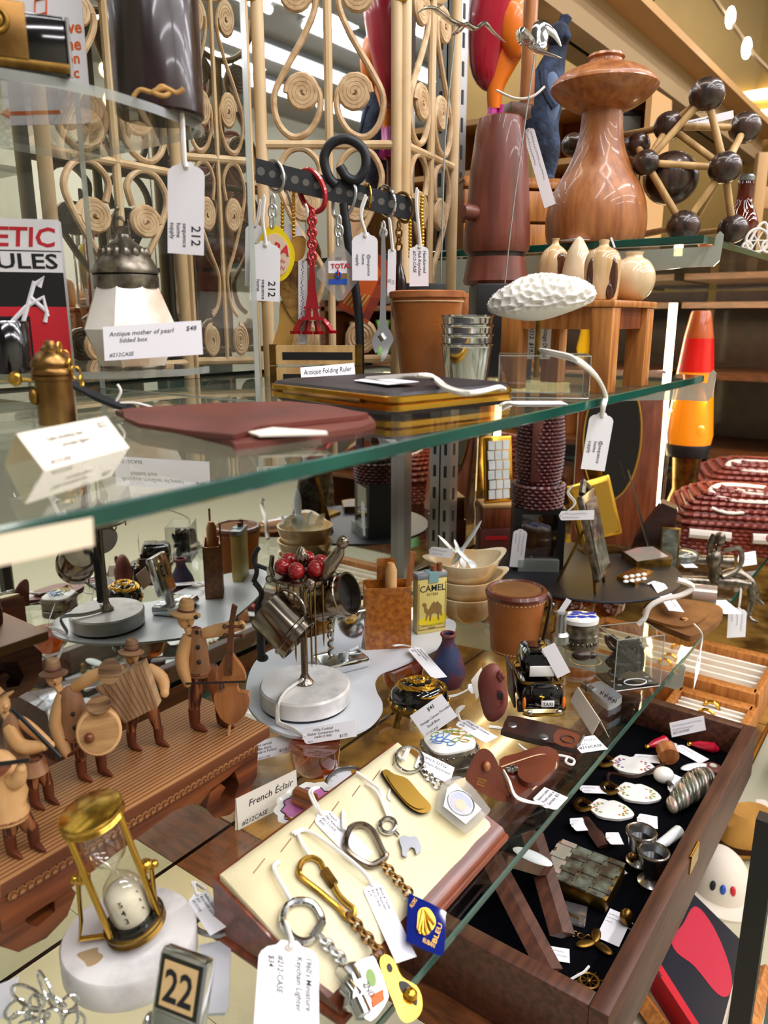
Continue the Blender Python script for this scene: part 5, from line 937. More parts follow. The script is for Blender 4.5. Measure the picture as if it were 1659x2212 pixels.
# ================================================================== middle shelf front
t = T('brass_hydrant', 'small brass hydrant-shaped novelty with a chain', 'novelty', 125, 915, ZM)
t.p('body', B().lathe([(0, 0), (38, 0), (38, 92), (43, 94), (43, 102), (40, 104), (43, 106), (43, 112), (39, 118), (42, 122), (42, 130), (28, 150), (20, 154), (20, 160), (12, 166), (10, 174), (0, 176)], 30), 'bronze'); t.p('valve', B().tube([(-40, -8, 92), (-70, -14, 96)], 4, 8).ell(-74, -15, 96, 15, 8, 15), 'brass'); t.p('cap', B().ell(-34, -24, 60, 10, 10, 18), 'old_brass')
for k in range(5): t.p('chain_link', B().ring(24 + k * 10, -10, 160 - k * 17, 11, 2.2, 'y' if k % 2 else 'x', 12, 6, sx=.8, sy=1.1), 'brass')
t = T('iron_rod', 'dark hooked iron rod resting beside the brass hydrant with white string', 'rod', 232, 890, ZM, k=1.0)
t.p('rod', B().tube(smooth_path([(-90, 0, 76), (-70, 0, 60), (-20, -4, 34), (40, -8, 11), (64, -10, 9)], 4), [4, 5, 6, 7, 8, 9, 9, 9, 10, 10, 10, 10, 9, 9, 9, 8, 7], 8), 'black_iron'); t.p('ring', B().ring(-92, 0, 80, 14, 3, 'y'), 'brass'); t.p('string', strand([(60, -10, 6), (24, -10, 16), (36, -10, 44), (30, -10, 60)], 3).tube(smooth_path([(30, -10, 20), (70, -12, 20), (120, -14, 5)], 4), 3, 6).tube(smooth_path([(20, -10, 6), (30, -12, 4), (40, -10, 8)], 4), 3, 6), 'string')
tent('folded card reading Table smoking man wooden figure 22 dollars', (36, 937), (229, 899), (78, 1022), (268, 966), ZM, .0108, [('Table smoking man', .2, .34, .17), ('wooden figure', .32, .55, .17), ('$22', .82, .28, .22), ('#212CASE', .1, .9, .16)], mt='card_cream', back='card_back', spread=1.1)
t = flat('leather_wallet', 'flat reddish brown leather wallet with a paper slip inside', 'wallet', 540, 930, ZM)
b = slabz(t, [(268, 905), (300, 893), (620, 877), (770, 900), (806, 916), (780, 934), (520, 972), (500, 966)], ZM, ZM + .0022, 'leather_red', 'back', sm=2); f_ = slabz(t, [(268, 898), (300, 888), (620, 874), (765, 896), (780, 906), (560, 930), (506, 950), (300, 924)], ZM + .0024, ZM + .0042, 'leather_red', 'front', sm=2)
slabz(t, [(536, 936), (590, 926), (705, 934), (708, 940), (560, 944)], ZM + .0034, ZM + .004, 'card_cream', 'paper_slip')
# black cigarette case
def rr(w, d, r, z, n=5): return [(sx * (w / 2 - r) + r * math.cos(math.radians(a0 + 90 * i / n)), sy * (d / 2 - r) + r * math.sin(math.radians(a0 + 90 * i / n)), z) for sx, sy, a0 in ((1, 1, 0), (-1, 1, 90), (-1, -1, 180), (1, -1, 270)) for i in range(n + 1)]
t = T('cigarette_case', 'black leather cigarette case with gilt edges', 'cigarette case', 0, 0, P=V((.338, .247, ZM)), raw=True, rz=-12)
Wc, Dc = .0885, .105
def lp(i, z): return rr(Wc - i, Dc - i, .007, z)
t.p('lower_shell', stackloops([lp(.008, 0), lp(.002, .0022)]), 'black_leather'); t.p('lower_rim', stackloops([lp(.001, .0022), lp(0, .0026), lp(0, .0050), lp(.001, .0054)]), 'gold'); t.p('seam', stackloops([lp(.0024, .0054), lp(.0024, .0062)]), 'old_brass'); t.p('upper_rim', stackloops([lp(.001, .0062), lp(0, .0066), lp(0, .0090), lp(.001, .0094)]), 'gold'); t.p('upper_shell', stackloops([lp(.002, .0094), lp(.004, .0108), lp(.012, .0118)]), 'black_leather'); t.p('hinge', B().tube([(-Wc / 2 - .0003, -.03, .0058), (-Wc / 2 - .0003, .035, .0058)], .0013, 8), 'bronze')
ZK = ZM + .0118
tag('white tag lying on the black cigarette case', on(820, 815, ZK + .0016), on(905, 824, ZK + .0024), on(832, 830, ZK + .0016), [], [on(900, 812, ZK + .006), on(935, 818, ZK + .003), on(960, 838, ZK + .0014), on(1000, 850, ZK + .0014), on(1040, 846, ZK + .0016), on(1074, 838, ZK + .001), on(1090, 846, ZM + .003)], sr=.0011)
ltag('white paper tag lying on the glass by the cigarette case', (1090, 866), (1212, 866), (1110, 873), [], z=ZM + .0006, string=[(1086, 872, ZM + .001), (1080, 876, ZM + .001)])
ltag('card lying on the glass under the wallet reading Leather wallet', (245, 1043), (435, 1005), (470, 1020), ['Leather wallet', '$45'], z=ZM + .0004, shape='card') if 0 else None
# folding ruler
t = T('folding_ruler', 'antique folded boxwood ruler with brass ends stacked in blocks', 'ruler', 684, 836, ZM, k=1.0, rz=-3)
for z_ in (0, 46):
    b = t.p('wood_arm', B().box(0, 0, z_ + 2, 190, 14, 40), 'dowel'); t.p('slot', B().box(4, -7.2, z_ + 12, 150, .8, 16), 'black', b); t.p('brass_end', B().box(-92, 0, z_, 14, 16, 44), 'old_brass', b); t.p('brass_end', B().box(92, 0, z_, 14, 16, 44), 'old_brass', b)
htag('card reading Antique Folding Ruler 35 dollars', on(684, 836, ZM) - FH * .032, (649, 794), (765, 784), (690, 836), ['Antique Folding Ruler', '     $35'], shape='card', lean=-40)
# ================================================================== rattan folding screen
PS = onY(583, 800, .436); PS.z = ZM; DS = dep(PS); SS = DS / FPX
t = T('rattan_screen', 'folding rattan screen with curled cane hearts and spirals', 'screen', 0, 800, P=PS, S=SS, k=1.03)
def spiral(cx, cz, r, turns=3.6, sg=1, a0=0, th=6):
    n = int(turns * 14); return [(cx + sg * (r * (1 - .86 * i / n)) * math.cos(a0 + i / n * turns * 2 * math.pi), 0, cz + (r * (1 - .86 * i / n)) * math.sin(a0 + i / n * turns * 2 * math.pi)) for i in range(n + 1)]
def panel(mm, w, rails, hearts, low=True, top=830):
    def ad(b): return B().add(b.v, b.f, mm)
    for x in (0, w): t.p('post', ad(B().tube([(x, 0, 0), (x, 0, top)], 12.5, 10)), 'rattan')
    for z_ in rails: t.p('rail', ad(B().tube([(8, 0, z_), (w - 8, 0, z_)], 8.5, 9)), 'rattan')
    t.p('middle_cane', ad(B().tube([(w / 2, 0, rails[1]), (w / 2, 0, hearts)], 9, 9)), 'rattan')
    t.p('middle_cane', ad(B().tube([(w / 2, 0, rails[0]), (w / 2, 0, rails[1])], 8, 9)), 'rattan')
    z0 = rails[1]; R = 32
    for sg in (-1, 1):
        c = w / 2
        # heart: big loop low, crossing to the spiral above
        t.p('cane_scroll', ad(B().tube(smooth_path([(c + sg * 44, 0, z0 + 112)] + [(c + sg * x, 0, z0 + z_) for x, z_ in ((20, 96), (18, 60), (40, 24), (74, 14), (102, 40), (108, 86), (84, 132), (46, 190), (24, 236), (26, 268), (50, 292))], 5), 6.5, 8)), 'rattan_coil')
        t.p('cane_spiral', ad(B().tube(spiral(c + sg * 52, z0 + 92, R, sg=sg), 7, 7)), 'rattan_coil'); t.p('cane_spiral', ad(B().tube(spiral(c + sg * 58, z0 + 260, R, sg=-sg), 7, 7)), 'rattan_coil')
        if low:
            t.p('cane_scroll', ad(B().tube(smooth_path([(c + sg * x, 0, rails[0] + z_) for x, z_ in ((28, 330), (20, 372), (48, 402), (84, 396), (106, 352), (88, 296), (52, 230), (18, 176), (28, 120), (54, 96))], 5), 6.5, 8)), 'rattan_coil')
            t.p('cane_spiral', ad(B().tube(spiral(c + sg * 54, rails[0] + 300, R, sg=sg), 7, 7)), 'rattan_coil'); t.p('cane_spiral', ad(B().tube(spiral(c + sg * 60, rails[0] + 44, R, sg=-sg, a0=1.5), 7, 7)), 'rattan_coil')
    t.p('top_arch', ad(B().tube([(w / 2 + 108 * math.cos(a_), 0, hearts + 112 + 112 * math.sin(a_)) for a_ in [math.pi + math.pi * i / 16 for i in range(17)]], 8, 8)), 'rattan')
panel(tr(0, 0, 0), 272, (36, 446), 740)
ang = -math.degrees(math.radians(26))
panel(tr(288, 4, 0) @ rot(0, 0, 63), 260, (36, 446), 740)
def local(P): return (Mx.Rotation(-FACE, 3, 'Z') @ (P - PS)) / SS
G0, G1 = local(V((.283, .468, ZM))), local(V((.386, .470, ZM)))
dG = G1 - G0; panel(tr(G0.x, G0.y, 0) @ rot(0, 0, math.degrees(math.atan2(dG.y, dG.x))) @ Mx.Diagonal((dG.length / 272, 1, .86, 1)), 272, (36, 446), 740)
G2 = local(PS) + V((-16, 0, 0)); dG = G2 - G1; panel(tr(G1.x, G1.y, 0) @ rot(0, 0, math.degrees(math.atan2(dG.y, dG.x))) @ tr(14, 0, 0) @ Mx.Diagonal(((dG.length - 22) / 272, 1, .93, 1)), 272, (36, 446), 740)
for z_ in (150, 690):
    for x in (280, -10): t.p('hinge', B().box(x, -11, z_, 22, 3, 54, bev=1).ell(x + 4, -13, z_ + 12, 3).ell(x + 4, -13, z_ + 42, 3), 'gold')
# ================================================================== key rack
PR = onY(720, 780, .40); PR.z = ZM; PR = on(778, 828, ZM)
t = T('key_rack', 'black iron stand with a punched strap and curled hook for keychains', 'rack', 0, 600, P=PR, k=1.0)
Qr = PR; 
def R3(u, v, d=0): return vp(u, v, PR + FH * d)
DB0, DB1 = -.012, .016
bar = [R3(552, 368, DB0), R3(900, 455, DB1)]
def dbar(u): return DB0 + (DB1 - DB0) * (u - 552) / 348.
def barp(f): return bar[0].lerp(bar[1], f)
def loc(P): 
    m = t.o.matrix_basis.to_3x3() if False else Mx.Rotation(-FACE, 3, 'Z'); return (m @ (P - t.P)) / t.s
up_ = V((0, 0, 1)); bd = (bar[1] - bar[0]).normalized(); bn = bd.cross(up_).normalized(); hw, th = .0072, .0012
vs = [p + up_ * (sz * hw) + bn * (sn * th) for p in bar for sz in (-1, 1) for sn in (-1, 1)]
b = t.p('punched_strap', B().add([loc(p) for p in vs], [(0, 1, 3, 2), (4, 6, 7, 5), (0, 2, 6, 4), (1, 5, 7, 3), (2, 3, 7, 6), (0, 4, 5, 1)]), 'black_iron')
for k in range(15):
    c = barp(.03 + k * .067); 
    for sn in (-1, 1): t.p('hole', B().add(*(lambda w: (w.v, w.f))(B().lathe([(0, 0), (7 if k % 3 else 8, 0)], 12)), Mx.Translation(loc(c + bn * (sn * (th + .0001)))) @ (Mx.Rotation(-FACE, 4, 'Z') @ bn.to_track_quat('Z', 'Y').to_matrix().to_4x4())), 'grey_paint', b, fix=False)
t.p('curled_hook', B().tube(smooth_path([loc(R3(u, v)) for u, v in ((742, 372), (734, 360), (750, 384), (772, 388), (790, 360), (784, 322), (750, 300), (716, 310), (700, 342), (710, 382), (726, 400))], 5), 10, 10), 'black_iron'); t.p('stem', B().tube(smooth_path([loc(R3(u, v)) for u, v in ((742, 440), (752, 520), (766, 610), (776, 700), (778, 812))], 5), 9.5, 10), 'black_iron'); t.p('foot', B().lathe([(0, 0), (46, 0), (46, 5), (0, 8)], 24), 'black_iron')
def hang(label, u, v, name='keychain', d=-.006):
    k_ = T(name, label, 'keychain', 0, 0, P=R3(u, v, d), raw=True); k_.d = d
    k_.L = lambda a, c, e=0.: R3(a, c, k_.d + e) - k_.P; return k_
def htrace(k_, px, r, n=7, closed=False, kk=4, e=0.):
    pts = [k_.L(p[0], p[1], (p[2] if len(p) > 2 else e)) for p in px]
    if closed: return B().tube(smooth_path(pts + [pts[0]], kk)[:-1], r, n, closed=True)
    return B().tube(smooth_path(pts, kk), r, n)
def hring(k_, cx, cy, rx, ry, a, r, n=16):     # ring hooked over the strap: one side before it, the other behind
    o_ = oval(cx, cy, rx, ry, a, n); return htrace(k_, [(q[0], q[1], dbar(cx) - k_.d - .0045 * (q[0] - cx) / rx) for q in o_], r, 7, True)
def hslab(k_, px, e0, e1, mt, name, parent=None, sm=0):
    if sm: px = smooth_poly(px, sm)
    n = len(px); vs = [k_.L(*p, e0) for p in px] + [k_.L(*p, e1) for p in px]
    return k_.p(name, B().add(vs, [tuple(range(n)), tuple(range(2 * n - 1, n - 1, -1))] + [(i, (i + 1) % n, (i + 1) % n + n, i + n) for i in range(n)]), mt, parent)
def hchain(k_, a, b, n, r, w, mt, nm='link'):
    for i in range(n):
        c = (a[0] + (b[0] - a[0]) * (i + .5) / n, a[1] + (b[1] - a[1]) * (i + .5) / n); l = math.hypot(b[0] - a[0], b[1] - a[1]) / n * .7
        an = math.degrees(math.atan2(b[1] - a[1], b[0] - a[0])); k_.p(nm, htrace(k_, oval(*c, l, w if i % 2 else w * .5, an, 10), r, 6, True, 2), mt)
# yellow advertising keychain
k_ = hang('yellow round advertising keychain with red letters', 600, 550, d=-.0165); k_.p('split_ring', hring(k_, 594, 380, 19, 34, -10, .0011), 'chrome_soft'); hchain(k_, (590, 425), (588, 488), 3, .0009, 8, 'chrome_soft')
y_ = hslab(k_, [(588, 486), (610, 496), (632, 530), (637, 560), (624, 594), (604, 608), (580, 600), (562, 572), (556, 536), (566, 504)], 0, .003, 'yellow_plastic', 'frame', sm=3); hslab(k_, oval(596, 550, 30, 46, -8), -.0006, 0, 'paper_tan', 'insert', y_, 2)
m_, _, _ = frame(R3(588, 542, -.0174), R3(630, 556, -.0174), R3(588, 570, -.0174)); m_.translation -= k_.P; k_.p('lettering', B().add(*(lambda w: (w.v, w.f))(B().text('RA', .0085, bold=.03).text('moutarde', .0035, tr(-.004, -.005, 0)).text('DIJON', .0038, tr(0, -.0095, 0))), m_), 'red_print', flat=True, fix=False)
# bark and horn opener on ball chain
k_ = hang('bark and antler bottle stopper hanging on a brass ball chain', 650, 620, d=.002)
hslab(k_, [(628, 520), (644, 510), (660, 516), (664, 560), (666, 640), (650, 690), (634, 692), (610, 650), (604, 610), (616, 570)], -.006, .004, 'bark', 'bark_handle', sm=3); hslab(k_, [(606, 650), (628, 662), (648, 690), (636, 720), (622, 772), (586, 774), (590, 740), (602, 700)], -.004, .004, 'horn', 'antler', sm=3); hslab(k_, [(626, 524), (640, 512), (660, 518), (664, 550), (644, 566), (630, 556)], -.0066, -.005, 'horn', 'cut_face', sm=3)
for i in range(19): q = k_.L(634, 366 + i * 8.2); k_.p('ball', B().ell(q.x, q.y, q.z, .00135, n=8, k=6), 'gold')
for i in range(9): q = k_.L(610, 440 + i * 8.2); k_.p('ball', B().ell(q.x, q.y, q.z, .00135, n=8, k=6), 'gold')
# red eiffel tower
k_ = hang('red metal tower keychain on a red ring and chain', 680, 600, d=-.012); k_.p('ring', hring(k_, 674, 412, 26, 46, -18, .0019), 'red_metal'); hchain(k_, (674, 458), (674, 572), 9, .0012, 8, 'red_metal')
def tower(w, a, b): hslab(k_, a, -w, w, 'red_metal', b)
tower(.0022, [(669, 572), (679, 572), (682, 620), (688, 664), (660, 664), (666, 620)], 'spire'); tower(.0044, [(656, 662), (692, 662), (692, 667), (656, 667)], 'upper_platform'); tower(.004, [(662, 667), (672, 667), (672, 686), (658, 686)], 'pier'); tower(.004, [(676, 667), (686, 667), (690, 686), (676, 686)], 'pier'); tower(.0054, [(652, 684), (698, 684), (700, 692), (650, 692)], 'lower_platform')
for a, c in (((652, 692), (638, 716)), ((668, 692), (664, 718)), ((684, 692), (688, 718)), ((698, 692), (716, 716))): k_.p('leg', htrace(k_, [a, ((a[0] + c[0]) / 2, (a[1] + c[1]) / 2 - 2), c], .0022, 6), 'red_metal')
for c in ((638, 718), (664, 719), (688, 719), (716, 717)): q = k_.L(*c); k_.p('foot', B().box(q.x, q.y, q.z - .001, .005, .005, .002), 'red_metal')
# TOTAL acrylic diamond
k_ = hang('clear acrylic diamond keychain with a red, brown and blue badge', 732, 580, d=-.016); k_.p('clip', htrace(k_, [(722, 394, dbar(740) - k_.d + .003), (752, 384, dbar(740) - k_.d - .0005), (768, 410, dbar(740) - k_.d - .0045), (760, 450, dbar(740) - k_.d - .0042), (742, 470, dbar(740) - k_.d - .002), (720, 462, dbar(740) - k_.d + .003)], .0012, 7, True), 'chrome_soft'); hchain(k_, (732, 470), (732, 528), 3, .001, 8, 'chrome_soft')
a_ = hslab(k_, [(733, 528), (741, 530), (783, 584), (783, 594), (742, 648), (730, 650), (684, 598), (684, 588)], -.002, .004, 'acrylic_milky', 'acrylic_diamond'); l_ = hslab(k_, [(709, 564), (749, 563), (750, 615), (710, 615)], -.0024, -.002, 'card', 'label', a_); hslab(k_, [(709.5, 590), (749.5, 590), (749.5, 604), (709.5, 604)], -.0027, -.0024, 'brown_print', 'brown_band', a_); hslab(k_, [(709.5, 603), (749.8, 602), (749.8, 614.6), (709.8, 614.6)], -.0028, -.0024, 'blue_flat', 'blue_band', a_); k_.p('emblem', htrace(k_, oval(730, 594, 6, 6, 0, 10), .0006, 5, True, 2, e=-.003), 'blue_flat', a_); k_.p('emblem_flame', htrace(k_, [(730, 582), (730, 596)], .0006, 5, e=-.0031), 'red_print', a_)
m_, _, _ = frame(R3(715, 580, -.0189), R3(748, 579, -.0189), R3(715, 590, -.0189)); m_.translation -= k_.P; k_.p('lettering', B().add(*(lambda w: (w.v, w.f))(B().text('TOTAL', .0042, bold=.03)), m_), 'red_print', a_, flat=True, fix=False)
# orange acrylic
k_ = hang('orange striped acrylic keychain in a clear tilted block', 790, 640, d=.006); a_ = hslab(k_, [(796, 536), (812, 546), (856, 574), (850, 590), (794, 700), (784, 694), (728, 664), (734, 650)], .0, .005, 'acrylic_orange', 'acrylic_block'); hslab(k_, [(760, 624), (806, 560), (812, 566), (824, 590), (780, 688), (734, 660)], -.0003, 0, 'orange_print', 'label', a_)
for i in range(5): k_.p('stripe_print', htrace(k_, [(742 + i * 8, 656 + i * 4), (762 + i * 9, 630 + i * 2)], .0006, 5, e=-.0008), 'pack_yellow', a_)
k_.p('ring', hring(k_, 792, 424, 9, 27, 0, .001), 'brass')
# wrench
k_ = hang('silver adjustable wrench keychain', 830, 700, d=-.012); k_.p('ring', hring(k_, 834, 434, 19, 33, -12, .0011), 'chrome'); hchain(k_, (828, 482), (828, 510), 2, .0009, 7, 'chrome')
w_ = hslab(k_, [(824, 508), (832, 508), (834, 600), (834, 690), (846, 720), (850, 736), (842, 750), (832, 776), (822, 780), (826, 756), (820, 748), (812, 764), (804, 744), (806, 726), (818, 706), (822, 640)], -.002, .002, 'chrome', 'handle', sm=2); k_.p('worm_screw', htrace(k_, [(822, 722), (830, 734)], .0026, 8, e=-.0022), 'chrome_soft', w_)
# dark bottle
k_ = hang('dark red miniature bottle keychain', 866, 600, d=.0245); k_.p('ring', hring(k_, 872, 448, 20, 32, -10, .0011), 'bronze'); hchain(k_, (862, 480), (862, 540), 4, .0009, 6, 'bronze')
q = [k_.L(862, v) for v in (542, 570, 580, 600, 614, 680, 692)]; k_.p('bottle', B().tube(q, [.0019, .0019, .003, .0048, .0056, .0056, .004], 16), 'brown_gloss')
# ball chain with fish tag
k_ = hang('brass ball chain loop at the end of the punched strap', 906, 470, d=.01)
for i in range(16): q = k_.L(912 - 1.2 * math.sin(i * .4) , 424 + i * 7.6); k_.p('ball', B().ell(q.x, q.y, q.z, .0014, n=8, k=6), 'gold')
for i in range(11): q = k_.L(886, 478 + i * 7.6); k_.p('ball', B().ell(q.x, q.y, q.z, .0014, n=8, k=6), 'gold')
# tags on the rack
P212 = [('212', .66, .38, .34), ('sequence', .64, .6, .17), ('home', .64, .77, .17), ('supply', .64, .93, .17)]
def rtag(lb, d, tl, tr__, bl, lines, st, **kw): return htag(lb, PR + FH * d, tl, tr__, bl, lines, string=st, sr=.0008, **kw)
rtag('printed 212 tag overlapping the yellow keychain', -.0205, (606, 522), (604, 652), (540, 520), P212, [(572, 516), (566, 470), (570, 420)], ink='print_ink', shear=0, bold=.008)
rtag('white tag with small writing beside the acrylic riser', -.012, (572, 484), (570, 620), (530, 482), [('#212 Case', .3, .5, .2)], [(556, 470), (562, 430)])
rtag('printed tag with rotated lettering over the orange keychain', -.022, (816, 502), (816, 606), (760, 502), [('@sequence', .45, .4, .17), ('home', .45, .62, .17), ('supply', .45, .84, .17)], [(788, 500), (778, 460), (790, 420)], ink='print_ink', shear=0, bold=.004)
rtag('printed 212 tag behind the wrench keychain', -.004, (856, 536), (854, 640), (838, 536), P212, [(846, 530), (840, 470)], ink='print_ink', shear=0, bold=.008)
rtag('tag reading Handmade Fish Keychain on the end of the rack', .008, (926, 528), (926, 618), (884, 528), ['Handcarved', 'Fish Keychain', '#212-CASE'], [(906, 520), (898, 440), (900, 405)])
rtag('pale tag behind the ball chain by the yellow keychain', .006, (652, 484), (650, 560), (612, 484), [], [(634, 470), (622, 420), (614, 400)])
rtag('narrow tag hanging behind the red tower', -.0062, (664, 560), (664, 744), (644, 560), ['~~~~~~~'], [(662, 540), (664, 470), (660, 440)])

tag('cream card hanging under the front edge of the middle shelf', onY(-60, 1166, YF - .0012), onY(200, 1118, YF - .0012), onY(-60, 1236, YF - .0012), [], shape='card', mt='card_back')
# ================================================================== middle shelf, far end
t = T('leather_cup', 'tan leather beaker case with a stitched rim and a tab', 'beaker case', 921, 829, ZM, k=1.12)
t.p('cup', B().lathe([(0, 0), (52, 0), (55, 4), (76, 158), (77, 162), (70, 162), (66, 140), (0, 136)], 40), 'leather_tan'); t.p('rim_band', B().lathe([(77, 158), (80, 160), (80, 170), (74, 172), (70, 166)], 40), 'leather_edge')
for k in range(40):
    a = math.pi + math.pi * k / 40; t.p('stitch', B().box(0, 0, 0, 7, 1.2, 2, m=tr(76.5 * math.cos(a), 76.5 * math.sin(a), 152) @ rot(0, 0, math.degrees(a) + 90)), 'stitch')
t.p('tab', B().box(76, 4, 120, 22, 4, 48, bev=2), 'leather_edge')
Pc_ = on(1006, 843, ZM); s_ = dep(Pc_) / FPX
for k in range(4):
    t = T('steel_cup', ('bottom', 'second', 'third', 'top')[k] + ' nested polished steel beaker of the stack beside the coral', 'beaker', 0, 800, P=Pc_ + V((0, 0, k * 20 * s_)), S=s_, k=1.0)
    t.p('wall', B().lathe([(0, 0), (41, 0), (42.6, 3), (53.6, 90), (55, 94), (56.5, 95), (56.5, 98), (54, 98), (52.8, 92), (41.2, 6), (0, 5)], 40), 'chrome')
t = T('display_block', 'black display block with holes carrying the wire birds', 'block', 914, 819, ZM, k=1.12); t.p('block', B().box(0, 20, 0, 92, 40, 178, bev=3), 'black'); PBK = t.P + (Mx.Rotation(FACE, 3, 'Z') @ V((36, 20, 177 * t.k))) * t.s
for x in (-28, -4, 20): t.p('hole', B().box(x, -.4, 150, 12, .6, 16), 'black_gloss')
t = T('display_plinth', 'black plinth carrying the reddish wooden mill', 'block', 1080, 811, ZM, k=1.1); t.p('block', B().box(0, 34, 0, 120, 150, 172, bev=3), 'black'); PWF = t.P + (Mx.Rotation(FACE, 3, 'Z') @ V((-2, -34, 171 * t.k))) * t.s
ZP = ZM + 172 * t.s * t.k; PP = t.P + (Mx.Rotation(FACE, 3, 'Z') @ V((-10, 50, 0))) * t.s; PP.z = ZP
t = T('reddish_mill', 'tall tapered reddish wooden pepper mill with a side knob', 'mill', 0, 450, P=PP)
t.p('base', B().lathe([(0, 0), (66, 0), (70, 8), (66, 30), (62, 60), (0, 60)], 36), 'redwood'); t.p('groove', B().lathe([(60, 58), (60, 72), (0, 72)], 36), 'leather_dark'); t.p('body', B().lathe([(0, 70), (66, 70), (70, 80), (70, 110), (60, 250), (50, 330), (46, 348), (40, 352), (0, 353)], 36), 'redwood'); t.p('knob', B().tube([(-48, -34, 150), (-74, -50, 152), (-80, -54, 152)], [17, 17, 14], 16), 'redwood')
t = T('dowel_perch', 'thick wooden dowel rising from a square dark block on the mill', 'dowel', 0, 600, P=PP + V((0, 0, 353 * t.s * t.k)), k=.92); t.p('block', B().box(42, 8, 0, 50, 40, 34, bev=3, m=rot(0, 0, 18)), 'walnut'); t.p('dowel', B().tube([(58, 22, 30), (58, 22, 380)], 16, 16), 'teak'); t.p('wire', strand([(-10, 10, 60), (30, 0, 40), (66, 0, 44), (92, 4, 66)], 3), 'string')
htag('long white tag hanging from the dowel above the reddish mill', PP + V((.03, -.03, 0)) , (1152, 272), (1200, 440), (1128, 282), ['~~~~~~', '~~~~'], yaw=-20)
# wire birds
def bird(label, foot, neck, pose, mt='chrome'):
    b0 = foot; t = T('wire_bird', label, 'bird', 0, 0, P=b0, raw=True)
    t.p('wire', B().tube(smooth_path([V((0, 0, 0)), (vp(*neck[0], b0) - b0), (vp(*neck[1], b0) - b0)], 6), .0006, 6), 'chrome_soft')
    for nm, pts, r in pose: t.p(nm, B().tube(smooth_path([vp(u, v, b0 - FH * (e if True else 0)) - b0 for u, v, e in pts], 4), [q * dep(b0) / FPX for q in r], 10, flat=.45), mt)
Pb1 = on(952, 800, ZM) ; Pb1.z = ZM + .064
bird('long-winged polished metal bird on a thin wire before the screen', PBK, ((962, 300), (985, 66)), [('body', ((974, 76, .0), (990, 66, .0), (1004, 54, 0), (1016, 56, 0)), [3, 6, 7, 9, 10, 11, 10, 9, 8, 7, 6, 5, 3]), ('wing', ((1000, 56, 0), (972, 44, .01), (940, 20, .016), (918, 18, .02), (898, 32, .02)), [9, 9, 9, 9, 8, 8, 8, 8, 7, 7, 6, 6, 5, 4, 3, 2, 1]), ('wing', ((1006, 52, 0), (1028, 62, -.004), (1046, 50, -.008), (1066, 70, -.012), (1092, 92, -.016)), [9, 9, 9, 9, 9, 8, 8, 8, 8, 7, 6, 5, 5, 4, 3, 2, 1])])
bird('round-winged polished metal bird on a slanting wire above the mill', PWF, ((1110, 440), (1155, 118)), [('body', ((1122, 98, 0), (1136, 92, 0), (1160, 108, 0), (1190, 118, 0), (1212, 126, 0)), [2, 5, 7, 8, 9, 10, 11, 11, 11, 10, 9, 8, 7, 6, 5, 4, 3]), ('wing', ((1150, 96, 0), (1138, 84, .006), (1124, 66, .01), (1122, 92, .012)), [6, 10, 13, 14, 15, 15, 14, 13, 12, 10, 8, 6, 4]), ('wing', ((1170, 104, 0), (1166, 84, -.004), (1172, 58, -.008), (1196, 72, -.01), (1212, 100, -.012)), [8, 12, 15, 17, 18, 19, 19, 18, 17, 15, 13, 11, 10, 8, 6, 4, 2])])
# coral on its stand
t = T('coral_specimen', 'white brain coral on a brass rod in a clear acrylic block', 'coral', 1158, 858, ZM, k=1.0, rz=-8)
cw = B().ell(0, 0, 0, 1, 1, 1, 130, 80)
random.seed(21); E3 = V((112, 66, 52)); cells = []
for _ in range(2600):
    d = V((random.gauss(0, 1), random.gauss(0, 1), random.gauss(.25, 1))).normalized(); c_ = V((d.x * E3.x, d.y * E3.y, d.z * E3.z))
    if all((c_ - o_).length > 15 for o_ in cells): cells.append(c_)
for q in cw.v:
    d = V(q).normalized(); P0 = V((d.x * E3.x, d.y * E3.y, d.z * E3.z)); d1, d2 = sorted((P0 - c_).length for c_ in cells)[:2]
    e = max(0., 1 - (d2 - d1) / 8.) ; e = e * e * (3 - 2 * e); am = 1 if d.z > -.3 else max(0, 1 - (-.3 - d.z) * 3)
    P0 += V((d.x / E3.x, d.y / E3.y, d.z / E3.z)).normalized() * ((9 * e - 6 + random.uniform(-1, 1)) * am + 3 * math.sin(5 * d.x + 2) * math.cos(4 * d.y))
    q.x, q.y, q.z = P0.x, P0.y, P0.z * (.75 if d.z < 0 else 1)
t.p('coral', B().add(cw.v, cw.f, tr(2, 40, 202) @ rot(0, -7, 0)), 'coral', fix=False, ang=180)
t.p('rod', B().tube([(0, 40, 40), (0, 40, 172)], 6, 12), 'old_brass'); a_ = t.p('acrylic_block', B().box(14, 46, 0, 190, 120, 88), 'acrylic', flat=True); t.p('polished_edge', boxedges(14, 46, 0, 190, 120, 88, 1.2), 'acrylic_edge', a_)
htag('card with handwriting standing behind the coral rod', on(1160, 835, ZM), (1192, 700), (1188, 776), (1134, 700), ['Vintage Danish', 'mill 2 1/2"', '#212  $195'], shape='card')
Qt = on(1300, 857, ZM) - FH * .006; Qt = V((Qt.x, min(Qt.y, YF - .003), Qt.z))
Qt = onY(1300, 880, YF - .003)
htag('printed white tag hanging over the middle shelf edge', Qt, (1328, 894), (1306, 1018), (1276, 886), [('@sequence', .48, .42, .2), ('home', .5, .64, .2), ('supply', .5, .86, .2)], [V(onY(1302, 872, YF - .004)), onY(1306, 850, YF - .003), on(1288, 812, ZM + .0145), on(1246, 776, ZM + .0248), on(1200, 762, ZM + .0266), on(1158, 754, ZM + .0264)], ink='print_ink', shear=0, bold=.006, sr=.0012)
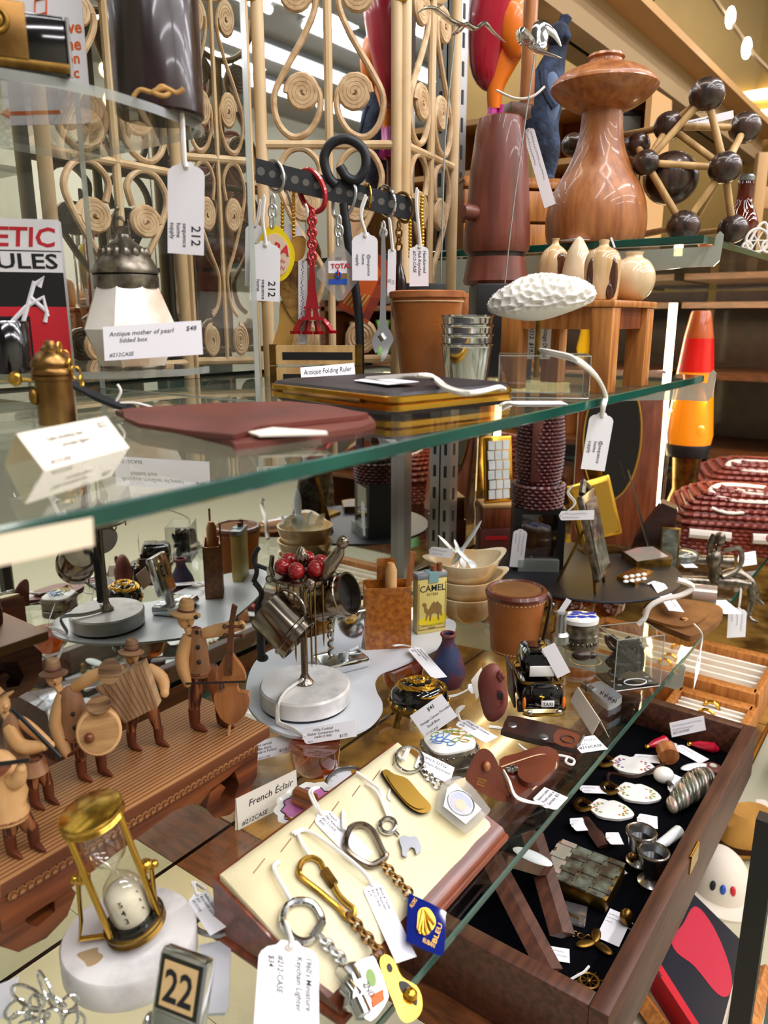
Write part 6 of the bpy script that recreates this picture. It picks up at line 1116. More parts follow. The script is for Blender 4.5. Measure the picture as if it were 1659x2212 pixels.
# small oak table with wooden vases
N = V((.458, .174, ZM)); tw, td, thh = .062, .060, .0547
t = T('oak_stand', 'little square oak table carrying the turned wooden vases', 'table', 0, 0, P=N, raw=True)
for x, y in ((0, 0), (tw, 0), (0, td), (tw, td)): t.p('leg', B().box(x, y, 0, .0135, .0135, thh - .004, bev=.001), 'oak')
t.p('top', B().box(tw / 2, td / 2, thh - .004, tw + .016, td + .016, .004, bev=.001), 'oak')
for a, c in (((tw / 2, 0), (tw, .006)), ((tw / 2, td), (tw, .006))): t.p('rail', B().box(a[0], a[1], thh - .017, c[0] - .012, c[1], .013), 'teak_dark')
for x in (0, tw): t.p('rail', B().box(x, td / 2, thh - .017, .006, td - .012, .013), 'oak')
ZV = ZM + thh
def vase(label, u, v, prof, mt, n=28, patch=None, mt2='vase_dark'):
    t = T('turned_vase', label, 'vase', 0, 640, P=on(u, v, ZV), k=.9); b = t.p('body', B().lathe(sp(prof, 3), n), mt)
    if patch:
        for (x, z_, rx, rz_, yy) in patch: t.p('dark_grain', B().ell(x, yy, z_, rx, 5, rz_, 12, 8), mt2, b)
vase('bottle-shaped pale wooden vase with a dark knot at its side', 1193, 654.2, [(0, 0), (26, 0), (32, 20), (34, 70), (32, 100), (22, 120), (9, 132), (7, 142), (9, 146), (0, 146)], 'vase_wood', patch=[(10, 78, 18, 34, -30)])
vase('pointed teardrop wooden vase with a closed top', 1243, 652.5, [(0, 0), (30, 0), (34, 24), (33, 60), (24, 110), (10, 140), (3, 148), (0, 149)], 'vase_pale')
vase('shouldered pale wooden vase with dark heartwood streaks', 1297, 650, [(0, 0), (30, 0), (36, 16), (38, 60), (38, 90), (30, 112), (14, 122), (10, 128), (11, 138), (6, 138), (0, 136)], 'vase_wood', patch=[(-28, 56, 11, 42, -22), (14, 50, 10, 46, -35), (8, 20, 8, 20, -36)])
vase('round cream wooden vase with a short neck', 1363, 651.5, [(0, 0), (18, 0), (38, 18), (47, 46), (44, 72), (32, 92), (20, 100), (17, 106), (20, 112), (12, 112), (0, 104)], 'vase_pale')
htag('short white string and paper hooked on the wooden vase', V((N.x + .04, N.y + .012, ZV)), (1322, 512), (1330, 534), (1318, 513), [], shape='card')
# ================================================================== upper shelf
t = T('mushroom_mill', 'large mushroom-capped turned teak pepper mill', 'mill', 0, 290, P=on(1283, 531, ZU))
t.p('body', B().lathe([(0, 0), (96, 0)] + sp([(97, 1), (103, 16), (106, 50), (101, 92), (87, 130), (68, 166), (52, 206), (44, 246), (41, 290)]) + [(0, 292)], 48), 'teak'); cp_ = t.p('cap', B().lathe([(0, 286), (42, 286)] + sp([(45, 287), (66, 296), (92, 314), (107, 331)]) + sp([(109, 335), (104, 346), (86, 362), (62, 374), (44, 379)]) + [(0, 381)], 48), 'teak'); t.p('top_button', B().lathe([(41, 376), (38, 384), (35, 386), (34, 391), (38, 396), (35, 402), (0, 403)], 32), 'teak', cp_)
ltag('scrap of white paper under the mushroom mill', (1205, 520), (1240, 516), (1208, 526), [], z=ZU + .001, shape='card')
t = T('ball_model', 'ball-and-stick model of dark wooden balls and pale dowels round a large ball', 'model', 0, 380, P=on(1450, 530, ZU), k=.95)
bl = {'A': (35, -30, 302, 35), 'B': (-20, 20, 252, 31), 'C': (145, 30, 252, 33), 'D': (-72, 60, 222, 28), 'E': (-78, -30, 168, 27), 'F': (74, -60, 152, 33), 'G': (4, -50, 34.5, 34), 'H': (116, -30, 31.5, 31), 'I': (-52, 116, 30.5, 30), 'K': (-10, 10, 143, 57), 'L': (-180, 190, 250, 28), 'M': (60, 80, 30.5, 30)}
for n_, (x, y, z_, r) in bl.items(): t.p('ball', B().ell(x, y, z_, r, n=24, k=16), 'ebony')
for a, c in ('AE', 'AF', 'BF', 'CF', 'CM', 'EF', 'EG', 'FG', 'FH', 'BL', 'BC', 'DE', 'BE', 'AB', 'ID', 'HM', 'GI', 'MF'): t.p('dowel', B().tube([bl[a][:3], bl[c][:3]], 7.5, 10), 'dowel')
htag('white tag tucked in the ball model', t.P + FH * .032, (1480, 262), (1584, 238), (1496, 276), ['Wooden Atomic Molecule', '$425'], shape='card')
t = T('amber_bottle', 'small amber glass bottle with a metal crown cap', 'bottle', 0, 500, P=on(1594, 557, ZU), k=1.0); t.p('glass', B().lathe([(0, 0), (30, 0), (33, 6), (33, 70), (26, 92), (17, 110), (15, 144), (17, 148), (15, 156)], 28), 'bottle_brown'); t.p('cap', B().lathe([(15, 152), (18, 154), (18, 162), (14, 166), (0, 167)], 24), 'steel'); t.p('label', B().lathe([(33.4, 16), (33.4, 44)], 28), 'black')
t = T('wire_tricycle', 'little white wire tricycle ornament beside the amber bottle', 'ornament', 0, 520, P=on(1632, 548, ZU), k=1.0)
for x, z_, R1 in ((0, 27, 24), (-20, 13, 10), (24, 15, 12)): w_ = t.p('wheel', B().ring(x, 0, z_, R1, 3, 'y'), 'plaster'); [t.p('spoke', B().tube([(x, 0, z_), (x + R1 * math.cos(a), 0, z_ + R1 * math.sin(a))], 1.6, 5), 'plaster', w_) for a in (0, 1.05, 2.1, 3.14, 4.2, 5.2)]
t.p('frame', B().tube(smooth_path([(-20, 0, 14), (0, 0, 56), (16, 0, 60), (24, 0, 18)], 4), 3, 6), 'plaster')
# things behind the mills on the upper shelf
Pk = on(1130, 556, ZU)
t = T('wooden_crate', 'low orange pine crate behind the reddish mill', 'crate', 0, 450, P=on(1158, 560, ZU), k=1.0, rz=10)
t.p('front_board', B().box(0, 0, 0, 330, 12, 70, bev=2), 'oak'); t.p('front_board', B().box(0, 0, 76, 330, 12, 60, bev=2), 'oak'); t.p('front_board', B().box(0, 0, 142, 330, 12, 14, bev=2), 'oak'); t.p('side_board', B().box(-159, 50, 0, 12, 88, 154), 'oak'); t.p('side_board', B().box(159, 50, 0, 12, 88, 154), 'oak'); t.p('back_board', B().box(0, 100, 0, 330, 12, 154), 'oak'); t.p('top_board', B().box(0, 52, 154, 334, 116, 8), 'oak'); ZCR = ZU + 162 * t.s; CR = t
tp_ = t.P + V((0, 0, 138 * t.s))
t = T('toy_figure', 'glossy toy figure in a red coat, orange trousers and pink boots', 'toy', 0, 265, P=CR.P + (Mx.Rotation(FACE + math.radians(10), 3, 'Z') @ V((-74, 58, 162))) * CR.s, k=1.0)
TFU = 60; zk = t.p; LIFT = tr(0, 0, TFU)
def tp(n, mb, mt): return t.p(n, B().add(mb.v, mb.f, LIFT), mt)
tp('boot', B().tube([(-14, 0, 90), (-20, 0, 44), (-28, -4, 30), (-44, -12, 26)], [11, 12, 13, 9], 12), 'doll_pink'); tp('boot', B().tube([(8, 0, 90), (2, 0, 44), (-4, -8, 28), (-22, -18, 26)], [11, 12, 13, 9], 12), 'doll_pink'); tp('trousers', B().tube(smooth_path([(-12, 2, 84), (-10, 0, 130), (14, 0, 200), (30, 0, 250)], 4), [14, 15, 16, 17, 19, 22, 26, 30, 34, 37, 38, 34, 24], 16), 'doll_orange'); tp('coat', B().tube(smooth_path([(-18, 6, 120), (-30, 6, 170), (-20, 6, 240), (-6, 6, 320), (10, 6, 380)], 4), [8, 18, 26, 32, 36, 40, 44, 48, 52, 54, 56, 58, 60, 58, 54, 48, 40], 18), 'doll_red'); tp('collar', B().ell(18, -34, 350, 24, 20, 40), 'doll_yellow'); tp('belly', B().ell(24, -26, 230, 36, 30, 62), 'doll_orange'); t.p('stand', B().tube([(-12, 4, 0), (-12, 4, TFU + 44)], 8, 8), 'walnut')
t = T('bear_figurine', 'dark blue-grey furry standing animal figurine between the mills', 'figurine', 0, 370, P=CR.P + (Mx.Rotation(FACE + math.radians(10), 3, 'Z') @ V((20, 46, 160))) * CR.s, k=1.0)
t.p('body', B().tube(smooth_path([(10, 0, 0), (8, 0, 60), (-6, 0, 120), (2, 0, 190), (16, 0, 240), (24, 0, 268)], 4), [14, 18, 22, 26, 30, 33, 34, 36, 38, 40, 41, 40, 38, 34, 30, 27, 24, 22, 20, 19, 18], 18), 'bear_fur'); hd = t.p('head', B().ell(22, -4, 282, 24, 26, 26).ell(34, -20, 276, 10, 14, 9), 'bear_fur'); t.p('ear', B().tube([(26, 0, 296), (36, 0, 318), (34, 0, 322)], [10, 13, 6], 10), 'bear_fur', hd); t.p('arm', B().tube(smooth_path([(-10, -24, 210), (-6, -34, 170), (14, -38, 140)], 4), 10, 8), 'bear_fur'); t.p('belly', B().ell(6, -26, 160, 22, 16, 54), 'bear_belly'); t.p('foot', B().ell(8, -16, 6, 18, 24, 9), 'bear_fur')
t = T('cubby_rack', 'open pale wooden pigeonhole rack beyond the mushroom mill', 'rack', 0, 300, P=on(1330, 576, ZU), k=1.0, rz=-38); CB = t
for z_ in (0, 110, 220, 330): t.p('shelf_board', B().box(-80, 60, z_, 260, 120, 12), 'plywood')
for x in (-205, -80, 45): t.p('upright_board', B().box(x, 60, 0, 12, 120, 330), 'plywood')
t.p('rear_board', B().box(-80, 122, 0, 260, 6, 340), 'teak_dark'); t = T('grey_box', 'dark grey box standing in the pigeonhole rack', 'box', 0, 240, P=CB.P + (Mx.Rotation(FACE + math.radians(-38), 3, 'Z') @ V((-18, 40, 234))) * CB.s, k=1.0); t.p('carton', B().box(0, 0, 0, 56, 40, 70, bev=2), 'grey_paint'); t.p('lid', B().box(0, 0, 70, 60, 44, 10, bev=2), 'black')
t = T('wooden_chair', 'pale wooden chair back beyond the ball model', 'chair', 0, 400, P=on(1630, 612, ZU), k=1.0); t.p('post', B().box(-14, 0, 0, 24, 18, 260, bev=3), 'plywood'); t.p('rail', B().box(46, 0, 150, 120, 14, 44, bev=3), 'plywood'); t.p('post', B().box(100, 0, 0, 24, 18, 260, bev=3), 'plywood')
# ================================================================== lower shelf, far end: black tray
ZT3 = .022; CT = on(1265, 1228, ZT3); rt_ = .104
t = T('black_tray', 'round black tray on amber glass feet carrying frames and compacts', 'tray', 0, 0, P=V((CT.x, CT.y, 0)), raw=True)
t.p('top', B().lathe([(0, ZT3 - .003), (rt_, ZT3 - .003), (rt_ + .0008, ZT3 - .0015), (rt_, ZT3), (0, ZT3)], 72), 'black_tray')
for u, v in ((1215, 1288), (1318, 1292), (1180, 1190), (1390, 1200)):
    q = on(u, v, ZT3) - V((CT.x, CT.y, ZT3)); q *= .82; t.p('glass_foot', B().lathe([(0, 0), (.014, 0), (.021, .007), (.023, ZT3 - .004), (0, ZT3 - .004)], 24, x=q.x, y=q.y), 'amber_glass')
t = T('shadow_box_frame', 'black shadow box frame with two crossed brass pins', 'frame', 1160, 1228, ZT3, rz=-4)
SBX = t; t.p('frame', B().box(-46, 30, 0, 16, 76, 128).box(46, 30, 0, 16, 76, 128).box(0, 30, 116, 76, 76, 12).box(0, 30, 0, 76, 76, 10), 'black'); t.p('back_panel', B().box(0, 62, 8, 76, 3, 110), 'teak_dark'); t.p('pane', B().box(0, -7, 10, 75, 1.5, 106), 'acrylic', flat=True); t.p('sill', B().box(0, -14, 0, 86, 16, 24), 'acrylic_edge'); t.p('pin', B().tube([(-22, 6, 116), (34, 6, 66)], 3, 7).ell(36, 6, 64, 5), 'brass'); t.p('pin', B().tube([(6, 4, 108), (-14, 4, 24)], 3.4, 7).ell(-14, 4, 22, 5), 'old_brass')
htag('tag leaning on the black shadow box frame', on(1118, 1228, ZT3) - FH * .009, (1140, 1144), (1130, 1226), (1110, 1142), ['~~~~~~', '~~~~~', '~~~'])
t = T('wicker_bottle', 'purple-brown wicker covered bottle with a round basket foot', 'basket', 0, 1075, P=SBX.P + FH * (30 * SBX.s) + V((0, 0, (128 * SBX.k - 2) * SBX.s)), k=1.0)
def weave(rz, n, per, amp, turns=None):      # woven rows: one wavy cane per row
    rows = []
    for i in range(n):
        z_ = rz[0][1] + (rz[-1][1] - rz[0][1]) * i / (n - 1); j = max(k for k in range(len(rz)) if rz[k][1] <= z_ + 1e-6); j = min(j, len(rz) - 2); f = (z_ - rz[j][1]) / max(1e-6, rz[j + 1][1] - rz[j][1]); r = rz[j][0] + (rz[j + 1][0] - rz[j][0]) * f
        rows.append([((r + amp * math.cos(per * a + (math.pi if i % 2 else 0))) * math.cos(a), (r + amp * math.cos(per * a + (math.pi if i % 2 else 0))) * math.sin(a), z_) for a in [2 * math.pi * k / (per * 4) for k in range(per * 4)]])
    return rows
b = B(); [b.tube(r, 4.4, 5, closed=True) for r in weave([(49, 4), (52, 48)], 7, 22, 2.4)]; t.p('foot_weave', b, 'wicker_purple', fix=False)
b = B(); [b.tube(r, 3.4, 5, closed=True) for r in weave([(40, 40), (46, 90), (48, 130), (44, 180), (36, 230)], 26, 24, 2.)]; t.p('body_weave', b, 'wicker_purple', fix=False); t.p('liner', B().lathe([(0, 2), (47, 2), (49, 44), (40, 46), (44, 90), (46, 130), (42, 180), (34, 232), (0, 232)], 30), 'wicker_purple'); t.p('ribbon', B().box(-16, -44, 60, 22, 6, 160, bev=2), 'leather_red')
t = T('easel_frame', 'slim silver frame standing on a folding brass easel', 'easel', 1290, 1268, ZT3, rz=62)
for x0, x1, y1 in ((-20, -42, -6), (20, 42, -6), (0, 0, 86)): t.p('leg', B().box(0, 0, 0, 12, 5, 150, m=tr(x1, y1, 0) @ rot(math.degrees(math.atan2(y1 - 22, 150)) * 1.0, math.degrees(math.atan2(x0 - x1, 150)), 0)), 'old_brass')
MF = tr(0, -10, 26) @ rot(-16, 0, 0); fr_ = t.p('frame', B().box(0, 0, 0, 110, 14, 176, m=MF, bev=4), 'antique_silver'); t.p('picture', B().box(0, -8, 14, 88, 1.5, 146, m=MF), 'abalone', fr_); t.p('crest', B().tube([MF @ V((-30, 0, 176)), MF @ V((0, 0, 196)), MF @ V((30, 0, 176))], 7, 8), 'antique_silver', fr_)
htag('white tag tied to the easel frame', on(1285, 1268, ZT3) - FH * .034, (1208, 1104), (1284, 1102), (1216, 1124), ['~~~~~~~', '~~~~~'], string=[(1240, 1090), (1225, 1065), (1236, 1050)])
t = T('gold_case', 'engraved gold card case standing tilted behind the easel', 'card case', 1308, 1192, ZT3, rz=10)
MG = tr(-10, 0, 20) @ rot(-10, -14, 0); t.p('case', B().box(0, 0, 6, 98, 12, 128, m=MG, bev=5), 'gold'); t.p('engraved_panel', B().box(0, -7.4, 16, 80, 1.5, 106, m=MG), 'brass'); t.p('stand', B().tube([(-30, 6, 0), (-30, 20, 60)], 6, 8).box(-10, 4, 0, 90, 40, 5), 'old_brass')
PQ = on(1088, 1182, ZT3) + FH * .008 - RH * .006; PQ.z = 0; s7 = dep(PQ) / FPX; hp = ZT3 / s7 + 40
t = T('purple_box', 'purple printed box at the bottom of the stack by the shadow box frame', 'box', 0, 1170, P=PQ, k=1.0, S=s7, rz=2); t.p('carton', B().box(0, 20, 0, 82, 64, hp, bev=2), 'leather_red'); t.p('print', B().box(-6, -12.4, hp - 24, 46, .8, 8), 'red_print')
t = T('wooden_box', 'brown wooden box stacked over a purple one behind the black tray', 'box', 0, 1130, P=PQ + V((0, 0, hp * s7)), k=1.0, S=s7, rz=6); t.p('carcass', B().box(0, 20, 0, 76, 60, 44, bev=2), 'teak_dark'); t.p('lid', B().box(0, 20, 44, 78, 62, 8, bev=2), 'plywood')
WB = PQ + V((0, 0, (hp + 52.5) * s7)) + FH * (14 * s7)
t = T('pearl_photo_frame', 'gold frame inlaid with mother-of-pearl tiles standing on wooden blocks', 'frame', 0, 1070, P=WB, k=1.0, rz=18, rx=-8)
t.p('frame', B().box(0, 0, 0, 66, 10, 142, bev=3), 'gold')
for i in range(3):
    for j in range(6): t.p('pearl_tile', B().box(-17 + i * 17 + (j % 2) * 2 - 1, -5.5, 8 + j * 21, 15, 1.6, 19), 'pearl_white')
PMi = on(1322, 1178, ZT3) * 1.0; PMi = V((PMi.x * 1.055, PMi.y * 1.055, .0027)); zz = ZT3 / (dep(PMi) / FPX)
t = T('oval_mirror', 'dark wooden standing mirror with an oval glass and brass line', 'mirror', 0, 1178, P=PMi, rz=-14, rx=-6)
t.p('frame', B().box(0, 40, 0, 176, 14, 330 + zz, bev=6), 'teak_dark'); gl_ = t.p('oval_glass', B().lathe([(0, 0), (58, 0), (58, 2), (0, 2)], 48, m=tr(-14, 32.6, 190 + zz) @ rot(90, 0, 0) @ Mx.Diagonal((1, 2.2, 1, 1))), 'dark_mirror'); t.p('brass_line', B().tube([(-14 + 60 * math.cos(a_), 31.6, 190 + zz + 130 * math.sin(a_)) for a_ in [2 * math.pi * i / 48 for i in range(48)]], 2.4, 6, closed=True), 'brass', gl_)
PH = on(1402, 1178, ZT3); PH = V((PH.x * .985, PH.y * .985, 0)); s8 = dep(PH) / FPX; zz = ZT3 / s8
t = T('card_holder', 'dark brown wedge card holder with a white card lying on top', 'card holder', 0, 1178, P=PH, S=s8, rz=-20, k=1.0); t.p('wedge', B().prism([(-44, 0), (44, 0), (50, 90 + zz), (18, 102 + zz), (-30, 20 + zz)], 46, 'xz', 23), 'leather_dark'); t.p('card', B().box(32, 23, 0, 44, 36, 1.5, m=tr(0, 0, 104 + zz) @ rot(0, 20.5, 0)), 'card')
t = T('letter_opener', 'thin steel letter opener leaning by the oval mirror', 'letter opener', 0, 1130, P=V((PH.x, PH.y, 0)) + RH * .002 - FH * .007, S=s8, k=1.0); t.p('blade', B().tube([(-2, 0, 24), (-58, 22, 170 + zz)], [7, 3], 8, flat=.4), 'steel'); t.p('handle', B().tube([(6, -4, 3), (-3, 0, 28)], 6, 8), 'chrome')
t = flat('photo_compact', 'flat gilt compact with a sunset-painted lid on the black tray', 'compact', 1400, 1212, ZT3)
b = slabz(t, [(1342, 1206), (1374, 1196), (1414, 1193), (1452, 1216), (1450, 1224), (1374, 1228)], ZT3, ZT3 + .009, 'old_brass', 'case'); slabz(t, [(1348, 1193), (1376, 1184), (1410, 1181), (1444, 1203), (1376, 1213)], ZT3 + .0092, ZT3 + .0098, 'abalone_light', 'painted_lid', b)
t = flat('pearl_compact', 'small gilt compact with pearl oval inlays on the black tray', 'compact', 1372, 1250, ZT3)
b = slabz(t, [(1332, 1252), (1372, 1232), (1412, 1240), (1372, 1268)], ZT3, ZT3 + .004, 'gold', 'case')
for i in range(8): q = on(1352 + (i % 4) * 13, 1246 - (i % 4) * 2 + (i // 4) * 10, ZT3 + .0042) - t.P; t.p('pearl_inlay', B().ell(q.x, q.y, q.z, .004, .003, .0016, 10, 6), 'pearl_white', b)
ltag('long narrow tag hanging off the black tray', (1434, 1258), (1478, 1322), (1412, 1268), ['~~~~~~~~', '~~~~'], z=(ZT3 + .0015, .0165, ZT3 + .0015), string=[(1412, 1256, ZT3 + .0015), (1398, 1262, ZT3 + .001)])
ltag('white tag lying beside the sunset compact', (1466, 1176), (1488, 1206), (1448, 1182), ['~~~~', '~~~'], z=.012); ltag('second white tag beside the sunset compact', (1480, 1204), (1508, 1226), (1462, 1212), ['~~~~~', '~~~'], z=.006)
t = T('pocket_mirror', 'small shell-backed pocket mirror leaning by the card holder', 'pocket mirror', 0, 1186, P=V((PH.x, PH.y, 0)) + RH * .016 - FH * .026, rz=-20, rx=-12); zz = ZT3 / t.s; t.p('frame', B().box(0, 0, 0, 40, 5, 54 + zz, bev=2), 'old_brass'); t.p('shell_panel', B().box(0, -3, 4, 32, 1.5, 46 + zz), 'abalone')
t = T('silver_brush', 'long antique silver handle lying behind the seated figurine', 'brush', 1512, 1222, 0); t.p('handle', B().tube([(-30, 0, 14), (60, -20, 14)], [9, 15], 12), 'antique_silver'); t.p('head', B().ell(-40, 6, 20, 40, 30, 16), 'abalone')
# ================================================================== wicker boxes, lava lamp
def wicker_box(label, u, v, w, d, hb, hl, rz, yarn):
    t = T('wicker_box', label, 'basket', u, v, 0, rz=rz, k=1.0)
    def row(W_, D_, r, z_, ph, amp=2.3):
        o_ = rr(W_, D_, r, z_, 6); pts = []
        per = 0
        for i in range(len(o_)):
            a, c = V(o_[i]), V(o_[(i + 1) % len(o_)]); m = max(1, int((c - a).length / 8))
            for j in range(m):
                p = a.lerp(c, j / m); nn = V((p.x, p.y, 0)).normalized(); pts.append(p + nn * (amp if (per + ph) % 2 else -amp)); per += 1
        return pts
    b = B(); [b.tube(row(w, d, 30, 5 + i * 8, i), 4.6, 5, closed=True) for i in range(int(hb / 8))]; t.p('body_weave', b, 'wicker_red', fix=False); t.p('liner', stackloops([rr(w - 8, d - 8, 28, 1), rr(w - 6, d - 6, 28, hb)]), 'wicker_red')
    b = B(); n = int(hl / 7)
    for i in range(n): q = i / n; s1 = 1.06 - .9 * q ** 1.6; b.tube(row(w * s1, d * s1, 30 * s1, hb + 4 + hl * (1 - (1 - q) ** 2) , i), 4.6, 5, closed=True)
    l_ = t.p('lid_weave', b, 'wicker_red', fix=False); t.p('lid_core', stackloops([rr(w * (1.04 - .9 * q ** 1.6), d * (1.04 - .9 * q ** 1.6), 28 * (1.04 - .9 * q ** 1.6), hb + 2 + hl * (1 - (1 - q) ** 2)) for q in (0, .25, .5, .75, .92)]), 'wicker_red', l_)
    for nm, pts, r in yarn: t.p(nm, B().tube(smooth_path(pts, 4), r, 7, flat=.6), 'yarn_white', l_)
    return t
t = wicker_box('red-brown wicker box with white yarn frame on its lid', 1592, 1176, 260, 180, 62, 62, -16, [('yarn_frame', [(-70, -40, 122), (-40, -66, 112), (40, -70, 112), (84, -40, 118), (50, 0, 126), (-40, 4, 128), (-70, -40, 122)], 7), ('yarn_swirl', [(-30, -40, 124), (10, -30, 126), (40, -44, 122), (0, -50, 122), (-20, -30, 127)], 5), ('yarn_patch', [(-70, -84, 96), (-40, -92, 90), (-10, -88, 92)], 6)])
t.p('yarn_band', B().tube([(-110, -99, 44), (-30, -100, 42)], 10, 8), 'yarn_white'); t.p('yarn_band', B().tube([(10, -100, 42), (100, -99, 44)], 11, 8), 'yarn_white'); t.p('yarn_flower', B().ell(40, -106, 46, 8).ell(60, -106, 34, 6), 'yarn_pink')
wicker_box('farther red-brown wicker box with a white yarn loop on its lid', 1640, 1098, 250, 180, 50, 50, -16, [('yarn_loop', [(-80, -50, 94), (-30, -66, 92), (60, -66, 90), (90, -40, 94), (20, -20, 102), (-60, -20, 102), (-80, -50, 94)], 7)])
t = T('lava_lamp', 'cone-shaped lava lamp with red and orange fluid', 'lava lamp', 0, 1000, P=onX(1474, 1088, 1.16), k=1.0); t.o.location.z = 0; t.P.z = 0
sl = dep(V((t.P.x, t.P.y, 0))) / FPX; z0 = (onX(1484, 958, t.P.x).z) / t.s
t.p('stand', B().lathe([(0, 0), (42, 0), (44, 8), (24, z0 * .45), (30, z0 - 20), (36, z0), (0, z0)], 32), 'old_brass'); t.p('collar', B().lathe([(42, z0 - 26), (46, z0 - 4), (44, z0 + 2), (0, z0 + 2)], 32), 'black'); t.p('lower_fluid', B().lathe([(0, z0), (44, z0), (47, z0 + 20), (36, z0 + 150), (0, z0 + 150)], 32), 'lava_orange'); t.p('red_fluid', B().lathe([(36, z0 + 150), (29, z0 + 218), (0, z0 + 218)], 32), 'lava_red'); t.p('top_cap', B().lathe([(29, z0 + 218), (20, z0 + 268), (18, z0 + 272), (0, z0 + 273)], 32), 'lava_top'); t.p('wax_blob', B().ell(4, -40, z0 + 30, 14, 8, 18), 'lava_orange')
t = T('glass_jar', 'clear textured glass jar of pale shells before the lava lamp', 'jar', 0, 1060, P=V((1.075, .328, 0)), k=1.0); zz = .177 / t.s
t.p('glass', B().lathe([(0, 0), (28, 0), (32, 10), (34, zz * .7), (31, zz)], 28), 'clear_glass'); t.p('rim', B().ring(0, 0, zz, 31, 2), 'clear_glass')
# ================================================================== wooden showcase under the lower shelf
ZR, ZF = -.100, -.130
BX0, BX1, BY0, BY1, wt = .372, .782, .110, .262, .0125
t = T('showcase_box', 'dark wooden showcase box lined with black velvet full of jewellery', 'showcase', 0, 0, P=V((BX0, BY0, ZB)), raw=True)
lx, ly, hz = BX1 - BX0, BY1 - BY0, ZR - ZB
t.p('front_wall', B().box(lx / 2, wt / 2, 0, lx, wt, hz, bev=.0008), 'box_wood'); t.p('rear_wall', B().box(lx / 2, ly - wt / 2, 0, lx, wt, hz, bev=.0008), 'box_wood'); t.p('end_wall', B().box(wt / 2, ly / 2, 0, wt, ly - 2 * wt, hz, bev=.0008), 'box_wood'); t.p('end_wall', B().box(lx - wt / 2, ly / 2, 0, wt, ly - 2 * wt, hz, bev=.0008), 'box_wood'); t.p('velvet_floor', B().box(lx / 2, ly / 2, .002, lx - 2 * wt, ly - 2 * wt, ZF - ZB - .0025), 'velvet')
t.p('hinge', B().box(lx * .44, -.0006, hz - .014, .022, .0012, .016).tube([(lx * .44 - .011, 0, hz + .0008), (lx * .44 + .011, 0, hz + .0008)], .0013, 8), 'brass')
t = T('display_easel', 'crossed dark wooden slats of a folded display stand in the showcase', 'stand', 0, 0, P=on(1110, 2000, ZF), raw=True)
for a, c in (((1060, 1850), (1190, 2100)), ((1180, 1880), (1072, 1850)), ((1150, 1800), (1215, 2020))): t.p('slat', B().tube([on(*a, ZF + .03) - t.P, on(*c, ZF + .012) - t.P], .009, 4, flat=.4), 'box_wood')
q = on(1150, 1850, ZF + .042) - t.P; t.p('pearl_inlay', B().ell(q.x, q.y, q.z, .006, .016, .002), 'pearl_white')
def jw(name, label, cat, u, v, **kw): return T(name, label, cat, u, v, ZF, **kw)
# porcelain pendants
for k, (u, v, lb, m1, m2) in enumerate(((1365, 1660, 'porcelain pendant with violet and red flowers on the velvet', 'violet_print', 'red_print'), (1376, 1720, 'porcelain pendant with green leaves and a peach rose on the velvet', 'green_print', 'rose_print'), (1318, 1756, 'porcelain pendant with yellow-green sprigs on the velvet', 'green_print', 'orange_print'))):
    t = jw('porcelain_pendant', lb, 'pendant', u, v, rz=-20, k=1.0); hx = smooth_poly([(-44, -6), (-40, 4), (-26, 30), (-6, 28), (6, 34), (30, 24), (46, 4), (44, -8), (24, -24), (4, -30), (-24, -30)], 2)
    b = t.p('plaque', B().prism(hx, 7, 'xy', 6), 'porcelain'); t.p('rim', B().tube([(x, y, 8) for x, y in hx], 2, 5, closed=True), 'porcelain', b)
    for i in range(18): a = (i % 9) * .22 + (2.3 if i < 9 else -.8); q = 24 + (i * 5) % 9; t.p('flower_print', B().ell(1.15 * q * math.cos(a), .8 * q * math.sin(a), 9.6, 4 - i % 2, 3, .8, 7, 4), (m1, m2, m1, 'gold_print')[i % 4], b)
    t.p('rope', B().tube(smooth_path([(-40, 4, 8), (-62, 16, 7), (-74, -4, 7), (-60, -22, 7), (-40, -8, 8)], 4), 6, 6), 'old_brass')
# segmented abalone fish
t = jw('abalone_horn', 'ribbed abalone shell horn lying on the velvet', 'shell', 1498, 1730, k=1.0)
for i in range(13): f = i / 12; t.p('segment', B().ell(-62 + 116 * f, -40 + 92 * f, 8 + 22 * math.sin(.5 + f * 2), 11, 13 + 26 * math.sin(.35 + f * 2.1), 10 + 18 * math.sin(.35 + f * 2.1), 14, 8, m=None), 'abalone' if i % 3 else 'abalone_light')
# opera glasses
t = jw('opera_glasses', 'silver opera glasses with a mother-of-pearl handle', 'opera glasses', 1400, 1900, k=1.0)
for x, y, z_ in ((2, -10, 0), (-6, 46, 6)):
    b = t.p('barrel', B().lathe([(0, 0), (26, 0), (28, 5), (18, 14), (16, 24), (24, 40), (28, 66), (33, 74), (33, 80), (27, 80), (24, 60), (0, 56)], 30, x=x, y=y, m=tr(0, 0, z_)), 'chrome_soft'); t.p('eye_lens', B().lathe([(0, 60), (24, 60)], 24, x=x, y=y, m=tr(0, 0, z_)), 'black_gloss', b); t.p('eye_ring', B().ring(x, y, 78 + z_, 30, 3.6), 'dark_silver', b)
t.p('bridge', B().tube([(0, 0, 50), (-4, 40, 54)], 8, 8), 'chrome_soft'); t.p('handle', B().tube([(24, 40, 50), (56, 66, 44), (104, 112, 36)], [9, 12, 14], 12), 'pearl_white'); t.p('focus_knob', B().ell(-30, 20, 40, 12, 9, 12), 'bronze')
